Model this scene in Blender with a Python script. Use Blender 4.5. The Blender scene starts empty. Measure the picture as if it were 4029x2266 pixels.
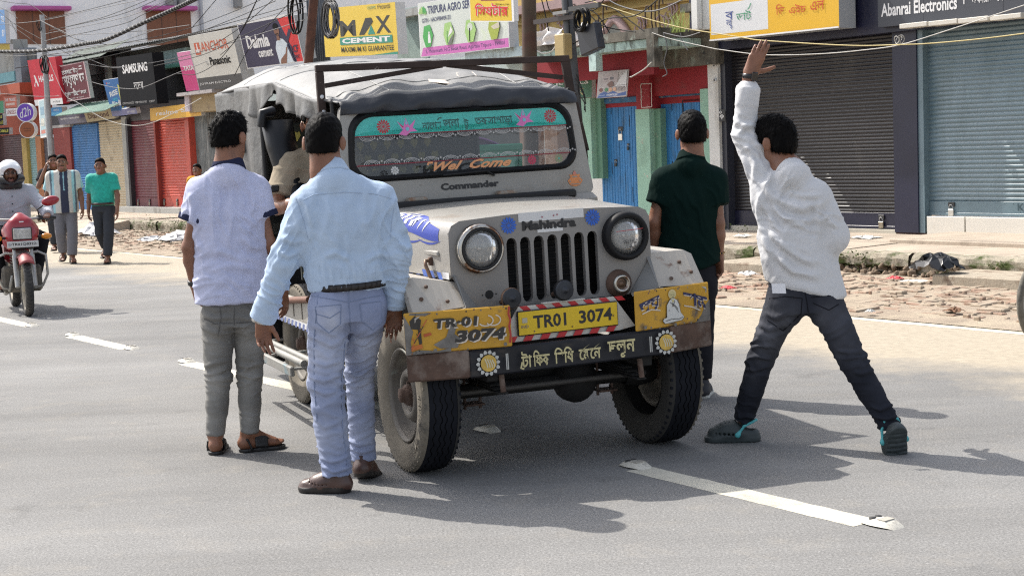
# Street scene with a jeep taxi: camera, light and exposure first, then ground, shops, signs, jeep, motorcycle, people.
import bpy, math, random
import numpy as np
from mathutils import Vector
RAD = math.radians
sc = bpy.context.scene
C = sc.collection
random.seed(7)
RNG = np.random.default_rng(7)
W, H = 4029.0, 2266.0
F_PX, PITCH, ROLL, YAW = 5937.9, 0.0944034, -0.0391040, 0.630263
CAM_H = 1.55
cp, sp = math.cos(PITCH), math.sin(PITCH)
FW = np.array([0, cp, -sp]); _u = np.array([0, sp, cp]); _r = np.array([1.0, 0, 0])
cr, sr = math.cos(ROLL), math.sin(ROLL)
RT = cr * _r + sr * _u
UP = -sr * _r + cr * _u
O = np.array([0, 0, CAM_H])
cam_d = bpy.data.cameras.new('camera')
cam = bpy.data.objects.new('camera', cam_d)
C.objects.link(cam)
cam_d.sensor_width = 36.0
cam_d.lens = F_PX / W * 36.0
cam_d.clip_start = 0.1
cam_d.clip_end = 2000
from mathutils import Matrix
M = Matrix(((RT[0], UP[0], -FW[0], 0), (RT[1], UP[1], -FW[1], 0), (RT[2], UP[2], -FW[2], CAM_H), (0, 0, 0, 1)))
cam.matrix_world = M
sc.camera = cam
SUN_EL = RAD(49)
SUN_AZ = math.atan2(-0.80, 0.60)
world = bpy.data.worlds.new('World')
sc.world = world
world.use_nodes = True
wn = world.node_tree
wn.nodes.clear()
sky = wn.nodes.new('ShaderNodeTexSky')
sky.sky_type = 'NISHITA'
sky.sun_disc = False
sky.sun_elevation = SUN_EL
sky.sun_rotation = SUN_AZ
sky.air_density = 1.0
sky.dust_density = 3.0
sky.ozone_density = 1.0
bg = wn.nodes.new('ShaderNodeBackground')
bg.inputs['Strength'].default_value = 0.15
wo = wn.nodes.new('ShaderNodeOutputWorld')
hs_ = wn.nodes.new('ShaderNodeHueSaturation')
hs_.inputs['Saturation'].default_value = 0.5
hs_.inputs['Value'].default_value = 1.1
wn.links.new(sky.outputs[0], hs_.inputs['Color'])
wn.links.new(hs_.outputs[0], bg.inputs[0])
wn.links.new(bg.outputs[0], wo.inputs[0])
sun_d = bpy.data.lights.new('sun', 'SUN')
sun_d.energy = 3.6
sun_d.angle = RAD(0.5)
sun_d.color = (1.0, 0.95, 0.87)
sun = bpy.data.objects.new('sun', sun_d)
C.objects.link(sun)
SUN_DIR = Vector((math.sin(SUN_AZ) * math.cos(SUN_EL), math.cos(SUN_AZ) * math.cos(SUN_EL), math.sin(SUN_EL)))
sun.rotation_euler = SUN_DIR.to_track_quat('Z', 'Y').to_euler()
sun.location = (-20, 12, 30)
sc.view_settings.view_transform = 'Standard'
sc.view_settings.look = 'None'
sc.view_settings.gamma = 1
sc.view_settings.exposure = 0.75
sc.render.engine = 'CYCLES'
sc.cycles.max_bounces = 6
sc.cycles.filter_width = 1.2
sc.cycles.use_denoising = False
sc.cycles.use_adaptive_sampling = False
sc.cycles.transparent_max_bounces = 12
S = 4029 / 2576.0
def ray(x, y):
 return FW + RT * ((x - W / 2) / F_PX) - UP * ((y - H / 2) / F_PX)
def G(x, y, z=0.0):
 d = ray(x, y)
 return O + d * ((z - CAM_H) / d[2])
def at(x, y, Y):
 d = ray(x, y)
 return O + d * (Y / d[1])
def pj(P):
 d = np.asarray(P, float) - O
 z = d @ FW
 return np.array([W / 2 + F_PX * (d @ RT) / z, H / 2 - F_PX * (d @ UP) / z])
DV = np.array([-math.sin(YAW), math.cos(YAW), 0]); NV = np.array([math.cos(YAW), math.sin(YAW), 0]); ZV = np.array([0, 0, 1.0])
SF = (DV, NV, ZV)
def st(d, n, z=0.0):
 return DV * d + NV * n + ZV * z
def fac(x, y, n):
 r = ray(x, y)
 P = O + r * (n / (r @ NV))
 return P @ DV, P[2]
_mats = {}
def nd(nt, t, **kw):
 n = nt.nodes.new(t)
 for k, v in kw.items():
  if k in n.inputs.keys():
   n.inputs[k].default_value = v
  else:
   setattr(n, k, v)
 return n
def mat(name, col, rough=0.6, metal=0.0, var=0.12, vs=4.0, bump=0.0, bs=60.0, bd=0.004, dirt=None, spec=0.5, coat=0.0,
  stretch=None, sheen=0.0, vcol=False, dirt2=None, subsurf=0.0, trans=0.0):
 if name in _mats:
  return _mats[name]
 m = bpy.data.materials.new(name)
 m.use_nodes = True
 nt = m.node_tree
 nt.nodes.clear()
 out = nd(nt, 'ShaderNodeOutputMaterial')
 b = nd(nt, 'ShaderNodeBsdfPrincipled')
 nt.links.new(b.outputs[0], out.inputs[0])
 b.inputs['Roughness'].default_value = rough
 b.inputs['Metallic'].default_value = metal
 b.inputs['Specular IOR Level'].default_value = spec
 b.inputs['Coat Weight'].default_value = coat
 b.inputs['Sheen Weight'].default_value = sheen
 if subsurf:
  b.inputs['Subsurface Weight'].default_value = subsurf
  b.inputs['Subsurface Radius'].default_value = (0.02, 0.008, 0.004)
  b.inputs['Subsurface Scale'].default_value = 0.5
 tc = nd(nt, 'ShaderNodeTexCoord')
 src = tc.outputs['Object']
 if stretch:
  mp = nd(nt, 'ShaderNodeMapping')
  mp.inputs['Scale'].default_value = stretch
  nt.links.new(src, mp.inputs[0])
  src = mp.outputs[0]
 n1 = nd(nt, 'ShaderNodeTexNoise', Scale=vs, Detail=6.0, Roughness=0.6)
 nt.links.new(src, n1.inputs['Vector'])
 mr = nd(nt, 'ShaderNodeMapRange')
 mr.inputs['From Min'].default_value = 0.3
 mr.inputs['From Max'].default_value = 0.7
 mr.inputs['To Min'].default_value = 1 - var
 mr.inputs['To Max'].default_value = 1 + var
 nt.links.new(n1.outputs[0], mr.inputs[0])
 hsv = nd(nt, 'ShaderNodeHueSaturation')
 if vcol:
  at_ = nd(nt, 'ShaderNodeAttribute', attribute_name='Col')
  nt.links.new(at_.outputs['Color'], hsv.inputs['Color'])
 else:
  hsv.inputs['Color'].default_value = (*col, 1)
 nt.links.new(mr.outputs[0], hsv.inputs['Value'])
 last = hsv.outputs[0]
 k = 0
 for dd in (dirt, dirt2):
  k += 1
  if not dd:
   continue
  dc, lo, hi, ds = dd[:4]
  n2 = nd(nt, 'ShaderNodeTexNoise', Scale=ds, Detail=8.0, Roughness=0.65)
  if len(dd) > 4:
   mp2 = nd(nt, 'ShaderNodeMapping')
   mp2.inputs['Scale'].default_value = dd[4]
   mp2.inputs['Location'].default_value = (k * 3.1, k, 0)
   nt.links.new(tc.outputs['Object'], mp2.inputs[0])
   nt.links.new(mp2.outputs[0], n2.inputs['Vector'])
  else:
   nt.links.new(tc.outputs['Object'], n2.inputs['Vector'])
  r2 = nd(nt, 'ShaderNodeMapRange')
  r2.inputs['From Min'].default_value = lo
  r2.inputs['From Max'].default_value = hi
  nt.links.new(n2.outputs[0], r2.inputs[0])
  mx = nd(nt, 'ShaderNodeMix', data_type='RGBA')
  nt.links.new(r2.outputs[0], mx.inputs[0])
  nt.links.new(last, mx.inputs[6])
  mx.inputs[7].default_value = (*dc, 1)
  last = mx.outputs[2]
 nt.links.new(last, b.inputs['Base Color'])
 if bump:
  n3 = nd(nt, 'ShaderNodeTexNoise', Scale=bs, Detail=5.0, Roughness=0.6)
  nt.links.new(src, n3.inputs['Vector'])
  bp = nd(nt, 'ShaderNodeBump', Strength=bump, Distance=bd)
  nt.links.new(n3.outputs[0], bp.inputs['Height'])
  nt.links.new(bp.outputs[0], b.inputs['Normal'])
 if trans:
  ts = nd(nt, 'ShaderNodeBsdfTranslucent')
  nt.links.new(last, ts.inputs[0])
  mxs = nd(nt, 'ShaderNodeMixShader')
  mxs.inputs[0].default_value = trans
  nt.links.new(b.outputs[0], mxs.inputs[1])
  nt.links.new(ts.outputs[0], mxs.inputs[2])
  nt.links.new(mxs.outputs[0], out.inputs[0])
 _mats[name] = m
 return m
def srgb(r, g, b):
 f = lambda c: (c / 255) / 12.92 if c / 255 <= 0.04045 else ((c / 255 + 0.055) / 1.055) ** 2.4
 return (f(r), f(g), f(b))
def pm(col, rough=0.5, **kw):
 nm = 'paint_%d_%d_%d_%d' % (int(col[0] * 999), int(col[1] * 999), int(col[2] * 999), int(rough * 10))
 kw.setdefault('var', 0.06)
 return mat(nm, col, rough, **kw)
def tag(o, label=None, cat=None, group=None, kind=None):
 if label: o['label'] = label
 if cat: o['category'] = cat
 if group: o['group'] = group
 if kind: o['kind'] = kind
 return o
def thing(name, label, cat, loc=(0, 0, 0), group=None):
 o = bpy.data.objects.new(name, None)
 C.objects.link(o)
 o.empty_display_size = 0.1
 o.location = tuple(float(v) for v in loc)
 return tag(o, label, cat, group)
def wloc(o):
 p = np.zeros(3)
 while o is not None:
  p = p + np.array(o.location)
  o = o.parent
 return p
class MB:
 def __init__(s, frame=None):
  s.v = []; s.f = []; s.mi = []; s.n = 0; s.mats = []; s.frame = frame; s.sm = []
 def _m(s, m):
  if m not in s.mats: s.mats.append(m)
  return s.mats.index(m)
 def add(s, V, Fc, m, smooth=False):
  V = np.asarray(V, float).reshape(-1, 3)
  if s.frame is not None:
   o, X, Y, Z = s.frame
   V = o + V[:, :1] * X + V[:, 1:2] * Y + V[:, 2:3] * Z
  k = s._m(m)
  s.v.append(V)
  for f in Fc:
   s.f.append([i + s.n for i in f]); s.mi.append(k); s.sm.append(smooth)
  s.n += len(V)
  return s
 def box(s, lo, hi, m):
  x0, y0, z0 = lo; x1, y1, z1 = hi
  V = [(x0, y0, z0), (x1, y0, z0), (x1, y1, z0), (x0, y1, z0), (x0, y0, z1), (x1, y0, z1), (x1, y1, z1), (x0, y1, z1)]
  return s.add(V, [(0, 3, 2, 1), (4, 5, 6, 7), (0, 1, 5, 4), (1, 2, 6, 5), (2, 3, 7, 6), (3, 0, 4, 7)], m)
 def bbox(s, lo, hi, m, b=0.01):
  x0, y0, z0 = lo; x1, y1, z1 = hi
  b = min(b, (x1 - x0) * .45, (y1 - y0) * .45, (z1 - z0) * .45)
  V = []; idx = {}
  for ax in range(3):
   for sx in (0, 1):
    for sy in (0, 1):
     for sz in (0, 1):
      p = [(x0, x1)[sx], (y0, y1)[sy], (z0, z1)[sz]]
      for a in range(3):
       if a != ax: p[a] += b * (1 - 2 * (sx, sy, sz)[a])
      idx[(ax, sx, sy, sz)] = len(V); V.append(p)
  Fc = []
  g = lambda ax, t: idx[(ax, *t)]
  for ax in range(3):
   o1, o2 = [a for a in range(3) if a != ax]
   for e in (0, 1):
    q = []
    for (u, w) in ((0, 0), (1, 0), (1, 1), (0, 1)):
     t = [0, 0, 0]; t[ax] = e; t[o1] = u; t[o2] = w
     q.append(g(ax, t))
    Fc.append(q)
  for ax in range(3):
   o1, o2 = [a for a in range(3) if a != ax]
   for u in (0, 1):
    for w in (0, 1):
     t0 = [0, 0, 0]; t1 = [0, 0, 0]
     t0[ax] = 0; t1[ax] = 1
     for t in (t0, t1): t[o1] = u; t[o2] = w
     Fc.append([g(o1, t0), g(o1, t1), g(o2, t1), g(o2, t0)])
  for sx in (0, 1):
   for sy in (0, 1):
    for sz in (0, 1):
     Fc.append([g(a, (sx, sy, sz)) for a in range(3)])
  V = np.array(V); c = V.mean(0)
  out = []
  for f in Fc:
   P = V[list(f)]; nn = np.cross(P[1] - P[0], P[2] - P[0])
   out.append(list(f) if nn @ (P.mean(0) - c) > 0 else list(f)[::-1])
  return s.add(V, out, m)
 def prism(s, poly, a, b, m, axis=1, cap=True, m2=None):
  n = len(poly)
  def P(p, t):
   if axis == 1: return (p[0], t, p[1])
   if axis == 0: return (t, p[0], p[1])
   return (p[0], p[1], t)
  V = [P(p, a) for p in poly] + [P(p, b) for p in poly]
  Fc = [(i, (i + 1) % n, (i + 1) % n + n, i + n) for i in range(n)]
  s.add(V, Fc, m2 or m)
  if cap:
   s.add(V, [list(range(n))[::-1], list(range(n, 2 * n))], m)
  return s
 def tube(s, pts, r, m, n=8, cap=True, closed=False):
  pts = [np.asarray(p, float) for p in pts]
  k = len(pts)
  rs = r if hasattr(r, '__len__') else [r] * k
  V = []; prev = None
  for i, p in enumerate(pts):
   if closed: t = pts[(i + 1) % k] - pts[i - 1]
   else: t = pts[min(i + 1, k - 1)] - pts[max(i - 1, 0)]
   t = t / (np.linalg.norm(t) + 1e-12)
   if prev is None:
    a = np.array([0, 0, 1.0]) if abs(t[2]) < 0.9 else np.array([1.0, 0, 0])
    u = np.cross(t, a)
   else:
    u = prev - t * (prev @ t)
   u = u / np.linalg.norm(u); prev = u; w = np.cross(t, u)
   for j in range(n):
    an = 2 * math.pi * j / n
    V.append(p + rs[i] * (math.cos(an) * u + math.sin(an) * w))
  Fc = []
  for i in range(k if closed else k - 1):
   i2 = (i + 1) % k
   for j in range(n):
    Fc.append((i * n + j, i * n + (j + 1) % n, i2 * n + (j + 1) % n, i2 * n + j))
  s.add(V, Fc, m, True)
  if cap and not closed:
   s.add(V, [list(range(n))[::-1], list(range((k - 1) * n, k * n))], m)
  return s
 def lathe(s, prof, o, ax, m, n=24, smooth=True, closed=False, mats=None):
  o = np.asarray(o, float); ax = np.asarray(ax, float); ax = ax / np.linalg.norm(ax)
  a = np.array([0, 0, 1.0]) if abs(ax[2]) < 0.9 else np.array([1.0, 0, 0])
  u = np.cross(ax, a); u /= np.linalg.norm(u); w = np.cross(ax, u)
  V = []
  for r, t in prof:
   for j in range(n):
    an = 2 * math.pi * j / n
    V.append(o + ax * t + r * (math.cos(an) * u + math.sin(an) * w))
  k = len(prof)
  for i in range(k if closed else k - 1):
   i2 = (i + 1) % k
   Fc = [(i * n + j, i * n + (j + 1) % n, i2 * n + (j + 1) % n, i2 * n + j) for j in range(n)]
   s.add(V if i == 0 else [], [], m) if i == 0 else None
   base = s.n - len(V)
   kk = s._m(mats[i] if mats else m)
   for f in Fc:
    s.f.append([q + base for q in f]); s.mi.append(kk); s.sm.append(smooth)
  return s
 def grid(s, Fn, nu, nv, m, smooth=True):
  V = [Fn(i / nu, j / nv) for i in range(nu + 1) for j in range(nv + 1)]
  Fc = [(i * (nv + 1) + j, (i + 1) * (nv + 1) + j, (i + 1) * (nv + 1) + j + 1, i * (nv + 1) + j + 1) for i in range(nu) for j in range(nv)]
  return s.add(V, Fc, m, smooth)
 def quad(s, a, b, c, d, m):
  return s.add([a, b, c, d], [(0, 1, 2, 3)], m)
 def build(s, name, parent=None, kind=None, col=None, solid=0.0, sharp=None):
  V = np.concatenate(s.v) if s.v else np.zeros((0, 3))
  base = wloc(parent) if parent is not None else np.zeros(3)
  own = np.zeros(3)
  if parent is None and len(V):
   own = np.array([(V[:, 0].min() + V[:, 0].max()) / 2, (V[:, 1].min() + V[:, 1].max()) / 2, V[:, 2].min()])
  me = bpy.data.meshes.new(name)
  me.from_pydata((V - base - own).tolist(), [], s.f)
  for m in s.mats: me.materials.append(m)
  me.polygons.foreach_set('material_index', s.mi)
  me.polygons.foreach_set('use_smooth', s.sm)
  if col is not None:
   ca = me.color_attributes.new('Col', 'FLOAT_COLOR', 'POINT')
   ca.data.foreach_set('color', np.concatenate([col, np.ones((len(col), 1))], 1).astype(np.float32).ravel())
  me.validate(clean_customdata=False)
  me.update()
  o = bpy.data.objects.new(name, me)
  C.objects.link(o)
  if parent is not None: o.parent = parent
  o.location = tuple(own)
  if kind: o['kind'] = kind
  if solid:
   md = o.modifiers.new('solid', 'SOLIDIFY'); md.thickness = solid; md.offset = 0
  return o
_tc = {}
def text_geo(s, off=0.0, shear=0.0, sp=1.0):
 k = (s, off, shear, sp)
 if k not in _tc:
  c = bpy.data.curves.new('t', 'FONT')
  c.body = s; c.resolution_u = 2; c.offset = off; c.shear = shear; c.space_character = sp
  o = bpy.data.objects.new('t', c)
  C.objects.link(o)
  dg = bpy.context.evaluated_depsgraph_get()
  dg.update()
  me = bpy.data.meshes.new_from_object(o.evaluated_get(dg))
  V = np.array([(v.co.x, v.co.y) for v in me.vertices]) if len(me.vertices) else np.zeros((0, 2))
  Fc = [list(p.vertices) for p in me.polygons]
  bpy.data.objects.remove(o); bpy.data.curves.remove(c); bpy.data.meshes.remove(me)
  _tc[k] = (V, Fc)
 return _tc[k]
class Face:
 def __init__(s, o, U, V, n=None, step=0.0012):
  s.o = np.asarray(o, float); s.U = np.asarray(U, float); s.V = np.asarray(V, float)
  nn = np.cross(s.U, s.V) if n is None else np.asarray(n, float)
  s.N = nn / np.linalg.norm(nn); s.mb = MB(); s.k = 1; s.step = step
 def P(s, u, v): return s.o + s.U * u + s.V * v + s.N * (s.k * s.step)
 def poly(s, pts, m):
  s.mb.add([s.P(*p) for p in pts], [list(range(len(pts)))], m); s.k += 1
  return s
 def rect(s, u0, v0, u1, v1, m): return s.poly([(u0, v0), (u1, v0), (u1, v1), (u0, v1)], m)
 def disc(s, u, v, r, m, n=20, ru=1.0): return s.poly([(u + r * ru * math.cos(2 * math.pi * i / n), v + r * math.sin(2 * math.pi * i / n)) for i in range(n)], m)
 def line(s, pts, w, m, asp=1.0):
  V = []; q = [np.array([p[0] * asp, p[1]]) for p in pts]
  for i, p in enumerate(q):
   t = q[min(i + 1, len(q) - 1)] - q[max(i - 1, 0)]
   t = t / (np.linalg.norm(t) + 1e-9); nn = np.array([-t[1], t[0]]) * w / 2
   V += [p + nn, p - nn]
  V = [s.P(p[0] / asp, p[1]) for p in V]
  s.mb.add(V, [(2 * i, 2 * i + 1, 2 * i + 3, 2 * i + 2) for i in range(len(q) - 1)], m); s.k += 1
  return s
 def text(s, txt, u0, v0, u1, v1, m, off=0.0, shear=0.0, skew=0.0):
  V, Fc = text_geo(txt, off, shear)
  if not len(V): return s
  a, b = V.min(0), V.max(0)
  Q = (V - a) / (b - a)
  pts = [s.P(u0 + (u1 - u0) * x, v0 + (v1 - v0) * y + skew * x) for x, y in Q]
  s.mb.add(pts, Fc, m); s.k += 1
  return s
 def flower(s, u, v, r, m, n=12, asp=1.0, m2=None):
  for i in range(n):
   a = 2 * math.pi * i / n; w = math.pi / n * 0.86
   pts = [(u + rr * math.cos(a + da) / asp, v + rr * math.sin(a + da)) for rr, da in
     ((r * .25, -w * .5), (r * .75, -w), (r * .95, -w * .6), (r, 0.15 * w), (r * .95, w * .6), (r * .75, w), (r * .25, w * .5))]
   s.mb.add([s.P(*p) for p in pts], [list(range(len(pts)))], m)
  s.k += 1
  s.disc(u, v, r * .22, m2 or m, 10, 1 / asp)
  return s
 def build(s, name, parent): return s.mb.build(name, parent)
def nrm(v):
 v = np.asarray(v, float)
 return v / (np.linalg.norm(v) + 1e-12)
def rc(a, b, r1, r2, col=0, k=0.02, flat=None, cuts=None, off=0.0):
 return dict(t='rc', a=np.asarray(a, float), b=np.asarray(b, float), r1=r1, r2=r2, col=col, k=k, flat=flat, cuts=cuts, off=off)
def ell(c, ax, r, col=0, k=0.02, cuts=None):
 return dict(t='el', c=np.asarray(c, float), ax=np.asarray(ax, float), r=np.asarray(r, float), col=col, k=k, cuts=cuts)
def chain(pts, rs, **kw):
 return [rc(pts[i], pts[i + 1], rs[i], rs[i + 1], **kw) for i in range(len(pts) - 1)]
def cut(p, n): return dict(t='cut', p=np.asarray(p, float), n=nrm(n))
def sub(pr): q = dict(pr); q['t2'] = 'sub'; return q
def _bb(q):
 if q['t'] == 'rc':
  m = max(q['r1'], q['r2']) / (q['flat'][1] if q['flat'] and q['flat'][1] > 1 else 1)
  if q['flat']: m = max(m, max(q['r1'], q['r2']) * max(1, q['flat'][1]))
  return np.minimum(q['a'], q['b']) - m, np.maximum(q['a'], q['b']) + m
 m = q['r'].max()
 return q['c'] - m, q['c'] + m
def _dist(q, X, Y, Z):
 if q['t'] == 'el':
  x, y, z = X - q['c'][0], Y - q['c'][1], Z - q['c'][2]
  k0 = k1 = 0
  for a_, r_ in zip(q['ax'], q['r']):
   w = (x * a_[0] + y * a_[1] + z * a_[2]) / r_
   k0 = k0 + w * w; k1 = k1 + (w / r_) ** 2
  k0 = np.sqrt(k0); k1 = np.sqrt(k1) + 1e-9
  d = k0 * (k0 - 1) / k1
 else:
  a = q['a']; b = q['b'] - a
  px, py, pz = X - a[0], Y - a[1], Z - a[2]
  sc_ = 1.0
  if q['flat']:
   t, f = q['flat']; t = nrm(t)
   e = (px * t[0] + py * t[1] + pz * t[2]) * np.float32(1 / f - 1)
   px = px + e * t[0]; py = py + e * t[1]; pz = pz + e * t[2]
   b = b + t * (b @ t) * (1 / f - 1)
   sc_ = (1 + f) / 2
  l2 = b @ b + 1e-12
  h = np.clip((px * b[0] + py * b[1] + pz * b[2]) / l2, 0, 1)
  dx, dy, dz = px - h * b[0], py - h * b[1], pz - h * b[2]
  d = (np.sqrt(dx * dx + dy * dy + dz * dz) - (q['r1'] + (q['r2'] - q['r1']) * h)) * np.float32(sc_)
 if q['cuts']:
  for c in q['cuts']:
   d = np.maximum(d, (X - c['p'][0]) * c['n'][0] + (Y - c['p'][1]) * c['n'][1] + (Z - c['p'][2]) * c['n'][2])
 return d.astype(np.float32)
def sdf_mesh(prims, vox):
 solid = [q for q in prims if q['t'] != 'cut']
 lo = np.min([_bb(q)[0] for q in solid], 0) - 3 * vox
 hi = np.max([_bb(q)[1] for q in solid], 0) + 3 * vox
 n = np.ceil((hi - lo) / vox).astype(int) + 1
 D = np.full(n, 0.08, np.float32); Cc = np.zeros(n, np.uint8); Rw = np.full(n, 1.0, np.float32)
 xs = [(lo[i] + vox * np.arange(n[i])).astype(np.float32) for i in range(3)]
 for q in prims:
  if q['t'] == 'cut':
   g = (xs[0][:, None, None] - q['p'][0]) * q['n'][0] + (xs[1][None, :, None] - q['p'][1]) * q['n'][1] + (xs[2][None, None, :] - q['p'][2]) * q['n'][2]
   D = np.maximum(D, g.astype(np.float32))
   continue
  a, b = _bb(q); pad = max(q['k'], 0.02) + 2 * vox
  i0 = np.clip(((a - pad - lo) / vox).astype(int), 0, n); i1 = np.clip(((b + pad - lo) / vox).astype(int) + 2, 0, n)
  if (i1 <= i0).any(): continue
  sl = tuple(slice(i0[i], i1[i]) for i in range(3))
  d = _dist(q, xs[0][sl[0]][:, None, None], xs[1][sl[1]][None, :, None], xs[2][sl[2]][None, None, :])
  if q.get('t2') == 'sub':
   D[sl] = np.maximum(D[sl], -d)
   continue
  cur = D[sl]; k = np.float32(q['k'])
  h = np.maximum(k - np.abs(cur - d), 0) / k
  D[sl] = np.minimum(cur, d) - h * h * k * 0.25
  m = d - q.get('off', 0) < Rw[sl]
  r = Rw[sl]; r[m] = d[m] - q.get('off', 0)
  cc = Cc[sl]; cc[m] = q['col']
 s = D < 0
 st_ = np.zeros(np.array(n) - 1, np.uint8)
 for i in (0, 1):
  for j in (0, 1):
   for k in (0, 1):
    st_ += s[i:n[0] - 1 + i, j:n[1] - 1 + j, k:n[2] - 1 + k]
 I = np.argwhere((st_ > 0) & (st_ < 8))
 idx = np.full(st_.shape, -1, np.int32); idx[I[:, 0], I[:, 1], I[:, 2]] = np.arange(len(I))
 acc = np.zeros((len(I), 3)); cnt = np.zeros(len(I))
 cor = [(i, j, k) for i in (0, 1) for j in (0, 1) for k in (0, 1)]
 vals = {c: D[I[:, 0] + c[0], I[:, 1] + c[1], I[:, 2] + c[2]] for c in cor}
 for c in cor:
  for ax in range(3):
   if c[ax] == 0:
    e = list(c); e[ax] = 1; e = tuple(e)
    a, b = vals[c], vals[e]; m = (a < 0) != (b < 0)
    t = np.where(m, a / (a - b + 1e-20), 0)
    p = np.tile(np.array(c, float), (len(I), 1)); p[:, ax] = t
    acc[m] += p[m]; cnt[m] += 1
 V = lo + vox * (I + acc / cnt[:, None])
 Fs = []
 for ax in range(3):
  u, w = [(1, 2), (2, 0), (0, 1)][ax]
  a = [slice(1, n[i] - 1) for i in range(3)]; b = list(a)
  a[ax] = slice(0, n[ax] - 1); b[ax] = slice(1, n[ax])
  sa, sb = s[tuple(a)], s[tuple(b)]
  E_ = np.argwhere(sa != sb)
  if not len(E_): continue
  sgn = sa[E_[:, 0], E_[:, 1], E_[:, 2]]
  off = np.array([1, 1, 1]); off[ax] = 0
  P = E_ + off
  q4 = []
  for (du, dw) in ((0, 0), (1, 0), (1, 1), (0, 1)):
   R = P.copy(); R[:, u] -= 1 - du; R[:, w] -= 1 - dw
   q4.append(idx[R[:, 0], R[:, 1], R[:, 2]])
  Q = np.stack(q4, 1)
  Q[~sgn] = Q[~sgn][:, ::-1]
  Fs.append(Q)
 Fq = np.concatenate(Fs)
 Fq = Fq[(Fq >= 0).all(1)]
 ci = np.clip(np.round((V - lo) / vox).astype(int), 0, np.array(n) - 1)
 return V, Fq, Cc[ci[:, 0], ci[:, 1], ci[:, 2]]
def vnorm(V, Fq):
 nn = np.cross(V[Fq[:, 2]] - V[Fq[:, 0]], V[Fq[:, 3]] - V[Fq[:, 1]])
 N = np.zeros_like(V)
 for i in range(4): np.add.at(N, Fq[:, i], nn)
 return N / (np.linalg.norm(N, axis=1, keepdims=True) + 1e-12)
def wob(P, seed, sc_):
 g = np.random.default_rng(seed); o = np.zeros(len(P))
 for i in range(5):
  d = g.normal(size=3); d /= np.linalg.norm(d)
  o += np.sin(P @ d * (6.28 / sc_) * (0.6 + 0.35 * i) + g.uniform(0, 6.28)) * (1 / (1 + .35 * i))
 return o / 2.4
def folds(V, N, fl, seed=0):
 d = np.zeros(len(V))
 for i, f in enumerate(fl):
  c, ax, wl, amp, reach = f[:5]
  bend = f[5] if len(f) > 5 else 0.5
  ax = nrm(ax); q = V - np.asarray(c)
  w = np.exp(-((q / np.asarray(reach)) ** 2).sum(1))
  a = q @ ax
  P = (q - a[:, None] * ax) / (wl * 4.2) + ax * (a / wl)[:, None] + .22 * bend * wob(q, seed + i + 70, .2)[:, None]
  n = wob(P, seed + i, 1.25)
  r = 1 - np.clip(np.abs(n) * 2.1, 0, 1)
  d += w * amp * (r ** 1.5 * 1.5 - .42)
 return V + N * d[:, None]
def creases(V, N, lines, seed=0):
 if not lines: return V
 d = V - O; z = d @ FW
 uv = np.stack([(W / 2 + F_PX * (d @ RT) / z) / S, (H / 2 - F_PX * (d @ UP) / z) / S], 1)
 fac_ = np.clip(-(N * d / z[:, None]).sum(1) * 2.2, 0, 1)
 out = np.zeros(len(V))
 for ln, w, amp in lines:
  P = np.array(ln, float); best = np.full(len(V), 1e9); sg = np.zeros(len(V)); tt = np.zeros(len(V))
  L = np.concatenate([[0], np.cumsum(np.linalg.norm(np.diff(P, axis=0), axis=1))])
  for i in range(len(P) - 1):
   a, b = P[i], P[i + 1] - P[i]; l2 = b @ b
   h = np.clip(((uv - a) @ b) / l2, 0, 1); e = uv - a - h[:, None] * b; q = np.hypot(e[:, 0], e[:, 1]); m = q < best
   best[m] = q[m]; sg[m] = np.sign(b[0] * e[:, 1] - b[1] * e[:, 0])[m]; tt[m] = ((L[i] + h * math.sqrt(l2)) / L[-1])[m]
  s_ = best * sg / w; tap = np.clip(np.minimum(tt, 1 - tt) * 5, 0.0, 1) ** .7
  out += amp * tap * (np.exp(-s_ ** 2) - .75 * np.exp(-((s_ - 1.7) / 1.1) ** 2) - .3 * np.exp(-((s_ + 1.7) / 1.2) ** 2))
 return V + N * (out * fac_)[:, None]
def mesh_obj(name, V, Fq, mats, parent, col=None, mi=None, smooth=True):
 base = wloc(parent)
 me = bpy.data.meshes.new(name)
 me.vertices.add(len(V)); me.vertices.foreach_set('co', (V - base).astype(np.float32).ravel())
 me.loops.add(Fq.size); me.loops.foreach_set('vertex_index', Fq.astype(np.int32).ravel())
 me.polygons.add(len(Fq)); me.polygons.foreach_set('loop_start', np.arange(0, Fq.size, 4, dtype=np.int32))
 for m in mats: me.materials.append(m)
 if mi is not None: me.polygons.foreach_set('material_index', mi.astype(np.int32))
 me.polygons.foreach_set('use_smooth', np.full(len(Fq), smooth))
 if col is not None:
  ca = me.color_attributes.new('Col', 'FLOAT_COLOR', 'POINT')
  ca.data.foreach_set('color', np.concatenate([col, np.ones((len(col), 1))], 1).astype(np.float32).ravel())
 me.update(); me.validate()
 o = bpy.data.objects.new(name, me)
 C.objects.link(o); o.parent = parent
 return o
SKIN = (0.20, 0.088, 0.05)
PAL = np.array([SKIN, (0.30, 0.11, 0.085), (0.40, 0.34, 0.31), (0.008, 0.006, 0.005), (0.030, 0.018, 0.013), (0.33, 0.18, 0.13), (0.42, 0.21, 0.16), (0.055, 0.028, 0.018)])
skin_m = lambda nm='skin': mat('skin', SKIN, 0.46, var=0.22, vs=16, bump=0.3, bs=150, bd=0.0015, vcol=True, subsurf=0.08, spec=0.45)
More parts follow.
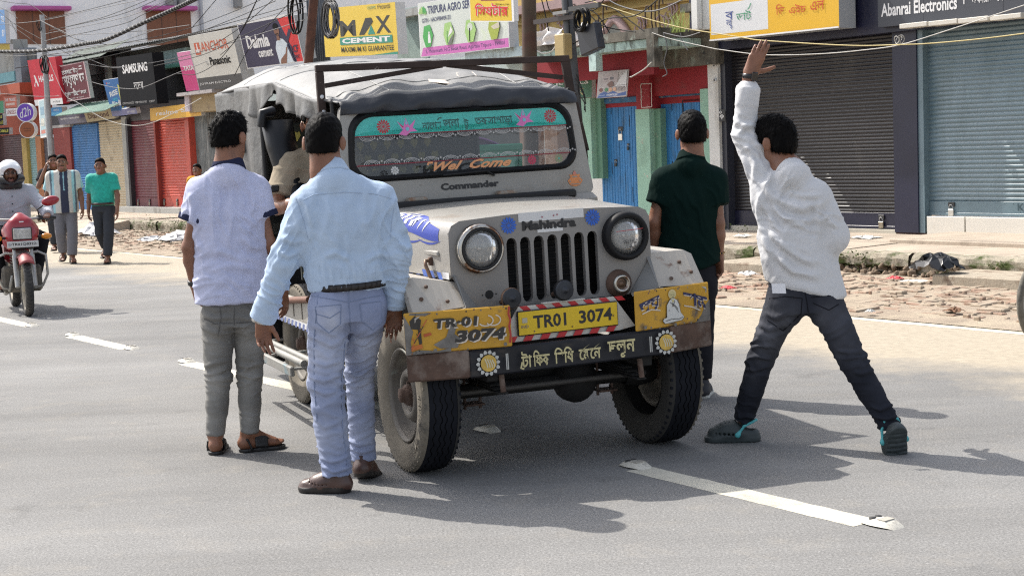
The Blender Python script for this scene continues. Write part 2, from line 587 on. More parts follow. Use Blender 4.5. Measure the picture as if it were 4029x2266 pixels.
def head_prims(hc, fwd, up, s=1.0, stache=False, face=True):
 fwd = nrm(fwd); rt = nrm(np.cross(fwd, up)); up = np.cross(rt, fwd)
 ax = np.array([rt, fwd, up])
 L = lambda x, y, z: hc + s * (rt * x + fwd * y + up * z)
 P = [ell(L(0, -0.004, 0.028), ax, s * np.array([.074, .094, .088]), k=.03),
   ell(L(0, 0.026, -0.035), ax, s * np.array([.060, .066, .074]), k=.035),
   rc(L(-.035, .02, -.07), L(0, .068, -.093), s * .028, s * .022, k=.03),
   rc(L(.035, .02, -.07), L(0, .068, -.093), s * .028, s * .022, k=.03),
   rc(L(0, -.028, -.03), L(0, -.035, -.13), s * .056, s * .056, k=.03)]
 for sg in (-1, 1):
  e = nrm(rt * sg * .9 - fwd * .45)
  P += [ell(L(sg * .089, -.012, -.008), np.array([e, nrm(np.cross(up, e)), up]), s * np.array([.009, .022, .034]), k=.008),
    rc(L(sg * .080, -.010, .008), L(sg * .088, -.018, -.005), s * .006, s * .006, k=.006),
    ell(L(sg * .074, .004, -.008), ax, s * np.array([.008, .012, .016]), k=.01)]
 if face:
  P += [rc(L(0, .088, .012), L(0, .108, -.026), s * .010, s * .014, k=.014),
    rc(L(-.014, .098, -.03), L(.014, .098, -.03), s * .009, s * .009, k=.01),
    rc(L(-.045, .074, .026), L(.045, .074, .026), s * .014, s * .014, k=.02),
    rc(L(-.02, .088, -.060), L(.02, .088, -.060), s * .008, s * .008, col=1, k=.006, off=.002),
    rc(L(-.045, .065, -.02), L(-.05, .05, -.05), s * .02, s * .018, k=.02), rc(L(.045, .065, -.02), L(.05, .05, -.05), s * .02, s * .018, k=.02)]
  for sg in (-1, 1):
   P += [ell(L(sg * .031, .080, .010), ax, s * np.array([.0125, .008, .0055]), col=2, k=.003),
     ell(L(sg * .031, .0865, .010), ax, s * np.array([.0055, .006, .0055]), col=3, k=.002),
     rc(L(sg * .016, .091, .031), L(sg * .047, .082, .033), s * .004, s * .003, col=7, k=.004, off=.001)]
  if stache:
   P += [rc(L(-.028, .088, -.050), L(0, .100, -.045), s * .006, s * .008, col=4, k=.004, off=.002), rc(L(.028, .088, -.050), L(0, .100, -.045), s * .006, s * .008, col=4, k=.004, off=.002)]
 return P
def hair_geo(hc, fwd, up, s=1.0, vox=.006, seed=0, tuft=.006, low=-.075, front=.055, thick=.014, top=0.0):
 fwd = nrm(fwd); rt = nrm(np.cross(fwd, up)); up = np.cross(rt, fwd); ax = np.array([rt, fwd, up])
 L = lambda x, y, z: hc + s * (rt * x + fwd * y + up * z)
 t = thick
 P = [ell(L(0, -0.006, 0.028), ax, s * np.array([.074 + t * .75, .094 + t, .088 + t]), k=.02),
   ell(L(0, .02, .075 + top), ax, s * np.array([.066, .075, .042 + t]), k=.03),
   ell(L(0, -.045, -.03), ax, s * np.array([.064 + t * .6, .050 + t, .06]), k=.03),
   cut(L(0, -.09, low), -up + .15 * fwd)]
 for sg in (-1, 1): P.append(sub(ell(L(sg * .098, .006, -.022), ax, s * np.array([.036, .042, .052]))))
 P.append(cut(L(0, front, .02), nrm(fwd * 1.0 - up * 1.25)))
 V, Fq, _ = sdf_mesh(P, vox * s)
 N = vnorm(V, Fq)
 q = (V - hc) @ ax.T / s
 ang = np.arctan2(q[:, 0], q[:, 1]); el_ = q[:, 2]
 Q = np.stack([ang * .085, el_ * .35, q[:, 1] * .3], 1)
 d = tuft * (.35 * wob(V, seed, .04) + .75 * wob(Q, seed + 3, .016) * (.5 + .5 * wob(V, seed + 5, .07)) + .45 * wob(V, seed + 8, .018))
 d *= np.clip((q[:, 2] + .1) / .12, .15, 1)
 return V + N * (d * s)[:, None], Fq
def frame_of(d, pn):
 d = nrm(d); pn = nrm(np.asarray(pn) - d * (np.asarray(pn) @ d))
 return d, pn, np.cross(d, pn)
def strands(hc, fwd, up, s, V, Fq, n=2600, seed=0, ln=.022, width=.0016, wild=.35):
 g = np.random.default_rng(seed + 500); fwd = nrm(fwd); rt = nrm(np.cross(fwd, up)); up = np.cross(rt, fwd)
 N = vnorm(V, Fq); i = g.integers(0, len(V), n); p = V[i] - N[i] * .003; nn = N[i]
 c = hc + up * .085 * s - fwd * .03 * s
 t = p - c; t = t - nn * (t * nn).sum(1, keepdims=True); t /= np.linalg.norm(t, axis=1, keepdims=True) + 1e-9
 t = t + g.normal(size=t.shape) * wild; t = t - nn * (t * nn).sum(1, keepdims=True) * .8; t /= np.linalg.norm(t, axis=1, keepdims=True) + 1e-9
 l = ln * s * g.uniform(.5, 1.3, (n, 1)); w = np.cross(t, nn); w *= width / (np.linalg.norm(w, axis=1, keepdims=True) + 1e-9)
 lift = g.uniform(.05, .5, (n, 1))
 m = p + t * l * .5 + nn * l * lift * .5; e = p + t * l + nn * l * (lift * .6 - .12) - up * l * .15
 VV = np.stack([p - w, p + w, m + w * .8, m - w * .8, e], 1).reshape(-1, 3); k = np.arange(n)[:, None] * 5
 Q = np.concatenate([k + [[0, 1, 2, 3]], k + [[3, 2, 4, 4]]])
 return VV, Q
def hand_prims(w, d, pn, thumb, s=1.0, curl=(.25, .3, .35, .4), spread=.05, tcurl=.3, tout=.75):
 d, pn, sd = frame_of(d, pn); sd = sd * thumb
 P = [rc(w - d * .02 * s, w + d * .03 * s, .024 * s, .024 * s, k=.02, flat=(pn, .72))]
 base = w + d * .09 * s
 offs = (.029, .010, -.010, -.028); lens = (.070, .078, .073, .057); fwd = (0, .004, 0, -.010); rad = (.0092, .0095, .0090, .0080)
 for i in range(4):
  kn = base + sd * offs[i] * s + d * fwd[i] * s
  P.append(rc(w + sd * offs[i] * .55 * s + d * .012 * s, kn, .017 * s, .0125 * s, k=.016, flat=(pn, .8)))
  dirn = nrm(d + sd * spread * (1.5 - i)); p = kn; c = curl[i]; bent = 0
  for j, (fl, cf) in enumerate(((.46, .75), (.30, 1.1), (.24, .8))):
   bent += c * cf
   dd = nrm(dirn * math.cos(bent) + pn * math.sin(bent))
   q = p + dd * lens[i] * fl * s * 1.06
   r0 = rad[i] * (1 - .08 * j) * s; r1 = rad[i] * (1 - .08 * (j + 1)) * s
   P.append(rc(p, q, r0, r1, k=.0045)); p = q
  P.append(ell(p - pn * rad[i] * .75 * s - dd * .003, np.array([dd, sd, pn]), np.array([.006, .0045, .0025]) * s, col=5, k=.001))
 t0 = w + sd * .018 * s + d * .018 * s + pn * .006 * s
 td = nrm(d * (1 - tout * .55) + sd * tout + pn * .25)
 t1 = t0 + td * .042 * s
 t2d = nrm(td + pn * tcurl * .5 + d * .25); t2 = t1 + t2d * .032 * s
 t3d = nrm(t2d + pn * tcurl * .5 + d * .2); t3 = t2 + t3d * .026 * s
 P += [rc(t0, t1, .017 * s, .0125 * s, k=.014), rc(t1, t2, .0115 * s, .0105 * s, k=.005), rc(t2, t3, .0105 * s, .0085 * s, k=.005)]
 return P
def foot_prims(ank, d, s=1.0, up=(0, 0, 1), toes=True, mir=1):
 d = nrm(d); up = nrm(np.asarray(up, float) - d * (np.asarray(up, float) @ d)); sd = np.cross(d, up)
 L = lambda f, x, z: ank + s * (d * f + sd * x * mir + up * (z - .085))
 P = [rc(L(-.03, 0, .03), L(-.005, 0, .085), .030 * s, .036 * s, k=.02),
   rc(L(-.005, 0, .085), L(.10, .0, .035), .034 * s, .024 * s, k=.03, flat=(up, .9)),
   rc(L(-.03, 0, .028), L(.13, .02, .022), .030 * s, .021 * s, k=.02), rc(L(-.03, 0, .028), L(.13, -.02, .022), .030 * s, .021 * s, k=.02)]
 if toes:
  for x, f0, f1, r in ((.030, .135, .180, .013), (.012, .14, .178, .0095), (-.004, .138, .170, .009), (-.018, .13, .160, .0085), (-.032, .122, .148, .008)):
   P.append(rc(L(f0, x, .020), L(f1, x * 1.05, .013), r * s, r * .85 * s, k=.006))
 return P
def cloth(nm, col, rough=.85, var=.06, vs=9, bump=.25, bs=420, bd=.0012, **kw):
 return mat(nm, col, rough, var=var, vs=vs, bump=bump, bs=bs, bd=bd, sheen=.04 if max(col) > .1 else 0.0, spec=.15 if max(col) > .1 else .06, **kw)
HAIR = lambda: mat('black_hair', (.0035, .003, .003), .55, var=.4, vs=60, bump=.6, bs=170, bd=.003, spec=.06, stretch=(1, 1, .35))
class Person:
 def __init__(s, label, J, base, scale=1.0, vox=.006, group=None, face=False, stache=False, seed=0):
  s.J = {k: v if isinstance(v, dict) else np.asarray(v, float) for k, v in J.items()}
  s.o = thing('person', label, 'person', (base[0], base[1], base[2] if len(base) > 2 else 0.0), group)
  s.k = scale; s.vox = vox; s.seed = seed
  j = s.J
  s.side = nrm(j['shR'] - j['shL']); s.ms = (j['shL'] + j['shR']) / 2; s.mh = (j['hipL'] + j['hipR']) / 2
  s.up = nrm(s.ms - s.mh); s.t = nrm(np.cross(s.side, s.up))
  s.face = face; s.stache = stache
 def body(s, feet='bare', hide_feet=False, extra=(), hands=True):
  j = s.J; k = s.k; t = s.t; u = s.up
  P = head_prims(j['head'], j['hf'], j['hu'], k, s.stache, s.face)
  P += [rc(j['head'] - nrm(j['hu']) * .09 * k, j['neck'], .055 * k, .062 * k, k=.03),
    rc(j['neck'], s.ms - u * .1 * k, .060 * k, .09 * k, k=.05, flat=(t, .7)),
    rc(s.ms - u * .12 * k, s.mh + u * .12 * k, .120 * k, .105 * k, k=.05, flat=(t, .60)),
    rc(s.mh + u * .14 * k, s.mh + u * .05 * k, .105 * k, .09 * k, k=.04, flat=(t, .68))]
  for a in 'LR':
   sh, el, wr = j['sh' + a], j['el' + a], j['wr' + a]
   P += [rc(j['neck'], sh, .038 * k, .040 * k, k=.05), rc(sh, el, .046 * k, .038 * k, k=.03),
     rc(el, el + (wr - el) * .35, .039 * k, .040 * k, k=.02), rc(el + (wr - el) * .35, wr, .040 * k, .0265 * k, k=.02, flat=None)]
   P += [rc(s.mh + u * .05, j['hip' + a], .06 * k, .06 * k, k=.03), rc(j['hip' + a], j['kn' + a], .066 * k, .042 * k, k=.02), rc(j['kn' + a], j['kn' + a] + (j['an' + a] - j['kn' + a]) * .35, .042 * k, .044 * k, k=.02),
     rc(j['kn' + a] + (j['an' + a] - j['kn' + a]) * .35, j['an' + a], .044 * k, .036 * k, k=.02)]
   if hands and 'hand' + a in j:
    h = j['hand' + a]
    P += hand_prims(wr, h['d'], h['pn'], -1 if a == 'L' else 1, k, h.get('curl', (.25, .3, .35, .4)), h.get('spread', .05), h.get('tcurl', .3), h.get('tout', .75))
   if feet == 'bare':
    P += foot_prims(j['an' + a], j['ft' + a], k, j.get('fu' + a, (0, 0, 1)), mir=1 if a == 'L' else -1)
  P += list(extra)
  V, Fq, c = sdf_mesh(P, s.vox)
  return mesh_obj('body', V, Fq, [skin_m()], s.o, PAL[c])
 def hair(s, st_kw=None, **kw):
  V, Fq = hair_geo(s.J['head'], s.J['hf'], s.J['hu'], s.k, seed=s.seed, **kw)
  o = mesh_obj('hair', V, Fq, [HAIR()], s.o)
  if s.vox < .008:
   V2, Q2 = strands(s.J['head'], s.J['hf'], s.J['hu'], s.k, V, Fq, seed=s.seed, **(st_kw or {}))
   mb = MB(); mb.add(V2, [q[:3] if q[2] == q[3] else q for q in Q2.tolist()], HAIR(), True); mb.build('loose_hair', o)
  return o
 def shirt(s, mats, chest=.185, waist=.165, hipw=.175, depth=.64, sleeve='long', sr=(.062, .056, .046), slen=.6, hem=None, tuck=None, collar=1, cuff=0, band=0,
    fl=(), extra=(), vox=None, amp=1.0, name='shirt', yoke=.058, colfn=None, wend=(.005, .005), cr=None):
  j = s.J; k = s.k; t = s.t; u = s.up
  bands = []
  m1 = s.ms - u * .13 * k; m2 = s.mh + u * .17 * k; m3 = s.mh + u * .0 * k
  P = [rc(m1, m2, chest * k, waist * k, k=.05, flat=(t, depth)), rc(m2, m3, waist * k, hipw * k, k=.05, flat=(t, depth * 1.06)), rc(m3, m3 - u * .16 * k, hipw * k, hipw * 1.02 * k, k=.05, flat=(t, depth * 1.06))]
  P += [rc(s.ms - u * .05 * k - s.side * .10 * k, s.ms - u * .05 * k + s.side * .10 * k, .085 * k, .085 * k, k=.06, flat=(t, .85))]
  for a in 'LR':
   sh, el, wr = j['sh' + a], j['el' + a], j['wr' + a]
   P.append(rc(j['neck'] - u * .025 * k, sh, yoke * k, sr[0] * .93 * k, k=.06))
   if sleeve == 'long':
    P += [rc(sh, el, sr[0] * k, sr[1] * k, k=.05), rc(el, el + (wr - el) * .72, sr[1] * k, sr[2] * k, k=.03)]
    wd = nrm(wr - el)
    ce = wr - wd * wend[a == 'R'] * k
    P.append(rc(el + (wr - el) * .72, ce, sr[2] * k, sr[2] * .92 * k, k=.012, cuts=[cut(ce + wd * .004, wd)], col=0))
    if cuff:
     P.append(rc(ce - wd * cuff * k, ce, (sr[2] * .95 + .006) * k, (sr[2] * .95 + .006) * k, k=.008, cuts=[cut(ce + wd * .006, wd), cut(ce - wd * cuff * k, -wd)], col=0))
   else:
    ad = nrm(el - sh); e = sh + (el - sh) * slen
    P.append(rc(sh, e + ad * .03, sr[0] * k, sr[1] * 1.05 * k, k=.045, cuts=[cut(e, ad)]))
    if band:
     q1 = e - ad * band
     bands.append(rc(sh, e + ad * .03, sr[0] * k + .007, sr[1] * 1.05 * k + .006, k=.004, cuts=[cut(e + ad * .004, ad), cut(q1, -ad), cut(e - s.side * (.015 if a == 'R' else -.015), s.side * (-1 if a == 'R' else 1))]))
  if collar:
   nu = nrm(j['head'] - j['neck'] - t * .03)
   a = j['neck'] - nu * .03 * k; b = j['neck'] + nu * (.052 if collar < 3 else .026) * k
   nb = nrm(nu - t * .18)
   bands.append(rc(a, b, (.100 if collar < 3 else .092) * k, (.072 if collar < 3 else .071) * k, k=.01, cuts=[cut(b, nb), cut(j['neck'] + nu * .004 * k + t * .03, -nb)], flat=(t, .95)))
   P.append(rc(a, b, .092 * k, .066 * k, k=.02, cuts=[cut(b - nu * .010, nb)], flat=(t, .95)))
  P += list(extra)
  hc_ = [cut(p, n) for (p, n) in (hem or ())]
  for q_ in P[:4] + list(extra): q_['cuts'] = (q_['cuts'] or []) + hc_
  V, Fq, c = sdf_mesh(P, vox or s.vox * 1.15)
  N = vnorm(V, Fq)
  V = folds(V, N, fl, s.seed)
  V = creases(V, N, cr)
  V = V + vnorm(V, Fq) * (.0025 * amp * wob(V, s.seed + 9, .11) + .0012 * amp * wob(V, s.seed + 19, .04))[:, None]
  mi = c[Fq[:, 0]]
  col = None
  if colfn is not None: col = colfn(V, c)
  o = mesh_obj(name, V, Fq, mats[:1] if mats else mats, s.o, col, None)
  for i, q_ in enumerate(bands):
   s.piece('collar' if collar and i == len(bands) - 1 else 'sleeve_band', [q_], mats[-1:], vox=min(.006, (vox or s.vox)), parent=o)
  return o
 def trousers(s, mats, hipw=.168, depth=.70, tr=(.100, .072, .062), end=.06, fl=(), extra=(), name='trousers', top=.10, vox=None, amp=1.0, seat=.03, thin=1.0, colfn=None, breakr=1.0, cr=None):
  j = s.J; k = s.k; t = s.t; u = s.up
  w = s.mh + u * top * k
  P = [rc(w, s.mh - u * .03 * k, hipw * .94 * k, hipw * k, k=.05, flat=(t, depth), cuts=[cut(w + u * .015, u), cut(s.mh - u * .055 * k, -u)]), ]
  for a in 'LR':
   hp, kn, an = j['hip' + a], j['kn' + a], j['an' + a]
   P += [rc(hp + t * seat + u * .005, hp + t * seat * .8 - u * .05 * k, tr[0] * .93 * k, tr[0] * .9 * k, k=.03)]
   if a == 'R': tr = (tr[0], tr[1] * thin, tr[2] * thin)
   P += [rc(hp, kn, tr[0] * k, tr[1] * k, k=.014)]
   ld = nrm(an - kn); e = an - ld * end * k
   P += [rc(kn, kn + (e - kn) * .5, tr[1] * k, (tr[1] + tr[2]) / 2 * 1.02 * k, k=.014), rc(kn + (e - kn) * .5, e, (tr[1] + tr[2]) / 2 * 1.02 * k, tr[2] * breakr * k, k=.012, cuts=[cut(e + ld * .012, ld)])]
  P.insert(1, rc(j['hipL'] - u * .01 * k, j['hipR'] - u * .01 * k, tr[0] * .74 * k, tr[0] * .74 * k, k=.03))
  P += list(extra)
  V, Fq, c = sdf_mesh(P, vox or s.vox * 1.15)
  N = vnorm(V, Fq)
  V = folds(V, N, fl, s.seed + 31)
  V = creases(V, N, cr)
  V = V + vnorm(V, Fq) * (.0025 * amp * wob(V, s.seed + 29, .12) + .001 * amp * wob(V, s.seed + 39, .035))[:, None]
  col = colfn(V, c) if colfn is not None else None
  return mesh_obj(name, V, Fq, mats, s.o, col, c[Fq[:, 0]])
 def piece(s, name, P, mats, vox=None, fl=(), seed=0, parent=None):
  V, Fq, c = sdf_mesh(P, vox or s.vox)
  if fl: V = folds(V, vnorm(V, Fq), fl, seed)
  return mesh_obj(name, V, Fq, mats, parent or s.o, None, c[Fq[:, 0]])
def foot_frame(ank, d, up=(0, 0, 1)):
 d = nrm(d); up = nrm(np.asarray(up, float) - d * (np.asarray(up, float) @ d)); sd = np.cross(d, up)
 return lambda f, x, z: ank + d * f + sd * x + up * (z - .085), d, sd, up
def sole_prims(L, d, sd, up, z0, th, grow=.006, col=0, heel=-.055, toe=.185):
 top = L(0, 0, z0 + th); bot = L(0, 0, z0)
 cuts = [cut(top, up), cut(bot, -up)]
 return [rc(L(heel + .035, 0, z0 + th / 2), L(.06, 0, z0 + th / 2), .036 + grow, .036 + grow, k=.01, cuts=cuts, col=col),
   rc(L(.06, 0, z0 + th / 2), L(toe - .05, .004, z0 + th / 2), .036 + grow, .046 + grow, k=.02, cuts=cuts, col=col)]
def sandal(p, a, name='sandal', k=1.0):
 j = p.J
 L, d, sd, up = foot_frame(j['an' + a], j['ft' + a], j.get('fu' + a, (0, 0, 1)))
 P = sole_prims(L, d, sd, up, -.018, .018)
 for f0, f1, h in ((.055, .10, .052), (.085, .105, .045)):
  pass
 arc = lambda f, w, h, lean: [L(f + lean * (abs(i) - 3) / 3., w * math.sin(i / 3 * 1.5), h * math.cos(i / 3 * 1.45) + .004) for i in range(-3, 4)]
 for f in (.025, .036, .047, .058, .069, .080):
  P += chain(arc(f, .048, .070 - .30 * (f - .025), .0), [.0065] * 7, k=.006)
 P += chain([L(.085, .03, .045), L(.115, .02, .038), L(.13, .022, .02)], [.006, .005, .004], k=.004)
 P += chain([L(.0, -.045, .0), L(-.02, -.04, .05), L(-.045, 0, .058), L(-.02, .04, .05), L(.0, .045, .0)], [.006] * 5, k=.004)
 return p.piece(name, P, [mat('black_sandal', (.012, .011, .011), .5, bump=.2, bs=200)], vox=.005)
def shoe_prims(L, d, sd, up, k=.02):
 return [rc(L(-.03, 0, .035), L(-.022, 0, .075), .037, .037, k=.02), rc(L(-.03, 0, .03), L(.06, 0, .03), .039, .043, k=.03, flat=(up, .9)),
   rc(L(.06, 0, .03), L(.145, .004, .022), .046, .041, k=.03, flat=(up, .75)), rc(L(.0, 0, .075), L(.09, 0, .04), .036, .036, k=.03)]
from mathutils.bvhtree import BVHTree
def strokes(parent, obj, lines, r, m, name, lift=.0005):
 me = obj.data; base = wloc(obj)
 V = np.empty(len(me.vertices) * 3, np.float32); me.vertices.foreach_get('co', V); V = V.reshape(-1, 3) + base
 bt = BVHTree.FromPolygons([tuple(v) for v in V.tolist()], [tuple(p.vertices) for p in me.polygons])
 mb = MB(); ok = False
 for ln in lines:
  P = []
  L = []
  for i in range(len(ln) - 1):
   for k in range(5): L.append((ln[i][0] + (ln[i + 1][0] - ln[i][0]) * k / 5, ln[i][1] + (ln[i + 1][1] - ln[i][1]) * k / 5))
  L.append(ln[-1])
  for (x, y) in L:
   d = ray(x * S, y * S)
   h = bt.ray_cast(Vector(O), Vector(d / np.linalg.norm(d)))
   if h[0] is None: continue
   P.append(np.array(h[0]) + np.array(h[1]) * lift)
  P = [p for i, p in enumerate(P) if i == 0 or np.linalg.norm(p - P[i - 1]) < .08]
  if len(P) > 2: mb.tube(P, r, m, 5); ok = True
 return mb.build(name, parent) if ok else None
def road_material():
 m = bpy.data.materials.new('asphalt'); m.use_nodes = True
 nt = m.node_tree; nt.nodes.clear()
 L = nt.links.new
 out = nd(nt, 'ShaderNodeOutputMaterial'); b = nd(nt, 'ShaderNodeBsdfPrincipled'); L(b.outputs[0], out.inputs[0])
 b.inputs['Roughness'].default_value = .85; b.inputs['Specular IOR Level'].default_value = .25
 tc = nd(nt, 'ShaderNodeTexCoord'); o = tc.outputs['Object']
 def noise(sc_, det=3, rough=.6):
  n = nd(nt, 'ShaderNodeTexNoise', Scale=sc_, Detail=float(det), Roughness=rough); L(o, n.inputs['Vector']); return n.outputs[0]
 def mrange(x, a, b_, c, d):
  r = nd(nt, 'ShaderNodeMapRange'); L(x, r.inputs[0])
  for i, v in enumerate((a, b_, c, d)): r.inputs[1 + i].default_value = v
  return r.outputs[0]
 def math_(op, x, y):
  n = nd(nt, 'ShaderNodeMath', operation=op)
  for i, v in enumerate((x, y)):
   if isinstance(v, float): n.inputs[i].default_value = v
   else: L(v, n.inputs[i])
  return n.outputs[0]
 grain = mrange(noise(95, 2), .32, .68, .74, 1.26)
 fine = mrange(noise(230, 1), .3, .7, .82, 1.18)
 big = mrange(noise(.55, 5), .3, .7, .88, 1.12)
 v = nd(nt, 'ShaderNodeTexVoronoi', Scale=120.0); L(o, v.inputs['Vector'])
 stone = mrange(v.outputs['Color'], .75, 1.0, 1.0, 1.35)
 val = math_('MULTIPLY', math_('MULTIPLY', grain, fine), math_('MULTIPLY', big, stone))
 mp = nd(nt, 'ShaderNodeMapping'); mp.inputs['Rotation'].default_value = (0, 0, -(math.pi / 2 + YAW)); mp.inputs['Scale'].default_value = (.10, 1.1, 1); L(o, mp.inputs[0])
 n4 = nd(nt, 'ShaderNodeTexNoise', Scale=1.0, Detail=6.0, Roughness=.65); L(mp.outputs[0], n4.inputs['Vector'])
 n5 = noise(1.7, 6, .7)
 val = math_('MULTIPLY', val, math_('MULTIPLY', mrange(n4.outputs[0], .35, .65, .84, 1.12), math_('MULTIPLY', mrange(n5, .60, .74, 1.0, .72), mrange(noise(.35, 4), .3, .7, .92, 1.08))))
 hs = nd(nt, 'ShaderNodeHueSaturation'); hs.inputs['Color'].default_value = (.184, .181, .176, 1); L(val, hs.inputs['Value'])
 dp = nd(nt, 'ShaderNodeVectorMath', operation='DOT_PRODUCT'); L(o, dp.inputs[0]); dp.inputs[1].default_value = tuple(NV)
 nn = math_('ADD', dp.outputs['Value'], math_('MULTIPLY', mrange(noise(.9, 6, .7), .3, .7, -1.0, 1.0), .55))
 dust = mrange(nn, ROAD_N0 + 7.35, ROAD_N0 + 8.35, 0.0, .93)
 wear = mrange(noise(3.5, 6, .7), .52, .75, 0.0, .16)
 hd = nd(nt, 'ShaderNodeHueSaturation'); hd.inputs['Color'].default_value = (.375, .325, .25, 1); L(mrange(noise(14, 6), .3, .7, .85, 1.15), hd.inputs['Value'])
 mx = nd(nt, 'ShaderNodeMix', data_type='RGBA'); L(math_('MAXIMUM', dust, wear), mx.inputs[0]); L(hs.outputs[0], mx.inputs[6]); L(hd.outputs[0], mx.inputs[7])
 L(mx.outputs[2], b.inputs['Base Color'])
 bp = nd(nt, 'ShaderNodeBump', Strength=.4, Distance=.003); L(noise(140, 3), bp.inputs['Height']); L(bp.outputs[0], b.inputs['Normal'])
 return m
ROAD_N0 = 0.0
dustm = mat('dry_earth', (.38, .31, .23), .95, var=.2, vs=1.2, bump=.5, bs=30, bd=.02, dirt=((.26, .17, .11), .5, .72, 3.0))
mb = MB(); mb.add([(-600, -300, -.012), (600, -300, -.012), (600, 900, -.012), (-600, 900, -.012)], [(0, 1, 2, 3)], dustm)
g0 = mb.build('ground', kind='structure')
mb = MB()
A_, B_ = -60, 160
mb.add([st(A_, -7), st(B_, -7), st(B_, 9.78), st(A_, 9.78)], [(0, 1, 2, 3)], mat('tmp_road', (.1, .1, .1)))
road = mb.build('road', kind='structure')
ROAD_N0 = -float(np.array(road.location) @ NV)
road.data.materials[0] = road_material()
paint = mat('road_paint', (.56, .53, .44), .75, var=.12, vs=6, bump=.4, bs=140, dirt=((.24, .23, .21), .55, .72, 11), dirt2=((.38, .36, .31), .5, .7, 3))
edge_m = mat('edge_paint', (.62, .57, .45), .8, var=.1, vs=5, dirt=((.40, .335, .24), .50, .62, 2.2))
mb = MB()
prev = -10
for i in range(60):
 a = -10 + i * 1.6; j0, j1 = random.uniform(-.008, .008), random.uniform(-.008, .008)
 mb.add([st(a, 9.60 + j0, .0015), st(a + 1.6, 9.60 + j1, .0015), st(a + 1.6, 9.72 + j1, .0015), st(a, 9.72 + j0, .0015)], [(0, 1, 2, 3)], edge_m)
mb.build('edge_line', kind='structure')
def dash(p0, p1, w=.15):
 p0 = np.array(p0); p1 = np.array(p1); t = nrm(p1 - p0); n_ = np.array([-t[1], t[0], 0])
 mb = MB(); k = 24; V = []
 for i in range(k + 1):
  c = p0 + (p1 - p0) * i / k
  for sg in (-1, 1): V.append(c + n_ * sg * (w / 2 + random.uniform(-.004, .004)) + (0, 0, .0012))
 mb.add(V, [(2 * i, 2 * i + 1, 2 * i + 3, 2 * i + 2) for i in range(k)], paint)
 return mb.build('road_marking', kind='structure')
zC = lambda x, y: G(x / 2.1467, 1150 + y / 2.1467)
zG = lambda x, y: G(2200 + x * 1700 / 2576, 1700 + y * 1700 / 2576)
d0 = zG(470, 218); d1 = zG(1830, 543)
tl = nrm(d1 - d0)
studs = [zG(455, 205), zG(1925, 552)]
dash(d0, d1, .150)
e1 = zC(620, 372); e2 = zC(1090, 478); dash(e1, e2, .15)
f1 = zC(1580, 598); dash(f1, f1 - DV * 3.0, .15)
c2 = zC(270, 287); dash(c2, c2 + DV * 3.0, .15)
studs += [zC(265, 284), zC(612, 365), zC(1110, 478), zC(1575, 588), G(1225 * S, 1083 * S)]
LB = ['first', 'nearest', 'second']
stud_lab = ['road stud at the far end of the nearest white dash, shaded by the jeep', 'road stud with cut out face at the near end of the nearest white dash', 'road stud on the dash beside the motorcycle front wheel',
   'road stud at the far end of the dash left of the man in lavender', 'road stud at the near end of the dash left of the man in lavender', 'road stud at the dash end behind the man in grey jeans', 'road stud in the shade under the jeep']
studm = mat('stud_plastic', (.55, .52, .45), .5, var=.1, vs=20, dirt=((.2, .19, .17), .55, .7, 30)); hole = pm((.03, .03, .03), .7)
for c, lb in zip(studs, stud_lab):
 t = thing('road_stud', lb, 'road stud', c, 'road studs on the lane line')
 mb = MB((c + (0, 0, .0), -DV, NV, ZV))
 pr = [(-.085, .0), (-.06, .020), (-.02, .028), (.035, .028), (.065, .016), (.085, .0)]
 V = []; k = 9
 for x, z in pr:
  w = .052 * math.sqrt(max(.15, 1 - (x / .105) ** 2)) * 1.1
  for i in range(k):
   y = -w + 2 * w * i / (k - 1); V.append((x, y, z * (1 - (abs(y) / (w + .004)) ** 4)))
 mb.add(V, [(a * k + i, (a + 1) * k + i, (a + 1) * k + i + 1, a * k + i + 1) for a in range(len(pr) - 1) for i in range(k - 1)], studm, True)
 mb.build('body', t)
 mb = MB((c, -DV, NV, ZV)); mb.lathe([(0, .030), (.014, .0298), (.015, .02)], (-.03, .015, 0), (0, 0, 1), hole, 10); mb.lathe([(0, .030), (.014, .0298), (.015, .02)], (-.03, -.02, 0), (0, 0, 1), hole, 10)
 mb.box((.0, -.03, .0275), (.04, .03, .0295), pm((.45, .42, .36), .35)); mb.build('reflector', t)
mb = MB()
def vg(u, v):
 d = -6 + 44 * u; n = 9.74 + 2.95 * v
 return st(d, n, .006 + .03 * v + .018 * math.sin(d * 2.1 + n * 3) * math.sin(d * 1.3) * v)
mb.grid(vg, 120, 8, mat('verge_earth', (.28, .225, .17), .95, var=.25, vs=2.5, bump=.7, bs=40, bd=.015, dirt=((.36, .30, .22), .48, .62, 1.6)))
mb.build('verge', kind='structure')
bm1 = mat('brick_red', (.27, .175, .125), .9, var=.35, vs=2.2, bump=.5, bs=60, dirt=((.34, .28, .21), .40, .54, 5.0))
rg = random.Random(5)
mb = MB()
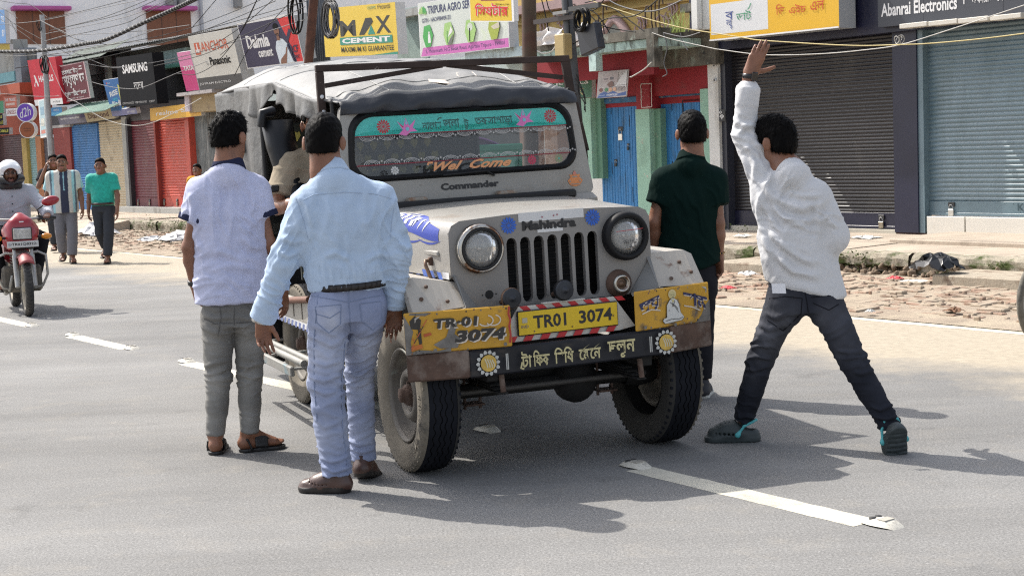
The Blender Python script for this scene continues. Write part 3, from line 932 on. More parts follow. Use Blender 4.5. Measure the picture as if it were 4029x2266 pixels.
for i in range(4200):
 d = rg.uniform(5.5, 33); n = 9.95 + 2.6 * (rg.random() ** .8)
 if n < 10.4 and rg.random() < .6: continue
 l, w, h = (rg.uniform(.10, .32), rg.uniform(.05, .13), rg.choice([.003, .006, .010, .014, .022])) if i % 3 else (rg.uniform(.02, .08), rg.uniform(.015, .05), rg.uniform(.005, .035))
 a = rg.choice([.05, .02, -.05, 1.6, .1]) + rg.uniform(-.1, .1); tx, ty = rg.uniform(-.07, .07), rg.uniform(-.07, .07)
 ca, sa = math.cos(a), math.sin(a)
 X = DV * ca + NV * sa; Y = -DV * sa + NV * ca; Z = nrm(ZV + X * tx + Y * ty); X = nrm(X - Z * (X @ Z)); Y = np.cross(Z, X)
 z = .006 + .03 * (n - 9.74) / 2.95
 f = mb.frame = (st(d, n, z), X, Y, Z)
 mb.bbox((-l / 2, -w / 2, -.02), (l / 2, w / 2, h), bm1, .006)
mb.build('brick_rubble', kind='stuff')
kerb_c = mat('kerb_stone', (.30, .265, .205), .95, var=.22, vs=5, bump=.7, bs=40, bd=.012, dirt=((.055, .075, .018), .50, .60, 3.2, (1, 1, 1.6)), dirt2=((.10, .085, .06), .56, .7, 6.0))
slab_m = mat('pavement_concrete', (.40, .335, .265), .9, var=.15, vs=1.6, bump=.35, bs=25, bd=.01, dirt=((.22, .18, .14), .55, .75, 2.0, (.5, 2, 1)))
mb = MB(); d = -6.0
i = 0
while d < 62:
 l = rg.uniform(1.6, 2.6); z = .26 + rg.uniform(-.012, .012)
 for (n0, n1) in ((12.72, 13.75), (13.76, 14.9)):
  mb.frame = (np.zeros(3), DV, NV, ZV)
  zz = z + rg.uniform(-.01, .01)
  tilt = rg.uniform(-.012, .012)
  V = [(d, n0, zz), (d + l - .015, n0, zz + tilt), (d + l - .015, n1, zz + tilt + .01), (d, n1, zz + .01), (d, n0, .05), (d + l - .015, n0, .05), (d + l - .015, n1, .05), (d, n1, .05)]
  mb.add(V, [(0, 1, 2, 3), (0, 4, 5, 1), (1, 5, 6, 2), (2, 6, 7, 3), (3, 7, 4, 0)], slab_m)
 d += l
mb.build('pavement', kind='structure')
mb = MB(); d = -6.0
while d < 62:
 l = rg.uniform(.9, 1.7); j = rg.uniform(-.025, .025)
 k = 14
 V = []
 pts = [(0, .0), (0.0, .10), (-.015, .17), (0.0, .225), (.035, .255), (.12, .262)]
 if 9.0 < d < 11.6 : pts = [(.18, .0), (.13, .07), (.06, .105), (-.02, .125), (-.03, .20), (-.005, .245), (.05, .262), (.12, .264)]
 for a in range(k + 1):
  dd = d + (l - .03) * a / k
  for (n_, z_) in pts:
   V.append(st(dd, 12.63 + j + n_ + rg.uniform(-.014, .014), max(0, z_ + rg.uniform(-.009, .009))))
 q = len(pts)
 mb.add(V, [(a * q + b, a * q + b + 1, (a + 1) * q + b + 1, (a + 1) * q + b) for a in range(k) for b in range(q - 1)], kerb_c, False)
 d += l
mb.build('kerb', kind='structure')
mb = MB()
stone = mat('rubble_stone', (.17, .125, .085), .95, var=.4, vs=6, bump=.6, bs=50)
for i in range(240):
 dd = rg.uniform(8.6, 12.6); n = rg.uniform(12.42, 12.66); r = rg.uniform(.018, .055); z = rg.uniform(0, .11) if n > 12.55 else rg.uniform(.0, .05)
 X = nrm([rg.uniform(-1, 1) for _ in range(3)]); Y = nrm(np.cross(X, [rg.uniform(-1, 1) for _ in range(3)])); mb.frame = (st(dd, n, z + .02), X, Y, np.cross(X, Y))
 mb.bbox((-r, -r * .7, -r * .5), (r, r * .7, r * .5), stone, r * .3)
mb.build('kerb_rubble', kind='stuff')
mb = MB(); leaf = mat('weed_leaf', (.07, .10, .025), .7, var=.4, vs=20); moss = mat('moss', (.075, .095, .022), .95, var=.5, vs=30, bump=.8, bs=90)
spots = [(10.95, 12.58, .2, .10, 80), (9.1, 12.62, .22, .05, 30), (15.0, 14.55, .27, .16, 70), (26.9, 12.6, .2, .2, 160), (28.6, 12.6, .2, .18, 160), (29.9, 12.6, .2, .12, 110), (25.7, 12.6, .2, .2, 160), (14.5, 14.4, .27, .08, 40), (13.2, 12.62, .25, .07, 40)]
for (dd, n, z, r, k) in spots:
 for i in range(k):
  c = st(dd + rg.gauss(0, r * 1.6), n + rg.gauss(-.03, .02), max(.02, z + rg.gauss(-.02, r * .55))); X = nrm([rg.uniform(-1, 1) for _ in range(3)]); Y = nrm(np.cross(X, [rg.uniform(-1, 1) for _ in range(3)])); s_ = rg.uniform(.010, .024)
  mb.add([c - X * s_, c + Y * s_ * .5, c + X * s_, c - Y * s_ * .5], [(0, 1, 2, 3)], leaf if rg.random() < .5 else moss)
mb.build('weeds', kind='stuff')
stepm = mat('step_concrete', (.36, .31, .24), .9, var=.2, vs=4, bump=.5, bs=50, bd=.008, dirt=((.17, .12, .085), .5, .66, 5), dirt2=((.5, .46, .38), .6, .7, 9))
def step(lab, pL, pR, n0, n1, z):
 dl, _ = fac(*pL, n0); dr, _ = fac(*pR, n0)
 t = thing('concrete_step', lab, 'step', st((dl + dr) / 2, (n0 + n1) / 2), 'concrete steps at the kerb')
 mb = MB((np.zeros(3), DV, NV, ZV)); mb.bbox((dr, n0, -.02), (dl, n1, z), stepm, .014); mb.build('block', t)
 return dl, dr
step('worn concrete step block at the kerb with a black bag beside it', (2829 + 1795 / 2.1467, 650 + 960 / 2.1467), (2829 + 2560 / 2.1467, 650 + 980 / 2.1467), 11.95, 12.62, .135)
step('low grey concrete step block at the kerb left of the man in white', (2829 - 20, 650 + 900 / 2.1467), (2829 + 385 / 2.1467, 650 + 870 / 2.1467), 11.9, 12.62, .15)
mb = MB((np.zeros(3), DV, NV, ZV)); dl, _ = fac(2829 + 1395 / 2.1467, 650 + 640 / 2.1467, 13.55); mb.bbox((3, 13.62, .2), (dl, 14.76, .325), slab_m, .02)
pl = mb.build('plinth'); tag(pl, 'low raised concrete plinth in front of the tiled shop with the blue shutter', 'plinth')
t = MB((np.zeros(3), DV, NV, ZV))
dl, _ = fac(165 / 2576 * 4029, 930, 12.6); dr, _ = fac(325 / 2576 * 4029, 900, 12.6)
t.add([(dl, 12.62, .255), (dr, 12.62, .255), (dr, 11.0, .01), (dl, 11.0, .01), (dr, 12.62, 0), (dl, 12.62, 0)], [(0, 1, 2, 3), (1, 4, 2), (0, 3, 5)], slab_m)
tag(t.build('ramp'), 'worn concrete ramp from the road up to the pavement behind the walkers', 'ramp')
def crumple(name, lab, cat, c, r, m, flat=.4, seed=1, group=None, n=3):
 g = np.random.default_rng(seed)
 mb = MB()
 V = []; k = 9
 for i in range(k + 1):
  for j in range(k + 1):
   x, y = i / k * 2 - 1, j / k * 2 - 1
   h = max(0, 1 - (x * x + y * y) * .75)
   V.append(np.asarray(c) + DV * (x * r * 1.3 + g.normal() * r * .13) + NV * (y * r + g.normal() * r * .13) + ZV * (.008 + h * r * flat * (.6 + .5 * g.random()) + abs(g.normal()) * r * .12 * flat))
 mb.add(V, [(i * (k + 1) + j, (i + 1) * (k + 1) + j, (i + 1) * (k + 1) + j + 1, i * (k + 1) + j + 1) for i in range(k) for j in range(k)], m, False)
 o = mb.build(name, solid=.002)
 return tag(o, lab, cat, group)
plast = mat('white_plastic', (.62, .62, .63), .4, var=.15, vs=14, trans=.15); paper = pm((.62, .61, .58), .8); blackp = mat('black_plastic', (.014, .015, .017), .28, var=.3, vs=14); redp = pm((.45, .04, .05), .5)
P_ = lambda x, y, z=.03: G(x, y, z)
crumple('plastic_bag', 'heap of white plastic rubbish bags against the mossy kerb by the teal shirt', 'plastic bag', P_(385, 925), .34, plast, .8, 3)
crumple('plastic_bag', 'flattened pale plastic wrapper between the rubbish heap and the white sack', 'plastic bag', P_(600, 946), .22, plast, .3, 4)
crumple('sack', 'white sack slumped at the foot of the kerb beside the lavender shirt', 'sack', P_(705, 947), .32, plast, .5, 5)
crumple('plastic_bag', 'black plastic bag slumped over the kerb beside the worn step block', 'plastic bag', P_(2829 + 1840 / 2.1467, 650 + 890 / 2.1467, .16), .17, blackp, 1.0, 6)
crumple('paper_scrap', 'white paper scrap on the bricks left of the black bag', 'paper', P_(2829 + 1660 / 2.1467, 650 + 985 / 2.1467), .10, paper, .12, 7)
crumple('paper_scrap', 'white paper sheet on the pavement before the dark shutter', 'paper', P_(2829 + 1230 / 2.1467, 650 + 620 / 2.1467, .27), .13, paper, .22, 8)
crumple('paper_scrap', 'crumpled white paper at the foot of the low grey step', 'paper', P_(2829 + 238 / 2.1467, 650 + 930 / 2.1467), .085, paper, .5, 9)
crumple('paper_scrap', 'white packet on the pavement beside the white pillar', 'paper', P_(2829 + 205 / 2.1467, 650 + 605 / 2.1467, .27), .09, paper, .3, 10)
crumple('snack_wrapper', 'red and white wrapper on the bricks beside the rubble under the kerb', 'wrapper', P_(2829 + 1490 / 2.1467, 650 + 968 / 2.1467), .06, redp, .5, 11)
crumple('snack_wrapper', 'red wrapper lying by the hand of the man in green', 'wrapper', P_(2829 + 75 / 2.1467, 650 + 1045 / 2.1467), .06, redp, .4, 12)
crumple('dry_leaf', 'dry brown leaf on the earth near the right frame wheel', 'leaf', P_(2829 + 1985 / 2.1467, 650 + 1240 / 2.1467), .06, pm((.16, .08, .04), .8), .5, 13)
crumple('pebble', 'pale pebble on the dusty verge beside the white shirt man', 'pebble', P_(2829 + 1275 / 2.1467, 650 + 1248 / 2.1467), .03, pm((.5, .5, .48), .8), .8, 14)
NF = 14.75
FR = (np.zeros(3), DV, NV, ZV)
zD = lambda x, y: (x / 2.1467, y / 2.1467)
zE = lambda x, y: (x / 3.22, 400 + y / 3.22)
zA = lambda x, y: (2829 + x / 2.1467, 650 + y / 2.1467)
zB = lambda x, y: (2829 + x / 2.1467, y / 2.1467)
z5 = lambda x, y: (2100 + x / 3.22, 250 + y / 3.22)
z4_ = lambda x, y: (2100 + x / 3.22, y / 3.22)
def R(x0, y0, x1, y1, n=NF):
 xm, ym = (x0 + x1) / 2, (y0 + y1) / 2
 dl, _ = fac(x0, ym, n); dr, _ = fac(x1, ym, n); _, zt = fac(xm, y0, n); _, zb = fac(xm, y1, n)
 return dr, dl, zb, zt
def RR(p0, p1, n=NF): return R(p0[0], p0[1], p1[0], p1[1], n)
def slab(mb, r, n0, n1, m, b=0.0):
 if b: mb.bbox((r[0], n0, r[2]), (r[1], n1, r[3]), m, b)
 else: mb.box((r[0], n0, r[2]), (r[1], n1, r[3]), m)
def wallpart(parent, name, r, n0, n1, m, b=0.0):
 mb = MB(FR); slab(mb, r, n0, n1, m, b)
 return mb.build(name, parent)
steelm = mat('zinc_steel', (.36, .36, .36), .45, .7, var=.15, vs=8, bump=.1)
brass = mat('old_lock', (.30, .26, .20), .4, .8, var=.2, vs=30)
def padlock(parent, d, n, z, s=1.0, m=None):
 mb = MB((st(d, n, z), DV, NV, ZV)); m = m or brass
 mb.bbox((-.025 * s, -.018, -.055 * s), (.025 * s, .0, 0), m, .006)
 mb.tube([(-.016 * s, -.009, 0), (-.016 * s, -.009, .022 * s), (-.008 * s, -.009, .034 * s), (.008 * s, -.009, .034 * s), (.016 * s, -.009, .022 * s), (.016 * s, -.009, 0)], .004 * s, steelm, 6)
 mb.bbox((-.03 * s, -.006, .02 * s), (.03 * s, .012, .055 * s), pm((.03, .03, .03), .5), .004)
 return mb.build('padlock', parent)
def shutter(parent, r, m, n=NF + .06, pitch=.066, amp=.020, board=.2, bm=None, locks=(), guide=None, lockm=None):
 dr, dl, zb, zt = r
 mb = MB(FR)
 prof = []; z = zb + board; i = 0
 nz = max(4, int((zt - zb - board) / pitch)); p = (zt - zb - board) / nz
 rg2 = random.Random(int(dl * 77))
 for i in range(nz):
  a = amp * rg2.uniform(.85, 1.1); o = rg2.uniform(-.0015, .0015)
  for t, q in ((.0, .0), (.10, .55), (.32, 1.0), (.55, 1.0), (.78, .62), (.90, .1)):
   prof.append((z + t * p, n - a * q + o))
  z += p
 prof.append((zt, n))
 V = []
 nx = 2
 for k in range(nx + 1):
  d = dr + (dl - dr) * k / nx
  V += [(d, q, z_) for z_, q in prof]
 q = len(prof)
 mb.add(V, [(a * q + b, a * q + b + 1, (a + 1) * q + b + 1, (a + 1) * q + b) for a in range(nx) for b in range(q - 1)], m, True)
 o = mb.build('roller_shutter', parent)
 bm = bm or m
 mb = MB(FR); mb.bbox((dr, n - .022, zb), (dl, n + .02, zb + board), bm, .004); mb.bbox((dr, n - .034, zb), (dl, n - .0225, zb + .035), bm, .004)
 for k in range(int((dl - dr) / .12)):
  mb.lathe([(.007, 0), (.005, .004), (0, .005)], (dr + .06 + k * .12, n - .022, zb + board - .02), (0, -1, 0), bm, 6)
 mb.bbox(((dr + dl) / 2 - .05, n - .034, zb + board * .5 - .012), ((dr + dl) / 2 + .05, n - .0225, zb + board * .5 + .012), bm, .004)
 mb.build('bottom_rail', o)
 if guide is not None:
  for d in (dr - .05, dl):
   mb = MB(FR); mb.bbox((d, n - .055, zb), (d + .05, n + .03, zt), guide, .004); mb.build('guide', o)
 for t in locks: padlock(o, dr + (dl - dr) * t, n - .035, zb + board * .45, 1.5, lockm)
 return o
def corr(mb, p0, U, V_, m, pitch=.076, amp=.010, rag=0.0, thick=True):
 U = np.asarray(U, float); V_ = np.asarray(V_, float); N_ = nrm(np.cross(U, V_)); L = np.linalg.norm(U)
 k = max(8, int(L / pitch * 6)); rg2 = random.Random(int(L * 100))
 P = []
 for i in range(k + 1):
  t = i / k; w = math.sin(t * L / pitch * 6.283) * amp
  for s_ in (0, .5, 1): P.append(np.asarray(p0) + U * t + V_ * (s_ * (1 + (rag * rg2.uniform(-1, 1) if s_ else 0))) + N_ * w)
 mb.add(P, [(i * 3 + j, (i + 1) * 3 + j, (i + 1) * 3 + j + 1, i * 3 + j + 1) for i in range(k) for j in range(2)], m, True)
grime = ((.06, .055, .05), .55, .75, 2.5, (1, 1, .35))
brownm = mat('shutter_brown', (.115, .060, .058), .5, var=.12, vs=3, dirt=grime)
tealm = mat('shutter_teal', (.28, .43, .42), .5, var=.1, vs=3, dirt=((.16, .19, .18), .55, .75, 3, (1, 1, .35)))
bluem = mat('shutter_blue', (.045, .17, .39), .5, var=.12, vs=3, dirt=((.04, .09, .15), .52, .75, 3, (1, 1, .35)))
beigem = mat('shutter_beige', (.50, .42, .29), .55, var=.1, vs=3, dirt=((.20, .15, .09), .56, .75, 4, (1, 1, .5)))
maroonm = mat('shutter_maroon', (.145, .030, .042), .45, var=.12, vs=3, dirt=((.18, .09, .085), .52, .75, 3, (1, 1, .35)))
orangem = mat('shutter_orange', (.48, .065, .040), .45, var=.12, vs=3, dirt=((.27, .07, .05), .52, .75, 3, (1, 1, .35)))
ironm = mat('corrugated_iron', (.17, .18, .18), .55, .35, var=.3, vs=4, bump=.1, dirt=((.10, .055, .03), .56, .75, 3, (1, 1, .3)), dirt2=((.33, .33, .32), .55, .7, 5, (1, 1, .2)))
greenm = mat('awning_green', (.18, .29, .235), .8, var=.2, vs=5, dirt=((.10, .11, .095), .50, .72, 5))
awnm = mat('awning_grey', (.13, .16, .14), .8, var=.3, vs=6, dirt=((.09, .10, .085), .46, .7, 5))
plaster = mat('grey_plaster', (.36, .36, .34), .9, var=.12, vs=2, bump=.3, bs=40, dirt=((.14, .13, .11), .52, .75, 2.5, (1, 1, .4)))
tealwall = mat('teal_plaster', (.27, .36, .345), .85, var=.1, vs=2, dirt=((.15, .18, .17), .52, .75, 2.5, (1, 1, .4)))
darkin = mat('shade_black', (.014, .014, .016), .9)  # flat black standing in for shade in a hollow
orangew = mat('orange_wall', (.36, .075, .035), .7, var=.12, vs=3, dirt=((.2, .06, .04), .55, .75, 3))
redp_ = mat('red_panel', (.24, .035, .025), .6, var=.08)
yelp = mat('yellow_post', (.52, .36, .10), .6)
orp = mat('orange_post', (.48, .19, .075), .6)
def shop(label, d): return thing('shop', label, 'shop', st(d, NF, 0), 'shops along the pavement')
A = shop('orange fronted phone shop with brown and pale teal shutters behind the motorcycle rider', 43)
shutter(A, RR(zE(30, 420), zE(322, 1010)), brownm, board=.12)
shutter(A, RR(zE(350, 285), zE(530, 1180)), tealm, board=.15)
wallpart(A, 'post', RR(zE(318, 460), zE(378, 1300)), NF - .05, NF + .1, yelp)
wallpart(A, 'post', RR(zE(500, 440), zE(565, 1200)), NF - .07, NF + .1, orp)
wallpart(A, 'post', RR(zE(-20, 430), zE(30, 1300)), NF - .05, NF + .1, pm((.10, .05, .05)))
r = RR((0, 332), (78, 372), NF - .7); wallpart(A, 'canopy', r, NF - .7, NF + .2, orangew)
wallpart(A, 'wall', RR((78, 335), (165, 535)), NF + .02, NF + .3, orangew)
wallpart(A, 'wall', R(-60, 372, 78, 535), NF + .02, NF + .3, orangew)
wallpart(A, 'wall', (39.5, 60, 0, .25), NF, NF + .4, plaster)
wallpart(A, 'upper_wall', R(-120, 175, 55, 332, NF + .15), NF + .15, NF + .6, plaster)
wallpart(A, 'upper_wall', R(55, 190, 82, 332, NF + .1), NF + .1, NF + .6, mat('blue_grey_wall', (.27, .29, .32), .8, var=.1))
r = R(-40, 290, 62, 328, NF + .1); wallpart(A, 'name_board', r, NF + .06, NF + .14, pm((.20, .42, .46)))
r = R(82, 200, 125, 300, NF + .35); wallpart(A, 'window_grille', r, NF + .3, NF + .5, ironm)
Bs = shop('shop with a bright blue and a cream shutter under a ragged green tin awning', 38)
rb = RR(zE(915, 285), zE(1245, 1400)); shutter(Bs, rb, bluem, board=.22, locks=(.8,), guide=mat('guide_blue', (.04, .16, .42), .5))
rc_ = RR(zE(1262, 235), zE(1640, 1405)); shutter(Bs, rc_, beigem, board=.05, guide=None)
wallpart(Bs, 'red_panel', RR(zE(700, 330), zE(905, 900)), NF - .02, NF + .08, redp_)
wallpart(Bs, 'panel_frame', RR(zE(645, 298), zE(905, 332)), NF - .04, NF + .1, pm((.38, .36, .34)))
wallpart(Bs, 'slat_panel', RR(zE(535, 460), zE(700, 1200)), NF + .02, NF + .1, mat('slat_dark', (.09, .085, .095), .6, stretch=(1, 1, 30), var=.5, vs=3))
wallpart(Bs, 'pillar', RR(zE(1598, 190), zE(1662, 1412)), NF - .06, NF + .14, plaster)
wallpart(Bs, 'wall', (rc_[0] - .2, rb[1] + 2.4, 2.45, 2.9), NF + .08, NF + .5, pm((.05, .045, .05)))
wallpart(Bs, 'wall', (rc_[0] - .2, rb[1] + 2.4, 0, rb[2]), NF, NF + .5, plaster)
r = R(215, 215, 480, 400, NF + .9); wallpart(Bs, 'upper_wall', r, NF + .9, NF + 1.2, mat('recess_shade', (.045, .05, .06), .8, var=.3, vs=4, stretch=(1, 1, .2)))  # near-black colour stands for the shade of the upper storey hollow
for x in (330, 420, 470):
 wallpart(Bs, 'upper_post', R(x, 225, x + 12, 390, NF + .55), NF + .5, NF + .62, pm((.22, .22, .22)))
mb = MB(FR)
dr, dl, zb, zt = R(242, 195, 432, 245, NF - .1)
corr(mb, (dr, NF - .35, zb + .03), (dl - dr, 0, 0), (0, .8, .42), awnm, .09, .012)
mb.build('tin_awning', Bs)
mb = MB(FR)
dr, dl, zb, zt = RR(zE(785, 60), zE(1420, 140), NF - .55)
corr(mb, (dr, NF - .75, zb - .02), (dl - dr, 0, 0), (0, .7, .30), greenm, .07, .014, .08)
mb.box((dr, NF - .1, zt - .1), (dl, NF + .1, zt + .05), pm((.05, .05, .05)))
mb.build('tin_awning', Bs)
Cs = shop('shop with a maroon and a bright orange red shutter standing on a grey step', 33.5)
rm = RR(zE(1672, 200), zE(2040, 1330)); shutter(Cs, rm, maroonm, board=.22, locks=(.1, .5, .9))
ro = RR(zE(2010, 200), zE(2400, 1335)); shutter(Cs, ro, orangem, board=.24, locks=(.5, .92))
rm = (ro[1] + .05, rm[1], rm[2], rm[3])
wallpart(Cs, 'post', (ro[1] - .04, ro[1] + .05, ro[2], ro[3]), NF - .06, NF + .1, redp_)
wallpart(Cs, 'post', (rm[1], rm[1] + .12, rm[2], rm[3]), NF - .07, NF + .1, pm((.03, .025, .03)))
wallpart(Cs, 'post', (ro[0] - .22, ro[0], ro[2], ro[3]), NF - .07, NF + .1, orangem)
wallpart(Cs, 'step', (ro[0] - .2, rm[1] + .2, .2, ro[2]), NF - .35, NF + .3, plaster)
wallpart(Cs, 'wall', (ro[0] - .25, rm[1] + .2, ro[3], ro[3] + .4), NF + .02, NF + .4, pm((.04, .035, .04)))
wallpart(Cs, 'upper_wall', R(590, 200, 735, 266, NF + .3), NF + .3, NF + .6, tealwall)
wallpart(Cs, 'beam', R(605, 255, 735, 268, NF + .2), NF + .15, NF + .3, pm((.06, .25, .19)))
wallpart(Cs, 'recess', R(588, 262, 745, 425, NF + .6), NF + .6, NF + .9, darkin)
wallpart(Cs, 'ledge', RR(zD(1490, 772), zD(1790, 800), NF - .55), NF - .55, NF + .4, mat('pale_concrete', (.36, .33, .33), .85, var=.25, vs=8, dirt=((.12, .11, .12), .5, .7, 8)))
wallpart(Cs, 'ledge_wall', RR(zD(1600, 800), zD(1830, 945), NF - .35), NF - .35, NF + .0, mat('ochre_plaster', (.33, .25, .14), .85, var=.2, vs=4, dirt=((.2, .15, .1), .52, .7, 4)))
wallpart(Cs, 'ledge_post', RR(zD(1560, 800), zD(1600, 945), NF - .4), NF - .4, NF - .3, pm((.42, .36, .40)))
mb = MB(FR)
corr(mb, (rc_[0] - 5.6, NF - .2, 4.30), (13.2, 0, 0), (0, 2.6, .42), ironm, .10, .016)
rf = mb.build('tin_roof', Bs)
mb = MB(FR); mb.box((rc_[0] - 5.0, NF + .8, 3.9), (rc_[0] + 7.4, NF + .95, 4.35), pm((.05, .05, .05))); mb.build('roof_beam', Bs)
Ds = shop('corrugated iron shed wall between the orange shutter and the canvas of the jeep', 30)
mb = MB(FR); dr, dl, zb, zt = R(758, 400, 1000, 845); corr(mb, (dr, NF + .1, .3), (dl - dr, 0, 0), (0, 0, 2.9), ironm, .085, .016); mb.build('wall', Ds)
Es = shop('pale blue plastered building behind the jeep canvas with advertising boards on its parapet', 24)
dr, _ = fac(2060, 300, NF + .3); dl, _ = fac(1000, 300, NF + .3)
wallpart(Es, 'shop_front', (dr, dl, 0, 2.45), NF + .28, NF + .3, mat('shaded_openings', (.035, .038, .042), .7, var=.3))  # near-black slab paints the shade inside the shop openings
wallpart(Es, 'wall', (dr, dl, 2.45, 3.1), NF + .3, NF + .8, mat('pale_blue_plaster', (.42, .50, .52), .85, var=.1, vs=2, dirt=((.2, .24, .24), .52, .75, 3, (1, 1, .3))))
wallpart(Es, 'upper_wall', R(1560, 30, 1680, 240, NF + .25), NF + .25, NF + .3, tealwall)
mb = MB(FR); r_ = R(1205, 100, 1290, 300, NF + .15); corr(mb, (r_[0], NF + .2, 2.2), (r_[1] - r_[0], 0, 0), (0, 0, 2.4), mat('dark_iron', (.07, .08, .095), .6, .3, var=.3, vs=4), .09, .014); mb.build('iron_sheet', Es)
wallpart(Es, 'concrete_beam', R(1555, 36, 1645, 66, NF + .1), NF + .1, NF + .5, plaster)
wallpart(Es, 'canopy', R(1830, 195, 2075, 232, NF - .5), NF - .5, NF + .3, mat('canopy_blue', (.42, .52, .55), .8, var=.2, vs=6, dirt=((.18, .16, .13), .5, .7, 7)))
for x, w in ((1330, 30), (1480, 30), (1700, 30), (2052, 40), (2150, 50)):
 wallpart(Es, 'pillar', R(x, 380, x + w, 900, NF), NF - .02, NF + .27, mat('pink_plaster_pillar', (.36, .24, .19), .85, var=.1, vs=3, stretch=(3, 3, .4)))
Fy = thing('house', 'ochre yellow house with a pink pointed arch above the red shop canopy', 'house', st(22, 19))
r = R(1990, -60, 2760, 330, 19.0); wallpart(Fy, 'wall', r, 19.0, 19.6, mat('ochre_wall', (.46, .33, .115), .85, var=.1, vs=1.5, dirt=((.24, .19, .09), .54, .75, 2, (1, 1, .4))))
pink = mat('pink_plaster', (.36, .25, .24), .85, var=.1)
c, zc = fac(2425, 160, 18.95); _, zap = fac(2420, 78, 18.95); wl, _ = fac(2350, 150, 18.95); wr, _ = fac(2500, 150, 18.95)
mb = MB(FR); arch = []
for t in np.linspace(-1, 1, 17): arch.append((c + (wl - wr) / 2 * 1.05 * t, 18.93, zap - (zap - zc + .25) * abs(t) ** 1.5))
mb.tube(arch, .09, pink, 6); mb.build('arch', Fy)
mb = MB(FR); mb.prism([(p[0], p[2]) for p in arch] + [(arch[-1][0], 2.2), (arch[0][0], 2.2)], 18.9, 18.96, mat('arch_window', (.20, .20, .17), .6), 1); mb.build('arch_window', Fy)
mb = MB(FR)
_, zt = fac(2300, 12, 18.9); mb.box((r[0], 18.75, zt - .05), (r[1], 19, zt + .12), pink); _, z2 = fac(2300, 58, 18.9); mb.box((r[0], 18.93, z2 - .02), (r[1], 19, z2 + .02), mat('ochre_wall2', (.40, .28, .10), .85))
for (px, py, sg) in ((2190, 85, 1), (2140, 110, -1), (2530, 95, -1), (2600, 90, 1), (2650, 40, -1)):
 for k in range(3):
  dd, zz = fac(px + k * 14 * sg, py + 8 * k, 18.93)
  mb.tube([(dd + (.20 - .02 * j) * math.cos(j * .62 + k) * .8, 18.95, zz + (.18 - .018 * j) * math.sin(j * .62 + k)) for j in range(9)], .018, pink, 5)
mb.build('stucco_scroll', Fy)
Gs = shop('red and mint green shop with two weathered blue plank doors', 17)
redw = mat('red_wall', (.25, .012, .020), .75, var=.12, vs=2, dirt=((.17, .03, .03), .55, .75, 3), bump=.15, bs=40)
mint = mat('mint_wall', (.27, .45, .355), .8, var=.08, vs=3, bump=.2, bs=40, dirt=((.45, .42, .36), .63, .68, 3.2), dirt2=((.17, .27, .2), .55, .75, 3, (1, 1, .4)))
mintd = mat('mint_shaded', (.13, .26, .185), .8, var=.08, vs=3, dirt=((.36, .34, .28), .64, .68, 3.4))  # darker copy of the mint wall, pillar side shade put into colour
mossc = mat('mossy_concrete', (.125, .115, .095), .95, var=.35, vs=5, bump=.6, bs=30, dirt=((.035, .033, .028), .48, .66, 4, (1, 1, .5)), dirt2=((.27, .31, .27), .58, .70, 6, (1, 1, .6)))
bdoor = mat('door_blue', (.022, .165, .40), .55, var=.22, vs=3, stretch=(3, 3, .5), bump=.3, bs=30, dirt=((.03, .09, .17), .52, .72, 5, (2, 2, .4)))
def NB(px0, py0, px1, py1, n): return R(*z5(px0, py0), *z5(px1, py1), n)
wallpart(Gs, 'wall', (15.05, 19.6, 2.05, 2.72), NF + .12, NF + .5, redw)
d1 = NB(845, 460, 1350, 1449, NF + .12); d2 = NB(1600, 375, 2150, 1449, NF + .12)
for k, (dd, lab) in enumerate(((d1, 'blue plank door with a shiny padlock'), (d2, 'blue plank door with a dark gap at its top'))):
 mb = MB(FR); n0 = NF + .14; x = dd[0]; i = 0
 while x < dd[1] - .02:
  w = min(random.uniform(.055, .075), dd[1] - x)
  mb.bbox((x + .002, n0 - .012 - random.uniform(0, .004), .30), (x + w - .002, n0 + .03, dd[3] - .02), bdoor, .004); x += w
 o = mb.build('plank_door', Gs); o['label'] = lab
 mb = MB(FR); z_ = dd[3]
 mb.bbox((dd[0] - .04, n0 - .05, z_ - .05), (dd[1] + .04, n0 + .04, z_ + .03), mat('door_lintel', (.03, .11, .22), .7, var=.3, vs=9, dirt=((.3, .3, .28), .56, .66, 12)), .006)
 mb.build('lintel', o)
 mb = MB(FR)
 dk = pm((.01, .012, .02), .8)
 for (t, z0, z1) in ((.72, 1.05, 1.22), (.25, 1.75, 1.92), (.22, .62, .85), (.7, 1.95, 2.05)):
  mb.box((dd[0] + (dd[1] - dd[0]) * t, n0 - .0185, z0), (dd[0] + (dd[1] - dd[0]) * t + .012, n0 - .0155, z1), dk)
 if k: mb.box((dd[0] + .02, n0 - .020, dd[3] - .13), (dd[0] + .42, n0 - .0165, dd[3] - .10), dk); mb.box((dd[0] + .40, n0 - .021, dd[3] - .6), (dd[0] + .42, n0 - .0165, dd[3] - .10), dk)
 mb.build('gap', o)
 if k == 0:
  for (px, py, s_, m_) in ((1115, 890, 1.9, mat('bright_lock', (.7, .7, .68), .2, .9)), (1210, 1055, .9, pm((.02, .02, .02))), (1055, 1260, 1.0, pm((.03, .03, .03)))):
   a, z_ = fac(*z5(px, py), n0); padlock(o, a, n0 - .02, z_, s_, m_)
wallpart(Gs, 'pillar', NB(620, 440, 782, 1460, NF), NF - .08, NF + .3, mint)
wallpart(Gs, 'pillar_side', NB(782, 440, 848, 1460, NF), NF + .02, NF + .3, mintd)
wallpart(Gs, 'pillar', (lambda q: (q[0], q[1], .2, q[3]))(NB(1352, 575, 1525, 1460, NF)), NF - .08, NF + .3, mint)
wallpart(Gs, 'pillar_top', (lambda q: (q[0], q[1], q[2], 2.55))(NB(1352, 230, 1525, 578, NF)), NF - .085, NF + .3, redw)
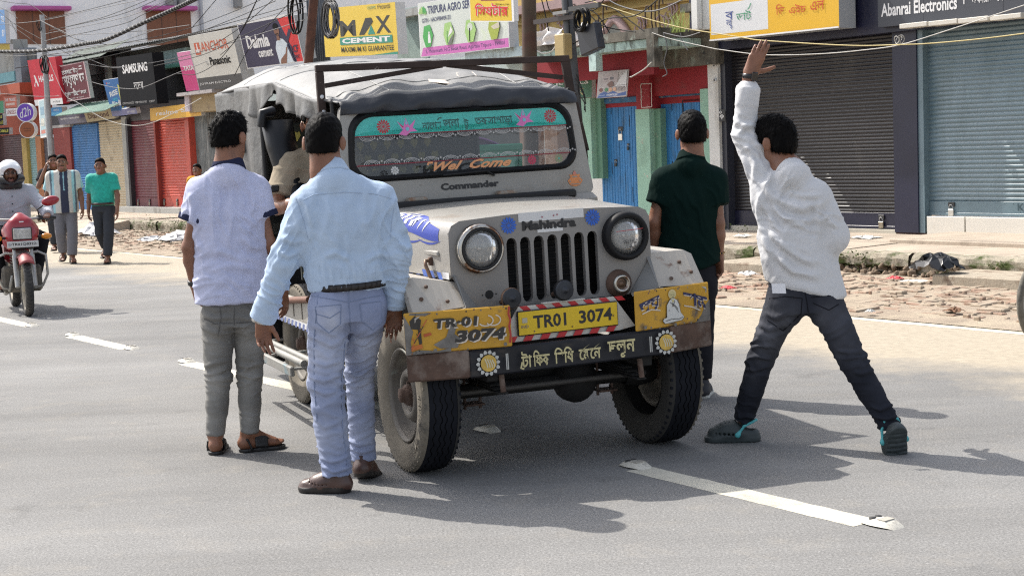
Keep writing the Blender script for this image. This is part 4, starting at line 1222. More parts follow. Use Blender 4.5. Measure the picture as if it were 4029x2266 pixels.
wallpart(Gs, 'pillar_side', NB(1525, 575, 1600, 1460, NF), NF + .02, NF + .3, mintd)
wallpart(Gs, 'pillar', NB(2145, 320, 2310, 1460, NF), NF - .04, NF + .3, mint)
wallpart(Gs, 'wall_band', NB(1500, 20, 2305, 390, NF - .02), NF - .02, NF + .14, redw)
wallpart(Gs, 'wall_foot', (15.05, 19.6, 0, .30), NF - .03, NF + .4, plaster)
wallpart(Gs, 'orange_strip', NB(580, 430, 622, 1300, NF + .02), NF - .0, NF + .2, pm((.33, .11, .045)))
dl, zt = fac(*z5(1350, 250), NF - .09); dr, zb = fac(*z5(1500, 560), NF - .09)
fc = Face(st(dl, NF - .086, zb), -DV * (dl - dr), ZV * (zt - zb), -NV); wp = pm((.55, .50, .47), .8)
rg3 = random.Random(3)
for (a, b) in (((.04, .02), (.96, .03)), ((.95, .02), (.97, .97)), ((.04, .96), (.95, .94)), ((.05, .04), (.04, .95))):
 pts = [(a[0] + (b[0] - a[0]) * t + rg3.uniform(-.03, .03), a[1] + (b[1] - a[1]) * t + rg3.uniform(-.012, .012)) for t in np.linspace(0, 1, 14)]
 fc.line(pts, .03, wp, .5)
for _ in range(16): fc.disc(rg3.uniform(.1, .9), rg3.uniform(.05, .95), rg3.uniform(.006, .014), wp, 7, 2)
fc.build('painted_rectangle', Gs)
NC = 13.75
rcp = R(2095, 150, 2570, 172, NC);
wallpart(Gs, 'canopy', (fac(2590, 160, NC)[0], fac(2060, 160, NC)[0], rcp[2] - .02, rcp[3] + .03), NC, NF + .5, mossc)
wallpart(Gs, 'canopy_soffit', (fac(2590, 160, NC)[0] + .02, fac(2060, 160, NC)[0] - .02, rcp[2] - .14, rcp[2] - .025), NC + .03, NF + .4, mat('soffit_green', (.33, .44, .40), .85, var=.3, vs=7, dirt=((.05, .05, .04), .5, .65, 7, (1, 1, .4))))
wallpart(Gs, 'canopy_back', (fac(2570, 200, NC + .4)[0], fac(2060, 200, NC + .4)[0], 2.45, rcp[2] - .1), NC + .4, NC + .5, mat('dark_red', (.20, .008, .015), .8, var=.1))
wallpart(Gs, 'hanging_post', R(*z4_(712, 590), *z4_(800, 905), NC), NC - .02, NC + .1, mat('post_mint', (.42, .55, .53), .8, var=.12, vs=6, dirt=((.1, .1, .09), .56, .7, 6)))
wallpart(Gs, 'hanging_post', R(*z4_(1465, 430), *z4_(1560, 852), NC), NC - .05, NC + .1, mossc)
wallpart(Gs, 'parapet', R(*z4_(1555, 400), *z4_(2300, 845), NF - .2), NF - .2, NF + .1, mossc)
wallpart(Gs, 'parapet_cap', R(*z4_(1540, 395), *z4_(2110, 425), NF - .25), NF - .25, NF + .1, mossc)
for k, (px, y0, y1, h) in enumerate(((2258, 155, 32, 1), (2400 - 20, 150, 35, 1), (2545, 130, 40, 1), (2570, 125, 18, 0), (2600, 118, 10, 1), (2345, 150, 95, 1), (2362, 150, 60, 0), (2585, 130, 5, 0))):
 a, z0 = fac(px, y0, 14.3); _, z1 = fac(px, y1, 14.3)
 mb = MB((st(a, 14.3, 0), DV, NV, ZV)); rod = mat('rusty_rod', (.045, .025, .018), .8)
 pts = [(0, 0, z0 - .1), (.03, 0, (z0 + z1) / 2), (.02, 0, z1)]
 if h: pts += [(.0, 0, z1 + .05), (-.05, 0, z1 + .05), (-.06, 0, z1 - .03)]
 mb.tube(pts, .011, rod, 6); mb.build('reinforcement_rod', Gs)
mb = MB(); a, z0 = fac(2665, 120, 14.0); bl = mat('parapet_grass', (.20, .26, .05), .7, var=.3)
for i in range(46):
 b = st(a + rg3.gauss(0, .10), 14.0 + rg3.gauss(0, .04), z0 - .03); h = rg3.uniform(.12, .34); t = b + DV * rg3.gauss(0, .12) + NV * rg3.gauss(0, .05) + ZV * h; s_ = DV * .005
 m_ = (b + t) / 2 + ZV * h * .12
 mb.add([b - s_, b + s_, m_ + s_, t, m_ - s_], [(0, 1, 2, 4), (4, 2, 3)], bl)
tag(mb.build('grass_tuft'), 'green grass tuft growing on the mossy parapet', 'grass tuft')
Hs = shop('navy framed shop with a black shutter and a steel blue shutter over white tiles', 11)
blackm = mat('shutter_black', (.016, .015, .018), .34, var=.18, vs=3, spec=.5, dirt=((.042, .038, .036), .54, .74, 2.5, (1, 1, .3)))
sblue = mat('shutter_steel_blue', (.125, .185, .218), .38, var=.1, vs=3, spec=.6, dirt=((.08, .13, .15), .52, .75, 2.5, (1, 1, .3)))
navym = mat('navy_steel', (.012, .013, .034), .35, var=.15, vs=3)
rk = (12.16, 15.03, .33, 2.95)
shutter(Hs, rk, blackm, NF + .10, .0445, .011, .20, navym, locks=(.1, .82))
rbl = (7.0, 11.72, .51, 2.95)
bs = shutter(Hs, rbl, sblue, NF + .10, .0535, .012, .17, locks=(.93, .42), lockm=mat('bright_lock', (.7, .7, .68), .2, .9))
wallpart(Hs, 'post', (11.80, 12.16, .30, 3.0), NF - .03, NF + .12, navym)
wallpart(Hs, 'post', (11.72, 11.80, .30, 3.0), NF - .01, NF + .12, sblue)
wallpart(Hs, 'post', (15.03, 15.12, .28, 3.0), NF - .04, NF + .12, pm((.03, .032, .045), .4))
wp_ = mat('white_pillar', (.62, .62, .60), .7, var=.05, vs=3, dirt=((.36, .34, .3), .58, .75, 4, (1, 1, .3)))
wallpart(Hs, 'white_pillar', (15.12, 15.32, .27, 2.80), NF - .09, NF + .2, wp_)
mb = MB(FR)
for z_ in (2.32, 2.52): mb.lathe([(.035, 0), (.035, .012), (.02, .02), (0, .02)], (15.17, NF - .09, z_), (0, -1, 0), pm((.5, .5, .5), .4), 10); mb.lathe([(.012, .02), (.012, .022), (0, .022)], (15.17, NF - .09, z_), (0, -1, 0), pm((.02, .02, .02)), 8)
mb.bbox((15.18, NF - .16, 2.74), (15.32, NF - .09, 2.86), wp_, .02); mb.lathe([(.05, 0), (.05, .08), (0, .09)], (15.27, NF - .14, 2.74), (0, -.4, -1), pm((.015, .015, .018), .4), 12)
mb.build('camera_bracket', Hs)
dl, zt = fac(*z5(2340, 590), NF - .1); dr, zb = fac(*z5(2425, 730), NF - .1)
fc = Face(st(dl, NF - .092, zb), -DV * (dl - dr), ZV * (zt - zb), -NV); wt = pm((.7, .7, .7), .6)
fc.rect(0, 0, 1, 1, pm((.02, .02, .022), .5)).disc(.25, .78, .13, wt, 12, 1.5).disc(.25, .78, .07, pm((.02, .02, .022), .5), 10, 1.5)
for k, rr in enumerate((.14, .24, .34)): fc.line([(.5 + rr * 1.2 * math.cos(a), .2 + rr * math.sin(a)) for a in np.linspace(.6, 2.54, 9)], .06, wt, .6)
fc.disc(.5, .2, .05, wt, 8, 1.4); fc.build('wifi_sticker', Hs)
tile = mat('white_tile', (.62, .59, .53), .35, var=.04, vs=2, dirt=((.45, .41, .35), .6, .75, 3))
mb = MB(FR)
for a, b in ((7.0, 8.56), (8.57, 9.86), (9.87, 11.14), (11.15, 11.70)): mb.bbox((a, NF - .01, .26), (b - .008, NF + .3, .50), tile, .003)
mb.build('tile_base', Hs)
mb = MB(FR); mb.box((11.72, NF, .25), (12.15, NF + .3, .32), mat('brick_dark', (.10, .06, .05), .9, var=.4, vs=12)); mb.bbox((12.16, NF - .01, .25), (15.05, NF + .3, .325), mat('cream_base', (.45, .42, .35), .8, var=.1, vs=3), .003); mb.build('base', Hs)
wallpart(Hs, 'fascia', (6.0, 15.6, 2.72, 3.9), NF - .14, NF + .3, navym)
fx, fz = fac(*zA(2490, 375), NF)
fc = Face(st(fx, NF + .072, .575), -DV * .26, ZV * .085, -NV); fc.text('KKC', 0, 0, 1, 1, pm((.03, .06, .075), .5)); fc.build('embossed_letters', bs)
wallpart(Hs, 'upper_wall', R(2722, -40, 2795, 118, NF - .35), NF - .35, NF, wp_)
wallpart(Hs, 'upper_pipe', R(2720, -40, 2742, 116, NF - .45), NF - .45, NF - .36, wp_)
wallpart(Hs, 'vent_box', R(*z4_(1855, 50), *z4_(1995, 155), NF - .3), NF - .3, NF - .1, mossc)
mb = MB(FR)
for x in (1665, 1915, 2170, 2445):
 dd, zz = fac(*zB(x, 210 - (x - 1665) * .09), NF - .3); mb.bbox((dd - .20, NF - .36, zz - .035), (dd + .20, NF - .20, zz + .02), pm((.55, .52, .46), .6), .006)
mb.build('fascia_lamp', Hs)
wh_e = np.array([.883, .469, 0]); wn_ = np.array([.469, -.883, 0])
wp0 = at(300, 120, 52.0);
t = thing('house', 'white painted house with brown window shutters under pink lintels', 'house', (wp0[0], wp0[1], 0))
def wq(px, py):
 r_ = ray(px, py); k = ((wp0 - O) @ wn_) / (r_ @ wn_); P = O + r_ * k - wp0
 return P @ wh_e, P[2] + wp0[2]
WF = (np.array([wp0[0], wp0[1], 0]), wh_e, -wn_, ZV)
ww = mat('white_wash', (.88, .88, .88), .85, var=.05, vs=.6, dirt=((.45, .47, .48), .58, .78, 1.2, (1, 1, .3)))
mb = MB(WF); mb.box((-12, 0, 0), (28, 1, 14), ww); mb.build('wall', t)
brw = mat('window_brown', (.21, .082, .042), .6, var=.12, vs=4, stretch=(1, 1, .3)); lil = mat('pink_lintel', (.45, .10, .30), .7, var=.08)
for (x0, y0, x1, y1, lx0, lx1) in ((*zD(130, 97), *zD(540, 375), 42, 272), (*zD(1232, 97), *zD(1605, 385), 560, 765)):
 a, z1 = wq(x0, (y0)); b, _ = wq(x1, (y0)); _, z0 = wq(x0, y1)
 mb = MB(WF); mb.box((a, -.05, z0), (b, .1, z1), brw)
 for k in (1, 2): mb.box((a + (b - a) * k / 3 - .012, -.058, z0), (a + (b - a) * k / 3 + .012, -.049, z1), pm((.09, .04, .025)))
 mb.build('window', t)
 la, lz0 = wq(lx0, zD(0, 97)[1]); lb, _ = wq(lx1, zD(0, 97)[1]); _, lz1 = wq(lx0, zD(0, 60)[1])
 mb = MB(WF); mb.bbox((la, -.45, lz0), (lb, .1, lz1), lil, .03); mb.build('lintel', t)
a, _ = wq(*zD(1690, 100)); mb = MB(WF); mb.tube([(a, -.12, 1), (a, -.12, 13)], .07, pm((.40, .42, .46)), 8); mb.build('drain_pipe', t)
for x in (1520, 1995, 1420):
 a, z_ = wq(*zD(x, 15 if x != 1995 else 30)); mb = MB(WF); mb.bbox((a - .12, -.4, z_ - .2), (a + .12, 0, z_ + .25), pm((.25, .25, .25)), .05); mb.build('bracket', t)
t = thing('house', 'grey rear building closing the gap behind the advertising boards', 'house', st(28, 24))
mb = MB(FR); mb.box((16, 24, 0), (34, 25, 12), mat('rear_wall', (.50, .52, .54), .85, var=.08, vs=.6)); mb.build('wall', t)
def solve_n(px, n0, d):
 lo, hi = n0 - 2.5, n0 + .6
 f = lambda n: fac(px[0], px[1], n)[0] - d
 a = f(lo)
 for _ in range(40):
  m = (lo + hi) / 2
  if (f(m) > 0) == (a > 0): lo = m
  else: hi = m
 return (lo + hi) / 2
def sign(label, TL, TR, BR, BL, n0, draw, depth=.14, frame=None, tilt=True, name='sign', cat='sign', face=None, group=None):
 (dl, zl), (dr, zr) = fac(*BL, n0), fac(*BR, n0)
 nt = n0
 if tilt: nt = min(max((solve_n(TL, n0, dl) + solve_n(TR, n0, dr)) / 2, n0 - 1.2), n0 + .1)
 ztl, ztr = fac(*TL, nt)[1], fac(*TR, nt)[1]
 bl, br, tl, tr = st(dl, n0, zl), st(dr, n0, zr), st(dl, nt, ztl), st(dr, nt, ztr)
 U = br - bl; V = ((tl - bl) + (tr - br)) / 2
 o = bl
 t = thing(name, label, cat, (bl + br) / 2, group)
 N_ = nrm(np.cross(U, V))
 mb = MB(); fm = frame or pm((.5, .5, .5), .5)
 P = [o, o + U, o + U + V, o + V]
 Q = [p - N_ * depth for p in P]
 mb.add(P + Q, [(0, 1, 2, 3), (4, 7, 6, 5), (0, 4, 5, 1), (1, 5, 6, 2), (2, 6, 7, 3), (3, 7, 4, 0)], fm)
 mb.build('board', t)
 f = Face(o, U, V, N_, .0009)
 draw(f)
 f.build('face', t)
 return t
w_ = pm((.66, .66, .66), .5); k_ = pm((.006, .006, .008), .7, spec=.15)
z1s = lambda x, y: (x / 3.22, y / 3.22)
z2s = lambda x, y: (700 + x / 3.22, y / 3.22)
z3s = lambda x, y: (1400 + x / 3.22, y / 3.22)
def dr_(f):
 red = mat('sign_red', (.46, .012, .030), .5, var=.06)
 f.rect(0, 0, 1, 1, red); f.rect(0, 0, 1, .13, w_); f.text('HAVELLS', .30, .50, .82, .64, w_, .03)
 f.poly([(.10, .44), (.17, .54), (.14, .66), (.19, .66), (.22, .57), (.27, .44), (.23, .40), (.20, .50), (.15, .50), (.13, .40)], w_)
 f.text('েদশ ইেলক', .66, .035, .92, .09, pm((.1, .1, .1))); f.text('sales', .82, .17, .92, .20, w_)
sign('bright red advertising board with white lettering behind the steel pole', z1s(290, 785), z1s(755, 705), z1s(800, 1320), z1s(447, 1345), NF - .45, dr_, .18, mat('sign_red', (.46, .012, .030)))
def dr_(f):
 mar = mat('sign_maroon', (.12, .018, .030), .6, var=.06); gr = pm((.60, .58, .58), .6); bk = pm((.03, .008, .012), .6)
 f.rect(0, 0, 1, 1, pm((.55, .38, .40), .6)); f.rect(.03, .025, .97, .975, mar)
 for dx, m in ((.012, bk), (0, gr)):
  f.text('েজনােরটর', .16 + dx, .74 - dx, .74 + dx, .91 - dx, m, .03); f.text('ডায়মণড', .08 + dx, .34 - dx, .92 + dx, .72 - dx, m, .03); f.text('ইেলকিটেকলস', .12 + dx, .12 - dx, .90 + dx, .30 - dx, m, .03)
 f.disc(.47, .31, .022, gr, 10, 1.2); f.rect(.78, .80, .9, .83, gr); f.rect(.8, .87, .9, .9, gr); f.text('েমলারমাঠ আগরতলা', .2, .05, .8, .09, gr)
sign('maroon board with large grey Bengali lettering in a pink frame', z1s(722, 850), z1s(1055, 775), z1s(1150, 1245), z1s(800, 1300), NF - .35, dr_, .1)
def dr_(f):
 bl = mat('sign_blue', (.025, .13, .36), .5, var=.08)
 f.rect(0, 0, 1, 1, bl); f.rect(0, 0, 1, .14, pm((.2, .22, .42), .5)); f.text('RISE', .2, .52, .72, .66, w_, .03, 0, .06); f.text('with', .3, .40, .62, .52, pm((.05, .45, .6))); f.text('Bindi!', .22, .24, .8, .40, w_, .03, 0, .04)
 f.poly([(.75, .2), (.98, .25), (.98, .75), (.82, .85), (.78, .6)], pm((.55, .55, .12))); f.disc(.18, .90, .025, pm((.6, .1, .1))); f.text('Dabur', .24, .88, .4, .92, w_)
sign('blue advertising board with two white words half behind the tall black board', zD(860, 685), zD(1012, 655), zD(1085, 972), zD(950, 985), NF - .3, dr_, .1)
sign('pale violet strip board below the black board', zD(1030, 925), zD(1140, 910), zD(1162, 962), zD(1040, 972), NF - .4, lambda f: (f.rect(0, 0, 1, 1, pm((.17, .17, .30))), f.text('েদশ ফাটা', .35, .2, .9, .7, w_)), .1)
def dr_(f):
 f.rect(0, 0, 1, 1, mat('sign_black', (.009, .010, .013), .75, spec=.12, var=.2, vs=3, stretch=(1, 1, .3)))
 f.text('SAMSUNG', .15, .66, .84, .84, w_, .03); f.text('দেদব', .42, .32, .68, .46, pm((.6, .6, .6))); f.text('েমলারমাঠ আগরতলা   েরাড', .05, .04, .95, .10, pm((.3, .3, .3)))
sign('tall black board with bold white lettering hung from the shop front', zD(985, 492), zD(1275, 447), zD(1330, 880), zD(1025, 905), NF - .55, dr_, .28, k_)
def dr_(f):
 f.rect(0, 0, 1, 1, mat('sign_pink', (.50, .03, .17), .5, var=.05)); f.rect(0, .62, 1, 1, pm((.62, .20, .38), .5)); f.text('TATA', .22, .52, 1.0, .64, w_, .04)
sign('narrow pink board half behind the large cream board', zD(1490, 450), zD(1605, 432), zD(1685, 762), zD(1575, 772), NF - .4, dr_, .12)
def dr_(f):
 cream = mat('sign_cream', (.52, .51, .47), .6, var=.05, dirt=((.38, .37, .34), .58, .75, 1.5))
 org = pm((.48, .085, .03), .5)
 f.rect(0, 0, 1, 1, cream); f.rect(0, 0, 1, .22, pm((.05, .05, .052), .5)); f.text('ANCHOR', .24, .68, .86, .86, org, .02); f.rect(.10, .64, .22, .86, org); f.line([(.16, .68), (.16, .82)], .02, w_, .8); f.line([(.125, .74), (.14, .68), (.18, .68), (.195, .74)], .02, w_, .8); f.disc(.16, .83, .018, w_, 10, .8)
 f.text('Panasonic', .38, .42, .84, .57, k_, .03); f.text('by', .30, .42, .35, .49, pm((.25, .25, .25))); f.text('JOYRAM ELECTRO', .04, .08, .75, .13, w_)
sign('large cream board with orange lettering and a dark strip below', zD(1580, 308), zD(1960, 248), zD(2060, 725), zD(1690, 765), NF - .5, dr_, .3, pm((.42, .42, .42), .4))
def dr_(f):
 nav = mat('sign_navy', (.018, .014, .055), .5, var=.06); red = mat('sign_red2', (.60, .025, .028), .5, var=.05); sk = pm((.20, .09, .055), .6)
 f.rect(-.01, -.02, 1.01, 1.05, w_); f.rect(0, 0, 1, 1, nav); f.poly([(.72, 1), (1, 1), (1, 0), (.90, 0), (.86, .35)], red)
 f.text('Dalmia', .09, .42, .50, .73, w_, .04); f.text('cement', .26, .20, .52, .38, w_, .03)
 f.poly([(.60, .0), (.585, .35), (.62, .50), (.68, .56), (.74, .54), (.80, .42), (.86, .0)], pm((.55, .62, .68), .6)); f.disc(.665, .74, .115, sk, 16, .40); f.disc(.66, .83, .075, k_, 14, .62); f.poly([(.64, .52), (.70, .52), (.69, .62), (.65, .62)], sk); f.line([(.635, .66), (.685, .665)], .02, k_, 2); f.poly([(.62, .0), (.64, .10), (.74, .22), (.775, .36), (.79, .34), (.76, .18), (.72, .0)], sk)
 f.line([(.80, .46), (.9, .72)], .09, nav, 2); f.text('RCF', .84, .20, .965, .37, nav, .03); f.text('EXPERT', .845, .07, .965, .15, nav, .02); f.line([(.80, .40), (.86, .02)], .05, nav, 2)
sign('purple and red cement board showing a man in a white shirt', z2s(750, 320), z2s(1470, 205), z2s(1590, 775), z2s(885, 865), NF - .5, dr_, .3, pm((.30, .31, .32), .4))
def dr_(f):
 y = mat('sign_yellow', (.62, .44, .045), .5, var=.04, dirt=((.5, .38, .08), .6, .75, 2)); gr = pm((.02, .22, .16), .5); dk = pm((.02, .02, .018), .5)
 f.rect(0, 0, 1, 1, y)
 f.text('M', .24, .40, .46, .72, dk, .02); f.text('X', .73, .42, .93, .76, dk, .02); f.poly([(.50, .41), (.57, .41), (.67, .60), (.66, .74), (.60, .74)], dk); f.poly([(.62, .41), (.72, .41), (.67, .60)], gr); f.poly([(.64, .74), (.68, .74), (.70, .66), (.67, .60)], dk)
 f.rect(.23, .23, .94, .38, gr); f.text('CEMENT', .26, .255, .91, .36, w_, .04); f.text('MAXIMUM KI GUARANTEE', .24, .08, .95, .185, dk, .01)
 f.text('েঢালা', .64, .90, .75, .96, gr); f.text('িসেমনট', .77, .89, .94, .98, dk); f.poly([(.65, 0), (1, 0), (1, .05)], gr)
sign('big yellow cement board with black lettering and a green band', (1274, 47), (1547, -2), (1568, 214), (1281, 226), NF - .6, dr_, .2)
def dr_(f):
 wh = mat('sign_pale', (.52, .56, .52), .5, var=.10, vs=1.2, dirt=((.50, .62, .30), .58, .75, 1.1)); gr = pm((.05, .32, .07), .5); lg = pm((.30, .48, .16), .5); nv = pm((.02, .03, .10), .5)
 f.rect(-.008, -.012, 1.008, 1.01, w_); f.rect(0, 0, 1, 1, wh); f.poly([(0, 0), (1, 0), (1, .16), (.03, .16)], pm((.48, .12, .38), .5)); f.text('S, Melarmath, H.G Basak Road, Agartala Tripura - 799001', .06, .03, .96, .12, nv)
 f.text('TRIPURA AGRO SERVICE', .11, .78, .72, .93, nv, .02); f.text('GSTIN - 16ACHPB8493R1ZU', .035, .63, .38, .71, nv, .01)
 for a in np.linspace(.2, 2.9, 6): f.poly([(.05, .80), (.05 + .045 * math.cos(a - .25), .80 + .12 * math.sin(a - .25)), (.05 + .05 * math.cos(a), .80 + .15 * math.sin(a)), (.05 + .045 * math.cos(a + .25), .80 + .12 * math.sin(a + .25))], lg if a > 1.5 else gr)
 f.text('TABC', .06, .77, .10, .82, lg)
 for i, (u, m) in enumerate(((.10, gr), (.35, lg), (.60, lg), (.86, pm((.30, .36, .05), .5)))):
  f.poly([(u - .06, .36), (u - .04, .56), (u + .03, .58), (u + .065, .38), (u + .03, .17), (u - .03, .16)], m)
  if i == 0: f.poly([(u + .0, .24), (u + .035, .24), (u + .03, .40), (u + .005, .40)], w_); f.disc(u + .018, .43, .025, w_, 10, .35)
  if i == 1: f.poly([(u - .02, .17), (u + .03, .17), (u + .055, .36), (u + .02, .28)], pm((.12, .13, .12))); f.poly([(u - .01, .30), (u + .03, .50), (u + .05, .40)], w_); f.line([(u - .02, .2), (u - .015, .42)], .02, gr, 3)
  if i == 2: f.disc(u, .44, .075, pm((.5, .55, .48)), 12, .4); f.line([(u - .01, .18), (u - .005, .42)], .03, k_, 3)
  if i == 3: f.poly([(u - .03, .40), (u + .06, .46), (u + .06, .36), (u, .34)], pm((.50, .46, .36)))
sign('pale green farm service board with hexagon pictures and a magenta address strip', z3s(780, 50), z3s(1915, -118), z3s(1940, 600), z3s(830, 722), NF - .6, dr_, .2, pm((.45, .45, .45), .35))
def dr_(f):
 y = mat('sign_yellow3', (.60, .42, .02), .5, var=.04); red = pm((.55, .01, .015), .5)
 f.rect(-.02, -.03, 1.05, 1.05, w_); f.rect(0, 0, 1, 1, y); f.rect(.27, .66, .84, .95, pm((.22, .02, .02)));
 for u in (.33, .46, .58, .72, .78): f.disc(u, .80, .09, pm((.50, .30, .22)), 9, .5)
 f.text('িসষটার', .12, .16, .92, .58, w_, .045); f.text('িসষটার', .12, .16, .92, .58, red, .02); f.text('িদিলপেদর গরম', .63, .50, .96, .57, k_)
sign('small yellow box sign with red Bengali lettering in front of the farm board', z3s(1462, -120), z3s(1980, -120), z3s(1980, 268), z3s(1458, 268), 13.2, dr_, .12, w_, tilt=False)
def dr_(f):
 y = mat('sign_yellow4', (.62, .36, .012), .45, var=.04); gw = mat('sign_grey_white', (.56, .57, .58), .5, var=.04)
 f.rect(0, 0, 1, 1, y); f.rect(.012, .08, .475, .50, gw); f.rect(.012, .68, .475, .985, gw); f.rect(.012, .575, .99, .60, gw); f.text('BLUE DART', .07, .735, .42, .87, pm((.02, .07, .30), .5), .03)
 f.text('ব', .135, .27, .20, .37, pm((.02, .05, .22))); f.text('ল', .14, .18, .19, .26, pm((.02, .05, .22))); f.line([(.165, .2), (.19, .165), (.185, .14), (.175, .16)], .012, pm((.02, .05, .22)), 2.2)
 f.text('ডাট', .225, .235, .345, .37, pm((.01, .22, .10))); f.line([(.318, .37), (.335, .40), (.345, .45)], .014, pm((.01, .22, .10)), 2.2)
 red = pm((.45, .03, .008)); f.text('িড', .54, .25, .605, .385, red); f.text('এইচ', .64, .24, .765, .36, red); f.text('এল', .80, .25, .90, .365, red)
 f.line([(0, .008), (1, .008)], .02, w_, 2)
sign('yellow and white courier board with Bengali lettering above the black shutter', (2788, -135), (3295, -190), (3302, 110), (2794, 163), NF - .50, dr_, .30, pm((.34, .36, .38), .4), tilt=False)
def dr_(f):
 f.rect(0, 0, 1, 1, mat('sign_slate', (.040, .044, .056), .45, var=.04)); f.rect(.236, 0, .238, 1, pm((.03, .03, .04))); f.rect(.62, 0, .622, 1, pm((.03, .03, .04)))
 f.text('Abanrai Electronics', .018, .20, .405, .46, w_, .025); f.rect(.436, .28, .441, .50, w_); f.text('অবনরাই ইেলকটিনকস', .475, .26, .725, .47, w_, .012)
 f.line([(.78, .72), (.9, .74)], .02, w_)
sign('slate grey board with white lettering above the steel blue shutter', (3452, -95), (4290, -190), (4290, 28), (3455.5, 109.5), NF - .24, dr_, .10, pm((.04, .045, .055)), tilt=False)
def dr_(f):
 f.rect(0, 0, 1, 1, mat('sign_amber', (.60, .32, .012), .45, var=.04)); f.text('realme', .12, .36, .56, .70, w_, .01)
 f.line([(.60, .58), (.68, .60), (.70, .54), (.62, .46), (.74, .46)], .05, w_, 4)
sign('amber yellow board with white lettering above the orange shutter', zE(1885, 88), zE(2545, 12), zE(2552, 178), zE(1908, 248), NF - .30, dr_, .1, tilt=False)
def dr_(f):
 f.rect(0, 0, 1, 1, mat('sign_tan', (.42, .36, .24), .6, var=.1, dirt=((.28, .22, .14), .55, .7, 3))); f.text('Diamond', .10, .28, .82, .80, pm((.10, .045, .03)), .03)
sign('tan fascia board with brown lettering above the cream shutter', zE(1065, 135), zE(1415, 90), zE(1465, 215), zE(1105, 265), NF - .15, dr_, .1)
def dr_(f):
 f.rect(0, 0, 1, 1, mat('sign_mauve', (.16, .15, .20), .6, var=.1)); f.rect(.82, .55, 1, 1, pm((.07, .05, .14))); f.text('জনিপয় েজনােরটর', .08, .48, .78, .78, w_, .02)
 for v in (.14, .26, .38): f.rect(.06, v, .92, v + .03, pm((.34, .33, .36)))
sign('mauve grey fascia board with small white Bengali lettering above the blue shutter', zE(740, 190), zE(1055, 147), zE(1100, 265), zE(760, 300), NF - .15, dr_, .1)
sign('little sky blue box sign under the red board', zE(632, 82), zE(775, 70), zE(790, 175), zE(637, 187), NF - .3, lambda f: (f.rect(0, 0, 1, 1, pm((.03, .22, .48))), f.text('বাটা', .3, .55, .75, .85, w_), f.rect(.05, .1, .95, .4, pm((.08, .36, .6)))), .15)
sign('orange shop board above the violet disc', z1s(48, 1225), z1s(205, 1212), z1s(215, 1360), z1s(55, 1375), NF - .6, lambda f: (f.rect(0, 0, 1, 1, pm((.48, .11, .06))), f.text('THE TALKEE', .08, .55, .92, .8, w_, .02), f.rect(.15, .2, .85, .4, pm((.55, .4, .35)))), .1)
sign('white strip board beside the violet disc', z1s(75, 1382), z1s(215, 1372), z1s(222, 1465), z1s(80, 1475), NF - .6, lambda f: (f.rect(0, 0, 1, 1, w_), f.text('UNISEX', .1, .2, .9, .8, pm((.25, .05, .05)), .02)), .1)
sign('small black phone shop board with yellow lettering above the rider', zE(-60, 338), zE(115, 330), zE(118, 415), zE(-60, 422), NF - .7, lambda f: (f.rect(0, 0, 1, 1, k_), f.text('MOBILE', .12, .32, .94, .72, pm((.5, .45, .03)), .01)), .1)
sign('black and yellow strip above the small black board', zE(-60, 160), zE(30, 155), zE(45, 300), zE(-50, 310), NF - .7, lambda f: (f.rect(0, 0, 1, 1, k_), f.text('oil', .5, .1, .95, .4, pm((.5, .45, .03))), f.text('os', .5, .6, .9, .85, pm((.5, .45, .03)))), .1)
sign('green board edge at the left frame border', zE(-60, 0), zE(35, -10), zE(48, 145), zE(-60, 150), NF - .65, lambda f: f.rect(0, 0, 1, 1, pm((.03, .22, .10))), .1)
sign('tall blue hoarding at the left frame edge', z1s(-260, 150), z1s(52, 130), z1s(78, 550), z1s(-240, 560), NF - .6, lambda f: (f.rect(0, 0, 1, 1, pm((.12, .26, .50))), f.text('no', .86, .62, .97, .82, w_), f.text('gy', .86, .2, .97, .4, w_)), .12)
sign('yellow panel below the blue hoarding', z1s(-220, 575), z1s(118, 558), z1s(125, 635), z1s(-220, 645), NF - .5, lambda f: f.rect(0, 0, 1, 1, pm((.48, .36, .04))), .1)
sign('narrow white poster strip fixed to the steel pole', zE(470, -20), zE(572, -30), zE(590, 450), zE(515, 465), 12.15, lambda f: (f.rect(0, 0, 1, 1, w_), f.rect(.12, .05, .95, .97, pm((.35, .48, .52))), f.rect(.2, .1, .9, .2, pm((.5, .18, .14))), f.rect(.25, .3, .85, .5, pm((.55, .56, .5))), f.rect(.3, .6, .9, .8, pm((.2, .33, .42)))), .04, w_)
def dr_(f):
 f.rect(0, 0, 1, 1, mat('banner_cloth', (.44, .40, .39), .8, var=.15, vs=4)); f.poly([(.02, 0), (.98, .05), (.98, .19), (.72, .13), (.55, .24), (.4, .17), (.25, .24), (.1, .16)], pm((.04, .09, .27))); f.text('6909979150', .34, .055, .70, .14, w_, .02); f.rect(.05, .08, .3, .11, pm((.2, .28, .45)))
 for u, m in ((.14, (.18, .06, .05)), (.32, (.06, .20, .09)), (.46, (.5, .28, .17)), (.60, (.52, .30, .2))): f.disc(u, .30, .075, pm(m), 12, .8)
 f.poly([(.18, .60), (.68, .56), (.68, .92), (.2, .95)], pm((.36, .30, .29))); f.rect(.22, .68, .36, .72, pm((.10, .08, .08))); f.rect(.42, .66, .54, .76, pm((.10, .09, .10))); f.poly([(.62, .40), (.80, .78), (.98, .98), (.98, .35)], pm((.56, .54, .53))); f.poly([(.33, .5), (.5, .62), (.58, .44), (.42, .38)], pm((.15, .07, .05)))
 for v in (.42, .36, .30, .24): f.rect(.68, v, .95, v + .025, pm((.25, .22, .22)))
